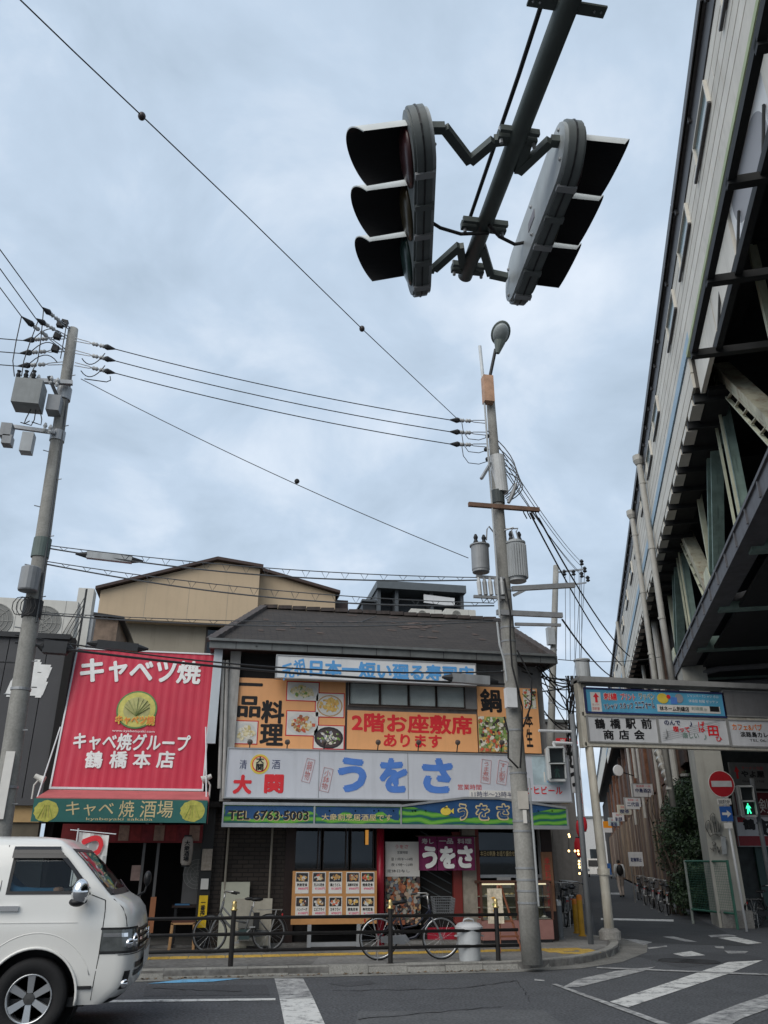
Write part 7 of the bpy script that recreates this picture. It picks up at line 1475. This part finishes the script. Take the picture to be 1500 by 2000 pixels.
# litter at the kerb near the van
rk = random.Random(9); t = MB(); c_ = G(305, 1903, .0)
P = [[(c_.x + (i - 3) * .09, c_.y - .12 + j * .06, .012 + rk.uniform(0, .06)) for i in range(8)] for j in range(4)]
for j in range(3):
    for i in range(7): t.face([P[j][i], P[j][i + 1], P[j + 1][i + 1], P[j + 1][i]])
tag(t.build('plastic_bag', mat('bag_white', (.5, .52, .55), .4, var=.2, scale=9)), 'crumpled pale plastic bag lying in the gutter by the van', 'plastic bag')
for i, (x, y) in enumerate(((402, 1907), (422, 1907))): c_ = G(x, y, 0); tag(MB().lathe([(0, .008), (.07, .008), (.085, .045), (.08, .05), (.06, .02), (0, .018)], c_, 14).build('paper_bowl', m_pw, smooth=True), 'white paper bowl dropped in the gutter, %s of two' % ('left' if i == 0 else 'right'), 'bowl', 'paper bowls in the gutter')
rk2 = random.Random(12); t = MB()
for i in range(220):
    u_ = rk2.uniform(-2.5, 7.0); y = 13.53 + rk2.gauss(0, .05) if u_ < 4.6 else None
    if y is None: continue
    s_ = rk2.uniform(.008, .035); a = rk2.uniform(0, 6); t._add([(u_ + s_ * math.cos(a), y + s_ * math.sin(a), .010), (u_ + s_ * math.cos(a + 1.6), y + s_ * math.sin(a + 1.6), .012 + s_ * .4), (u_ + s_ * math.cos(a + 3.1), y + s_ * math.sin(a + 3.1), .010), (u_ + s_ * math.cos(a + 4.6), y + s_ * math.sin(a + 4.6), .013)], [(0, 1, 2, 3)])
stuff(t.build('gutter_litter', mat('dead_leaf', (.14, .095, .055), .9, var=.4, scale=12)))['label'] = 'scattered dead leaves and grit along the kerb'

# ------------------------------------------------------------------ pedestrian signals, road signs
def pedsignal(label, px0, py0, px1, py1, Y, lit, rz=0):
    xm, ym = (px0 + px1) / 2, (py0 + py1) / 2; c = F(xm, py1, Y); h_ = F(xm, py0, Y).z - c.z; w_ = F(px1, ym, Y).x - F(px0, ym, Y).x
    o = thing('pedestrian_signal', label, 'traffic light', (c.x, Y, c.z), rz, 'pedestrian signals'); m = mat('ped_signal_white', (.50, .52, .52), .45, var=.05)
    MB().prism([(-w_ / 2 + .04, 0), (w_ / 2 - .04, 0), (w_ / 2, .04), (w_ / 2, h_ - .04), (w_ / 2 - .04, h_), (-w_ / 2 + .04, h_), (-w_ / 2, h_ - .04), (-w_ / 2, .04)], 0, .18).build('housing', m, o)
    for k, z in ((0, h_ * .07), (1, h_ * .53)):
        hh = h_ * .40; ww = w_ * .74; ln = MB().box(-ww / 2, ww / 2, -.006, .0, z, z + hh).build('lens', mat('ped_lens_dark', (.012, .018, .02), .3), o)
        MB().box(-ww / 2 - .015, ww / 2 + .015, -.16, -.002, z + hh, z + hh + .015).box(-ww / 2 - .015, -ww / 2, -.14, -.002, z, z + hh).box(ww / 2, ww / 2 + .015, -.14, -.002, z, z + hh).build('hood', m, o)
        if k == 0:
            mg = mat('signal_green_lit', (.05, 1.0, .45), .5, emit=1.2) if lit else mat('signal_green_off', (.02, .06, .05), .5); s_ = hh; t = MB()
            y = -.012; f_ = lambda P: t.face([(a * s_, y, z + hh * .5 + b * s_) for a, b in P])
            f_([(.05 * math.cos(q * .6), .33 + .07 * math.sin(q * .6)) for q in range(11)]); f_([(-.10, -.05), (.09, -.05), (.12, .22), (-.10, .24)]); f_([(-.10, -.04), (.0, -.04), (-.06, -.42), (-.17, -.40)]); f_([(.0, -.04), (.09, -.04), (.20, -.38), (.10, -.42)]); f_([(-.10, .24), (-.22, .0), (-.17, -.03), (-.09, .12)]); f_([(.10, .22), (.22, .04), (.18, .0), (.09, .10)])
            t.build('walking_man', mg, ln)
    return o, c, h_, w_
o1, c1, h1, w1 = pedsignal('unlit white pedestrian signal beside the gate post', 1072, 1458, 1107, 1526, 15.98, False, R(-14))
pl = thing('signal_post', 'grey signal post standing against the white gate post', 'post', (F(1153, 1828, 16.12).x, 16.12, PH)); zt_ = F(1118, 1395, 16.12).z
xt = F(1121, 1440, 16.12).x - pl.location.x
MB().tube([(0, 0, 0), (xt, 0, zt_ - PH)], .055, 12).build('shaft', mat('post_grey', (.16, .17, .18), .5), pl, smooth=True)
for y in (1429, 1452): a_ = F(1118, y, 16.12); b_ = F(1052 if y == 1429 else 1080, y - 2, 16.12); l_ = pl.location; MB().tube([a_ - l_, b_ - l_], .028, 8).build('signal_arm', m_swhite, pl)
MB().tube([F(1080, 1450, 16.12) - pl.location, F(1085, 1462, 16.12) - pl.location], .03, 8).build('signal_arm', m_swhite, pl)
o2, c2, h2, w2 = pedsignal('lit green pedestrian signal at the right edge', 1450, 1534, 1479, 1596, 21.0, True, R(-16))
b_ = F(1500, 1805, 21.0); pr = thing('signal_post', 'grey signal post carrying the lit green pedestrian signal', 'post', (c2.x + w2 / 2 + .12, 21.12, 0)); MB().tube([(0, 0, 0), (0, 0, c2.z + h2 + .2)], .06, 12).build('shaft', mat('post_grey', (.16, .17, .18)), pr, smooth=True); MB().tube([(0, 0, c2.z + h2 * .8), (-.25, -.02, c2.z + h2 * .8)], .025, 8).build('signal_arm', mat('post_grey', (.16, .17, .18)), pr)
# no-entry sign on its thin white pole
YN_ = 19.5; cn = F(1409, 1531, YN_); bp = F(1452, 1812, YN_); ne = thing('no_entry_sign', 'round red no-entry sign on a thin white pole by the concrete pier', 'road sign', (cn.x + .0, YN_, 0)); rn = .33
ne.rotation_euler = (0, 0, R(-12))
MB().lathe([(0, -.01), (rn, -.01), (rn, .004), (0, .004)], (0, 0, cn.z), 36, 'Y').build('white_rim', m_pw, ne); MB().lathe([(rn * .95, .004), (rn * .95, .007), (0, .007)], (0, 0, cn.z), 36, 'Y').build('red_disc', mat('sign_red', (.42, .012, .02), .45, var=.05), ne); MB().box(-rn * .78, rn * .78, -.012, -.007, cn.z - rn * .22, cn.z + rn * .22).build('white_bar', mat('sign_bar', (.55, .55, .55), .5), ne)
MB().tube([(.06, .05, 0), (.02, .05, cn.z + rn * .8)], .030, 10).build('pole', m_swhite, ne, smooth=True)
z1_, z0_ = F(1412, 1575, YN_).z, F(1412, 1604, YN_).z; x0_ = -.12; hw = (z1_ - z0_) * .42
MB().box(-hw, hw, -.02, .01, z0_, z1_).build('arrow_plate', mat('sign_blue', (.02, .10, .36), .5), ne); zc = (z0_ + z1_) / 2; MB().face([(hw * a, -.024, zc + hw * b) for a, b in ((-.75, -.2), (.1, -.2), (.1, -.6), (.8, 0), (.1, .6), (.1, .2), (-.75, .2))]).build('white_arrow', m_pw, ne)
MB().box(-.17, .17, -.015, .01, F(1412, 1571, YN_).z, F(1412, 1560, YN_).z).build('caption_plate', m_pw, ne); text('自転車を除く', (-.15, F(1412, 1570, YN_).z, .15, F(1412, 1562, YN_).z), m_tblack, ne, y=-.02); MB().box(-.10, .10, -.015, .01, F(1412, 1618, YN_).z, F(1412, 1607, YN_).z).build('caption_plate', m_pw, ne)

# ================================================================== ALLEY AND UNDER THE VIADUCT
def UU(x, y, u):
    r = ray(x, y); return _C + r * (u / r.dot(AA))
# graffiti on the pier (flat paint on its front face)
gf = thing('pier_graffiti', 'black and white crown graffiti on the front of the concrete pier', 'graffiti', (0, 0, 0), -AL); m_spray = mat('spray_black', (.012, .012, .014), .7)
def stroke(pxs, w_=.075, m=m_spray):
    t = MB(); P = [UU(1320 + x * .12, 1430 + y * .12, 24.12) for x, y in pxs]; P = [Vector((p.dot(BB), 24.15, p.z)) for p in P]
    for a, b in zip(P, P[1:]): t.beam(a, b, .004, w_, (0, 1, 0))
    t.build('spray_stroke', m, gf)
for s_ in ([(480, 1560), (490, 1470), (530, 1430), (560, 1460), (560, 1560), (590, 1640)], [(570, 1440), (560, 1360), (600, 1310), (640, 1350), (630, 1420), (590, 1450)], [(600, 1440), (640, 1640)], [(640, 1450), (670, 1630)], [(690, 1450), (700, 1620)], [(740, 1470), (710, 1620)], [(490, 1560), (560, 1690), (640, 1650), (730, 1680), (830, 1720)], [(560, 1700), (640, 1660), (720, 1700)], [(590, 1810), (610, 1780), (650, 1800), (640, 1850), (600, 1840)], [(560, 1880), (620, 1940), (600, 1880), (660, 1900)], [(680, 1860), (700, 1960), (740, 1860)]): stroke(s_)
sh = MB(); P = [UU(1320 + x * .12, 1430 + y * .12, 24.1) for x, y in ((730, 1700), (810, 1690), (835, 1980), (760, 1990))]; sh.face([Vector((p.dot(BB), 24.12, p.z)) for p in P]); sh.build('pasted_notice', mat('notice_grey', (.30, .32, .33), .7, var=.2, scale=8), gf)
# shop fronts right of the pier, under the bridge
YU = 23.2
us = thing('underbridge_shop', 'dark shop under the railway bridge at the right edge', 'building', (F(1432, 1700, YU).x, YU, 0)); xr = 6
MB().box(0, xr, .2, .5, 0, 6.2).build('front_wall', mat('underbridge_wall', (.04, .045, .045), .8, var=.3), us); MB().box(.9, 1.6, .12, .2, 0, 2.0).build('green_door', mat('door_green', (.02, .06, .05), .5), us); MB().box(-.2, -.02, .0, .3, 0, 5.0).build('grey_post', mat('post_pale', (.32, .31, .29), .7, var=.15, streak=.4), us)
MB().prism([(-.25, 5.4), (.35, 5.4), (-.02, 4.6), (-.02, 4.2), (-.2, 4.2)], .02, .08).build('gusset', mat('post_pale', (.32, .31, .29)), us)
s = Sign('direction_board', 'grey board with red arrow and black lettering under the gate', (1428, 1490, 1530, 1540), YU - .1, mat('direction_board_grey', (.16, .16, .155), .6, var=.15), .08)  # even grey base colour of the board itself
a_ = s.box(1434, 1496, 1444, 1521); MB().face([(a_[0] + (a_[2] - a_[0]) * p, -.005, a_[1] + (a_[3] - a_[1]) * q) for p, q in ((.3, 0), (.7, 0), (.7, .55), (1, .55), (.5, 1), (0, .55), (.3, .55))]).build('red_arrow', m_tred, s.o)
s.text('やよ屋', 1448, 1506, 1492, 1518, m_tblack, bold=.04); s.text('ラーメン元祖', 1448, 1497, 1490, 1503, m_tred); s.text('06-6771-5768', 1450, 1524, 1492, 1528, m_tblack)
s = Sign('red_shop_board', 'dark red signboard with white brush lettering behind the green signal', (1436, 1548, 1540, 1592), YU - .1, mat('board_darkred', (.10, .008, .012), .5), .08, frame=m_gframe); s.text('剣', 1482, 1560, 1500, 1588, m_pw); s.text('焼肉', 1505, 1556, 1535, 1586, m_pw)
s = Sign('red_white_board', 'white signboard with red bands and big black lettering below the green signal', (1440, 1596, 1540, 1652), YU - .1, m_gsign, .08, frame=m_gframe)
s.patch(1440, 1633, 1540, 1652, mat('band_red', (.30, .012, .02), .5), 'red_band'); s.patch(1440, 1596, 1455, 1606, mat('band_red', (.3, .012, .02)), 'red_band'); s.text('鶴', 1452, 1600, 1474, 1620, m_tblack, bold=.05); s.text('餃', 1480, 1600, 1520, 1632, m_tblack, bold=.05)
o = bicycle('black bicycle at the right edge beside the thin white pole', tuple(G(1478, 1812, .0) + Vector((0, 0, 0))), R(8), m_plast, False, .32, None, m_plast)
# green mesh fence frame beside the pier
fn = thing('green_fence', 'green tube fence frame beside the concrete pier', 'fence', tuple(UU(1353, 1795, 25.5))); fn.location.z = 0; ROOTLOC[fn.name] = Vector(fn.location); m_fg = mat('fence_green', (.035, .12, .085), .5, var=.15)
A_, B_ = Vector((0, 0, 0)), UU(1440, 1806, 23.6) - fn.location; B_.z = 0
zf1 = UU(1345, 1680, 25.5).z
for p in (A_, B_): MB().tube([p, p + Vector((0, 0, zf1))], .035, 8).build('post', mat('fence_post_grey', (.25, .28, .26), .5) if p is A_ else m_fg, fn)
for z in (zf1 - .03, .35): MB().tube([A_ + Vector((0, 0, z)), B_ + Vector((0, 0, z))], .028, 8).build('rail', m_fg, fn)
t = MB()
for k in range(1, 26): p = A_.lerp(B_, k / 26); t.tube([p + Vector((0, 0, .35)), p + Vector((0, 0, zf1 - .03))], .003, 4, False)
for k in range(1, 20): z = .35 + (zf1 - .38) * k / 20; t.tube([A_ + Vector((0, 0, z)), B_ + Vector((0, 0, z))], .003, 4, False)
stuff(t.build('wire_mesh', m_fg, fn))
# dark climbing shrub
def leafmat(name, col):
    m = mat(name, col, .55, var=.35, scale=2.5); return m
sb = thing('climbing_shrub', 'dark green bushy shrub growing up the viaduct wall behind the pier', 'shrub', tuple(UV(29.5, 2.75, 0))); rk = random.Random(31)
for k in range(6):
    P = [Vector((rk.uniform(-.15, .15), rk.uniform(-.5, .5), 0))]
    for j in range(6): P.append(P[-1] + Vector((rk.uniform(-.16, .12), rk.uniform(-.3, .3), .62)))
    MB().tube(P, [.05, .045, .04, .03, .022, .015, .008], 7).build('stem', mat('bark', (.06, .045, .035), .9), sb)
clus = [(Vector((rk.gauss(-.05, .38), rk.uniform(-3.2, 1.2), .5 + 3.9 * rk.random())), rk.uniform(.3, .6)) for _ in range(60)]
clus = [(c_ - Vector((0, 0, max(0, -c_.y - .5) * .5)), r_) for c_, r_ in clus]
def inbush(c_):
    x, y = proj(c_ + sb.location); lim = [(1490, 1318), (1540, 1312), (1580, 1290), (1620, 1276), (1700, 1288), (1790, 1330)]
    xl = lim[0][1]
    for (ya, xa), (yb_, xb) in zip(lim, lim[1:]):
        if ya <= y <= yb_: xl = xa + (xb - xa) * (y - ya) / (yb_ - ya)
    return x > xl + 14 and x < 1405 and y > 1535
pool = [(Vector((rk.gauss(-.05, .4), rk.uniform(-3.6, 2.2), .4 + 4.6 * rk.random())), rk.uniform(.25, .5)) for _ in range(500)]
clus = [q for q in pool if inbush(q[0])][:74]
for mi_, col in enumerate(((.012, .026, .012), (.022, .045, .018), (.036, .066, .026))):
    t = MB()
    for c_, r_ in clus:
        for k in range(120):
            d = Vector((rk.gauss(0, 1), rk.gauss(0, 1), rk.gauss(0, 1))).normalized() * r_ * rk.random() ** .4; p = c_ + d; s_ = rk.uniform(.018, .042); n_ = (d.normalized() + Vector((rk.uniform(-.8, .8), rk.uniform(-.8, .8), rk.uniform(-.2, 1)))).normalized(); a = n_.orthogonal().normalized(); a = Matrix.Rotation(rk.uniform(0, 6.28), 3, n_) @ a; b = n_.cross(a)
            t._add([p - a * s_ * 1.5, p + b * s_ * .7 + n_ * s_ * .2, p + a * s_ * 1.5, p - b * s_ * .7 + n_ * s_ * .2], [(0, 1, 2, 3)])
    stuff(t.build('foliage', leafmat('leaf_%d' % mi_, col), sb))
# hanging shop signs receding down the alley
sg = [((1237, 1531, 1275, 1556), '中島酒店', m_gsign, 41), ((1221, 1558, 1251, 1580), '二代目', m_gsign, 50), ((1207, 1572, 1233, 1591), '喫茶', mat('sign_cream', (.50, .49, .42), .5), 59), ((1198, 1587, 1219, 1604), '鶴の酒場', m_gsign, 69), ((1189, 1597, 1209, 1613), '薬局', mat('sign_pale_blue', (.42, .50, .52), .5), 79), ((1178, 1604, 1195, 1626), '', m_gsign, 90)]
for i, (bx, st, m, u) in enumerate(sg):
    Y = UV(u, 2.6).y; lab = ('white hanging shop sign with two text lines, nearest along the alley viaduct', 'second hanging white sign along the alley viaduct', 'cream hanging sign, third along the alley viaduct', 'fourth hanging sign along the alley viaduct, white with dark text', 'pale bluish hanging sign, fifth along the alley viaduct', 'orange and white hanging sign, farthest along the alley viaduct')[i]
    s = Sign('hanging_sign', lab, bx, Y, m, .12, group='hanging signs along the viaduct', frame=m_gframe if i < 2 else None, fw=.02); x0, y0, x1, y1 = bx
    if st: s.text(st, x0 + 4, y0 + 9, x1 - 4, y0 + 17, m_tnavy, bold=.03); s.text('居酒屋 一品', x0 + 5, y0 + 2.5, x1 - 5, y0 + 6.5, m_tred)
    else: s.patch(x0, y0, x1, y0 + 13, mat('sign_bright_orange', (.75, .28, .02), .5), 'orange_half')
    MB().tube([(s.w, .06, s.h * .5), (s.w + 1.0, .2, s.h * .5)], .03, 6).build('bracket', m_blk, s.o)
c_ = F(1207, 1505, UV(47, 2.0).y); o = thing('round_mirror', 'round white mirror disc on a bracket high on the alley viaduct', 'mirror', tuple(c_)); MB().lathe([(0, 0), (.28, 0), (.30, .02), (.28, .05), (0, .06)], (0, 0, 0), 24, 'Y').build('disc', m_swhite, o); MB().tube([(0, .03, 0), (1.3, .3, -.3)], .03, 6).build('bracket', m_blk, o)
# left side of the alley: dark shop row, signs, lanterns
rw_ = [mat('alley_wall_%d' % i, c, .8, var=.2, streak=.4) for i, c in enumerate(((.028, .025, .023), (.20, .19, .18), (.12, .08, .06), (.26, .25, .24)))]
u = 26.6; hts = [6.2, 5.4, 6.8, 5.6, 7.2, 6.0]
for i, ln in enumerate((7, 8, 9, 12, 14, 20)):
    o = thing('alley_shop', 'narrow shop house on the left of the alley, %s behind the restaurant' % ('first', 'second', 'third', 'fourth', 'fifth', 'sixth')[i], 'building', tuple(UV(u, -1.9)), -AL, 'shop houses along the alley'); h_ = hts[i]
    MB().box(-7, 0, 0, ln - .05, 0, h_).build('wall', rw_[i % 4], o); MB().box(-7.1, .25, -.02, ln - .03, h_, h_ + .15).build('roof', m_gutter, o); MB().box(0, .7, .3, ln - .4, 2.5, 2.6).build('awning', m_redaw if i % 2 == 0 else m_gutter, o)
    for k in range(int(ln // 3)):
        w_ = MB().box(-.02, .03, .8 + 3 * k, 2.2 + 3 * k, 3.4, 4.6).build('window', m_brown, o); MB().box(.03, .036, .88 + 3 * k, 2.12 + 3 * k, 3.48, 4.52).build('pane', m_curtain, w_)
        MB().box(-.02, .02, .5 + 3 * k, 2.6 + 3 * k, .1, 2.3).build('shop_opening', m_dark, o)
    u += ln
end = thing('far_building', 'pale distant building closing the far end of the alley', 'building', tuple(UV(165, 1)), -AL); MB().box(-14, 30, 0, 10, 0, 9).build('wall', mat('far_pale', (.45, .45, .44), .8), end); MB().box(-14.3, 30.3, -.3, 10, 9, 9.3).build('roof', m_gutter, end)
for k in range(10): MB().box(-12 + k * 3, -10.5 + k * 3, -.05, .02, 2 + (k % 2) * 3, 3.6 + (k % 2) * 3).build('window', m_shopglass, end)
o = thing('far_building', 'low whitish house halfway down the alley on the left', 'building', tuple(UV(112, -.9)), -AL); MB().box(-8, 0, 0, 30, 0, 6.5).build('wall', mat('far_white', (.5, .5, .49), .8), o); MB().box(-8, .3, -.1, 30, 6.5, 6.7).build('roof', m_gutter, o)
for k in range(4): MB().box(-.02, .02, 2 + 6 * k, 4 + 6 * k, 3, 4.5).build('window', m_shopglass, o)
s = Sign('brush_sign', 'white vertical sign with black brush lettering left of the gate post', (1106, 1456, 1134, 1548), UV(27, -1.2).y, m_gsign, .15); s.text('むつ', 1109, 1466, 1131, 1535, m_tblack, vertical=True, bold=.05)
s = Sign('red_plate_sign', 'small red sign with white lettering above the brush lettered one', (1088, 1442, 1128, 1453), UV(26.8, -1.2).y, m_tred2, .1); s.text('炭火焼', 1094, 1444, 1124, 1451, m_pw, bold=.03)
s = Sign('red_strip_sign', 'long vertical white sign with red lettering beside the gate post', (1127, 1520, 1139, 1604), UV(30, -1.0).y, m_gsign, .1); s.text('居酒屋まる', 1129, 1524, 1137, 1600, m_tred2, vertical=True, bold=.04)
for i, (x, y, u_) in enumerate(((1131, 1655, 22.5), (1133, 1618, 26), (1140, 1610, 30))):
    c_ = F(x, y, UV(u_, -.6).y); o = thing('red_lantern', 'red paper lantern in the alley shop row, %s' % ('nearest', 'second', 'third')[i], 'lantern', tuple(c_), 0, 'red lanterns in the alley'); MB().lathe([(0, -.22), (.07, -.22), (.11, -.12), (.12, 0), (.11, .12), (.07, .22), (0, .22)], (0, 0, 0), 16).build('paper_shade', mat('lantern_red', (.45, .02, .03), .7, emit=.12), o, smooth=True); MB().lathe([(.07, 0), (.07, .03), (0, .03)], (0, 0, .21), 12).build('rim', m_blk, o); MB().lathe([(.07, 0), (.07, .03), (0, .03)], (0, 0, -.24), 12).build('rim', m_blk, o)
bl = thing('bulb_string', 'string of small lit bulbs down the dark alley shop front', 'lights', tuple(UV(21.5, -.35, 0))); m_bulb = mat('bulb_lit', (1, .68, .28), .5, emit=2.5)
for x, y in ((1111, 1662), (1123, 1662), (1129, 1662), (1130, 1668), (1131, 1682), (1131, 1688), (1132, 1694), (1132, 1706), (1111, 1630), (1112, 1634)): p = F(x, y, UV(21.5, -.35).y) - bl.location; MB().sphere(p, .028, 8, 6).build('bulb', m_bulb, bl)
MB().tube([F(x, y, UV(21.5, -.35).y) - bl.location for x, y in ((1111, 1628), (1111, 1662), (1129, 1661), (1131, 1690), (1132, 1708))], .006, 5).build('cord', m_wire, bl)
# parked bicycles (build one dark one, copy it)
db = bicycle('x', (0, 0, 0), 0, m_plast, True, .31, 'bicycles parked in the alley', m_bgrey)
spots = [((1247, 1758), 100, 'dark bicycle parked in the alley by the viaduct, nearest the walker'), ((1262, 1768), 96, 'dark bicycle in the alley row by the viaduct, second from the walker'), ((1277, 1775), 104, 'dark bicycle in the alley row by the viaduct, third from the walker'), ((1292, 1782), 92, 'dark bicycle in the alley row by the viaduct, fourth from the walker'), ((1306, 1788), 100, 'dark bicycle in the alley row by the viaduct, nearest the shrub'),
         ((1106, 1812), 120, 'dark bicycle with basket parked behind the grey bollard'), ((1117, 1806), 110, 'dark bicycle parked between grey bollard and yellow bollards'), ((1124, 1800), 125, 'dark bicycle parked behind the yellow bollards')]
for i, ((x, y), rz, lab) in enumerate(spots):
    q = G(x, y, 0 if x > 1200 else PH); o = db if i == 0 else dup(db); o.location = q; o.rotation_euler = (.08, 0, R(rz) - AL - R(20)); tag(o, lab, 'bicycle', 'bicycles parked in the alley')
# walker
q = G(1215, 1753, 0); sc = 1.72
J = [(0, 0, .52), (0, 0, .63), (0, .01, .76), (0, .01, .83), (0, -.005, .88), (0, -.01, .945), (-.105, .0, .79), (-.13, .02, .65), (-.12, -.03, .50), (-.115, -.05, .455), (.105, 0, .79), (.135, .03, .65), (.12, .0, .52), (.11, -.03, .47), (-.055, 0, .48), (-.05, -.07, .27), (-.05, -.02, .045), (-.05, -.09, .02), (.055, 0, .48), (.055, .03, .27), (.05, .13, .07), (.05, .08, .02)]
E_ = [(0, 1), (1, 2), (2, 3), (3, 4), (4, 5), (2, 6), (6, 7), (7, 8), (8, 9), (2, 10), (10, 11), (11, 12), (12, 13), (0, 14), (14, 15), (15, 16), (16, 17), (0, 18), (18, 19), (19, 20), (20, 21)]
RD = [(.085, .06), (.08, .055), (.085, .055), .03, .052, .042, .042, .032, .025, .02, .042, .032, .025, .02, .055, .042, .028, .022, .055, .042, .028, .022]
# in this frame -y is away from the camera (walking direction)
wk = figure('person', '', J, E_, RD, 0, [mat('shirt_white', (.52, .54, .55), .8), mat('trousers_beige', (.40, .34, .30), .8), m_hair, m_skin, m_plast], q, math.pi - R(14), sc)
tag(wk, 'walker seen from behind in white shirt and pale trousers in the alley', 'person')
for p in wk.data.polygons:
    c_ = p.center / sc
    if c_.z > .85 and abs(c_.x) < .08: p.material_index = 2
    elif c_.z > .80 and abs(c_.x) < .045: p.material_index = 3
    elif c_.z < .06: p.material_index = 4
    elif c_.z < .53 and abs(c_.x) < .10: p.material_index = 1
    elif c_.z < .49 and abs(c_.x) >= .10: p.material_index = 3
t = MB(); t.sphere((0, .16, .68 * sc), .17, 14, 10, sx=.95, sy=.55, sz=1.45); bp_ = t.build('backpack', m_plast, None, smooth=True); bp_.location = q; bp_.rotation_euler = (0, 0, math.pi - R(14)); tag(bp_, 'black backpack worn by the walker in the alley', 'backpack')
# blue cart, leaning sign, far car
q = G(1188, 1716, 0); o = thing('blue_cart', 'blue box cart standing in the alley left of the walker', 'cart', tuple(q), -AL); MB().box(-.35, .35, -.3, .3, .35, 1.35).build('box', mat('cart_blue', (.02, .10, .32), .6), o); MB().box(-.4, .4, -.35, .35, .25, .33).build('tray', m_bsil, o)
for x in (-.3, .3): MB().lathe([(.1, -.03), (.1, .03)], (x, -.3, .1), 12, 'Y').build('wheel', m_tyre, o); MB().box(x - .02, x + .02, -.32, -.28, .1, .27).build('wheel_bracket', m_bsil, o)
s = Sign('leaning_sign', 'white sign board standing beyond the parked bicycles by the viaduct', (1229, 1664, 1256, 1692), UV(38, 2.4).y, m_gsign, .06); s.text('駐輪禁止', 1232, 1675, 1253, 1683, m_tnavy, bold=.03)
MB().box(.05, .09, .01, .05, -s.Z0, 0).build('leg', m_bsil, s.o); MB().box(s.w - .09, s.w - .05, .01, .05, -s.Z0, 0).build('leg', m_bsil, s.o)
q = UV(95, .9); o = thing('parked_car', 'small white truck parked far down the alley', 'car', tuple(q), -AL)
MB().hexa([(-.75, 0, .3), (.75, 0, .3), (.75, 3.2, .3), (-.75, 3.2, .3), (-.7, .35, 1.8), (.7, .35, 1.8), (.7, 3.2, 1.8), (-.7, 3.2, 1.8)]).build('body', m_van, o); MB().hexa([(-.62, .1, 1.05), (.62, .1, 1.05), (.62, .2, 1.05), (-.62, .2, 1.05), (-.58, .27, 1.65), (.58, .27, 1.65), (.58, .4, 1.65), (-.58, .4, 1.65)]).build('windscreen', m_plast, o)
for x in (-.7, .55): MB().box(x, x + .15, .2, .8, 0, .5).build('wheel', m_tyre, o); MB().box(x + .0, x + .16, -.02, .05, .65, .8).build('headlight', m_chrome, o)

# tangle of service cables at the alley corner
rk = random.Random(77)
tg = thing('cable_tangle', 'tangle of black service cables between the roof corner and the street gate', 'cable', tuple(F(1108, 1330, 18)))
for k in range(14):
    a_ = F(1010 + rk.uniform(0, 60), 1290 + rk.uniform(0, 80), 16.2); b_ = F(1125 + rk.uniform(-12, 10), 1320 + rk.uniform(0, 130), 18.5 + rk.uniform(0, 2)); MB().tube([p - tg.location for p in cat(a_, b_, rk.uniform(.03, .3), 8)], rk.uniform(.008, .018), 5).build('cable', m_wire, tg)
for k in range(9):
    x = 1112 + rk.uniform(-6, 14); P = [F(x + rk.uniform(-5, 5), 1320 + j * 26, 18.6) for j in range(7)]; MB().tube([p - tg.location for p in P], rk.uniform(.01, .022), 5).build('cable', m_wire, tg)

flush_text()
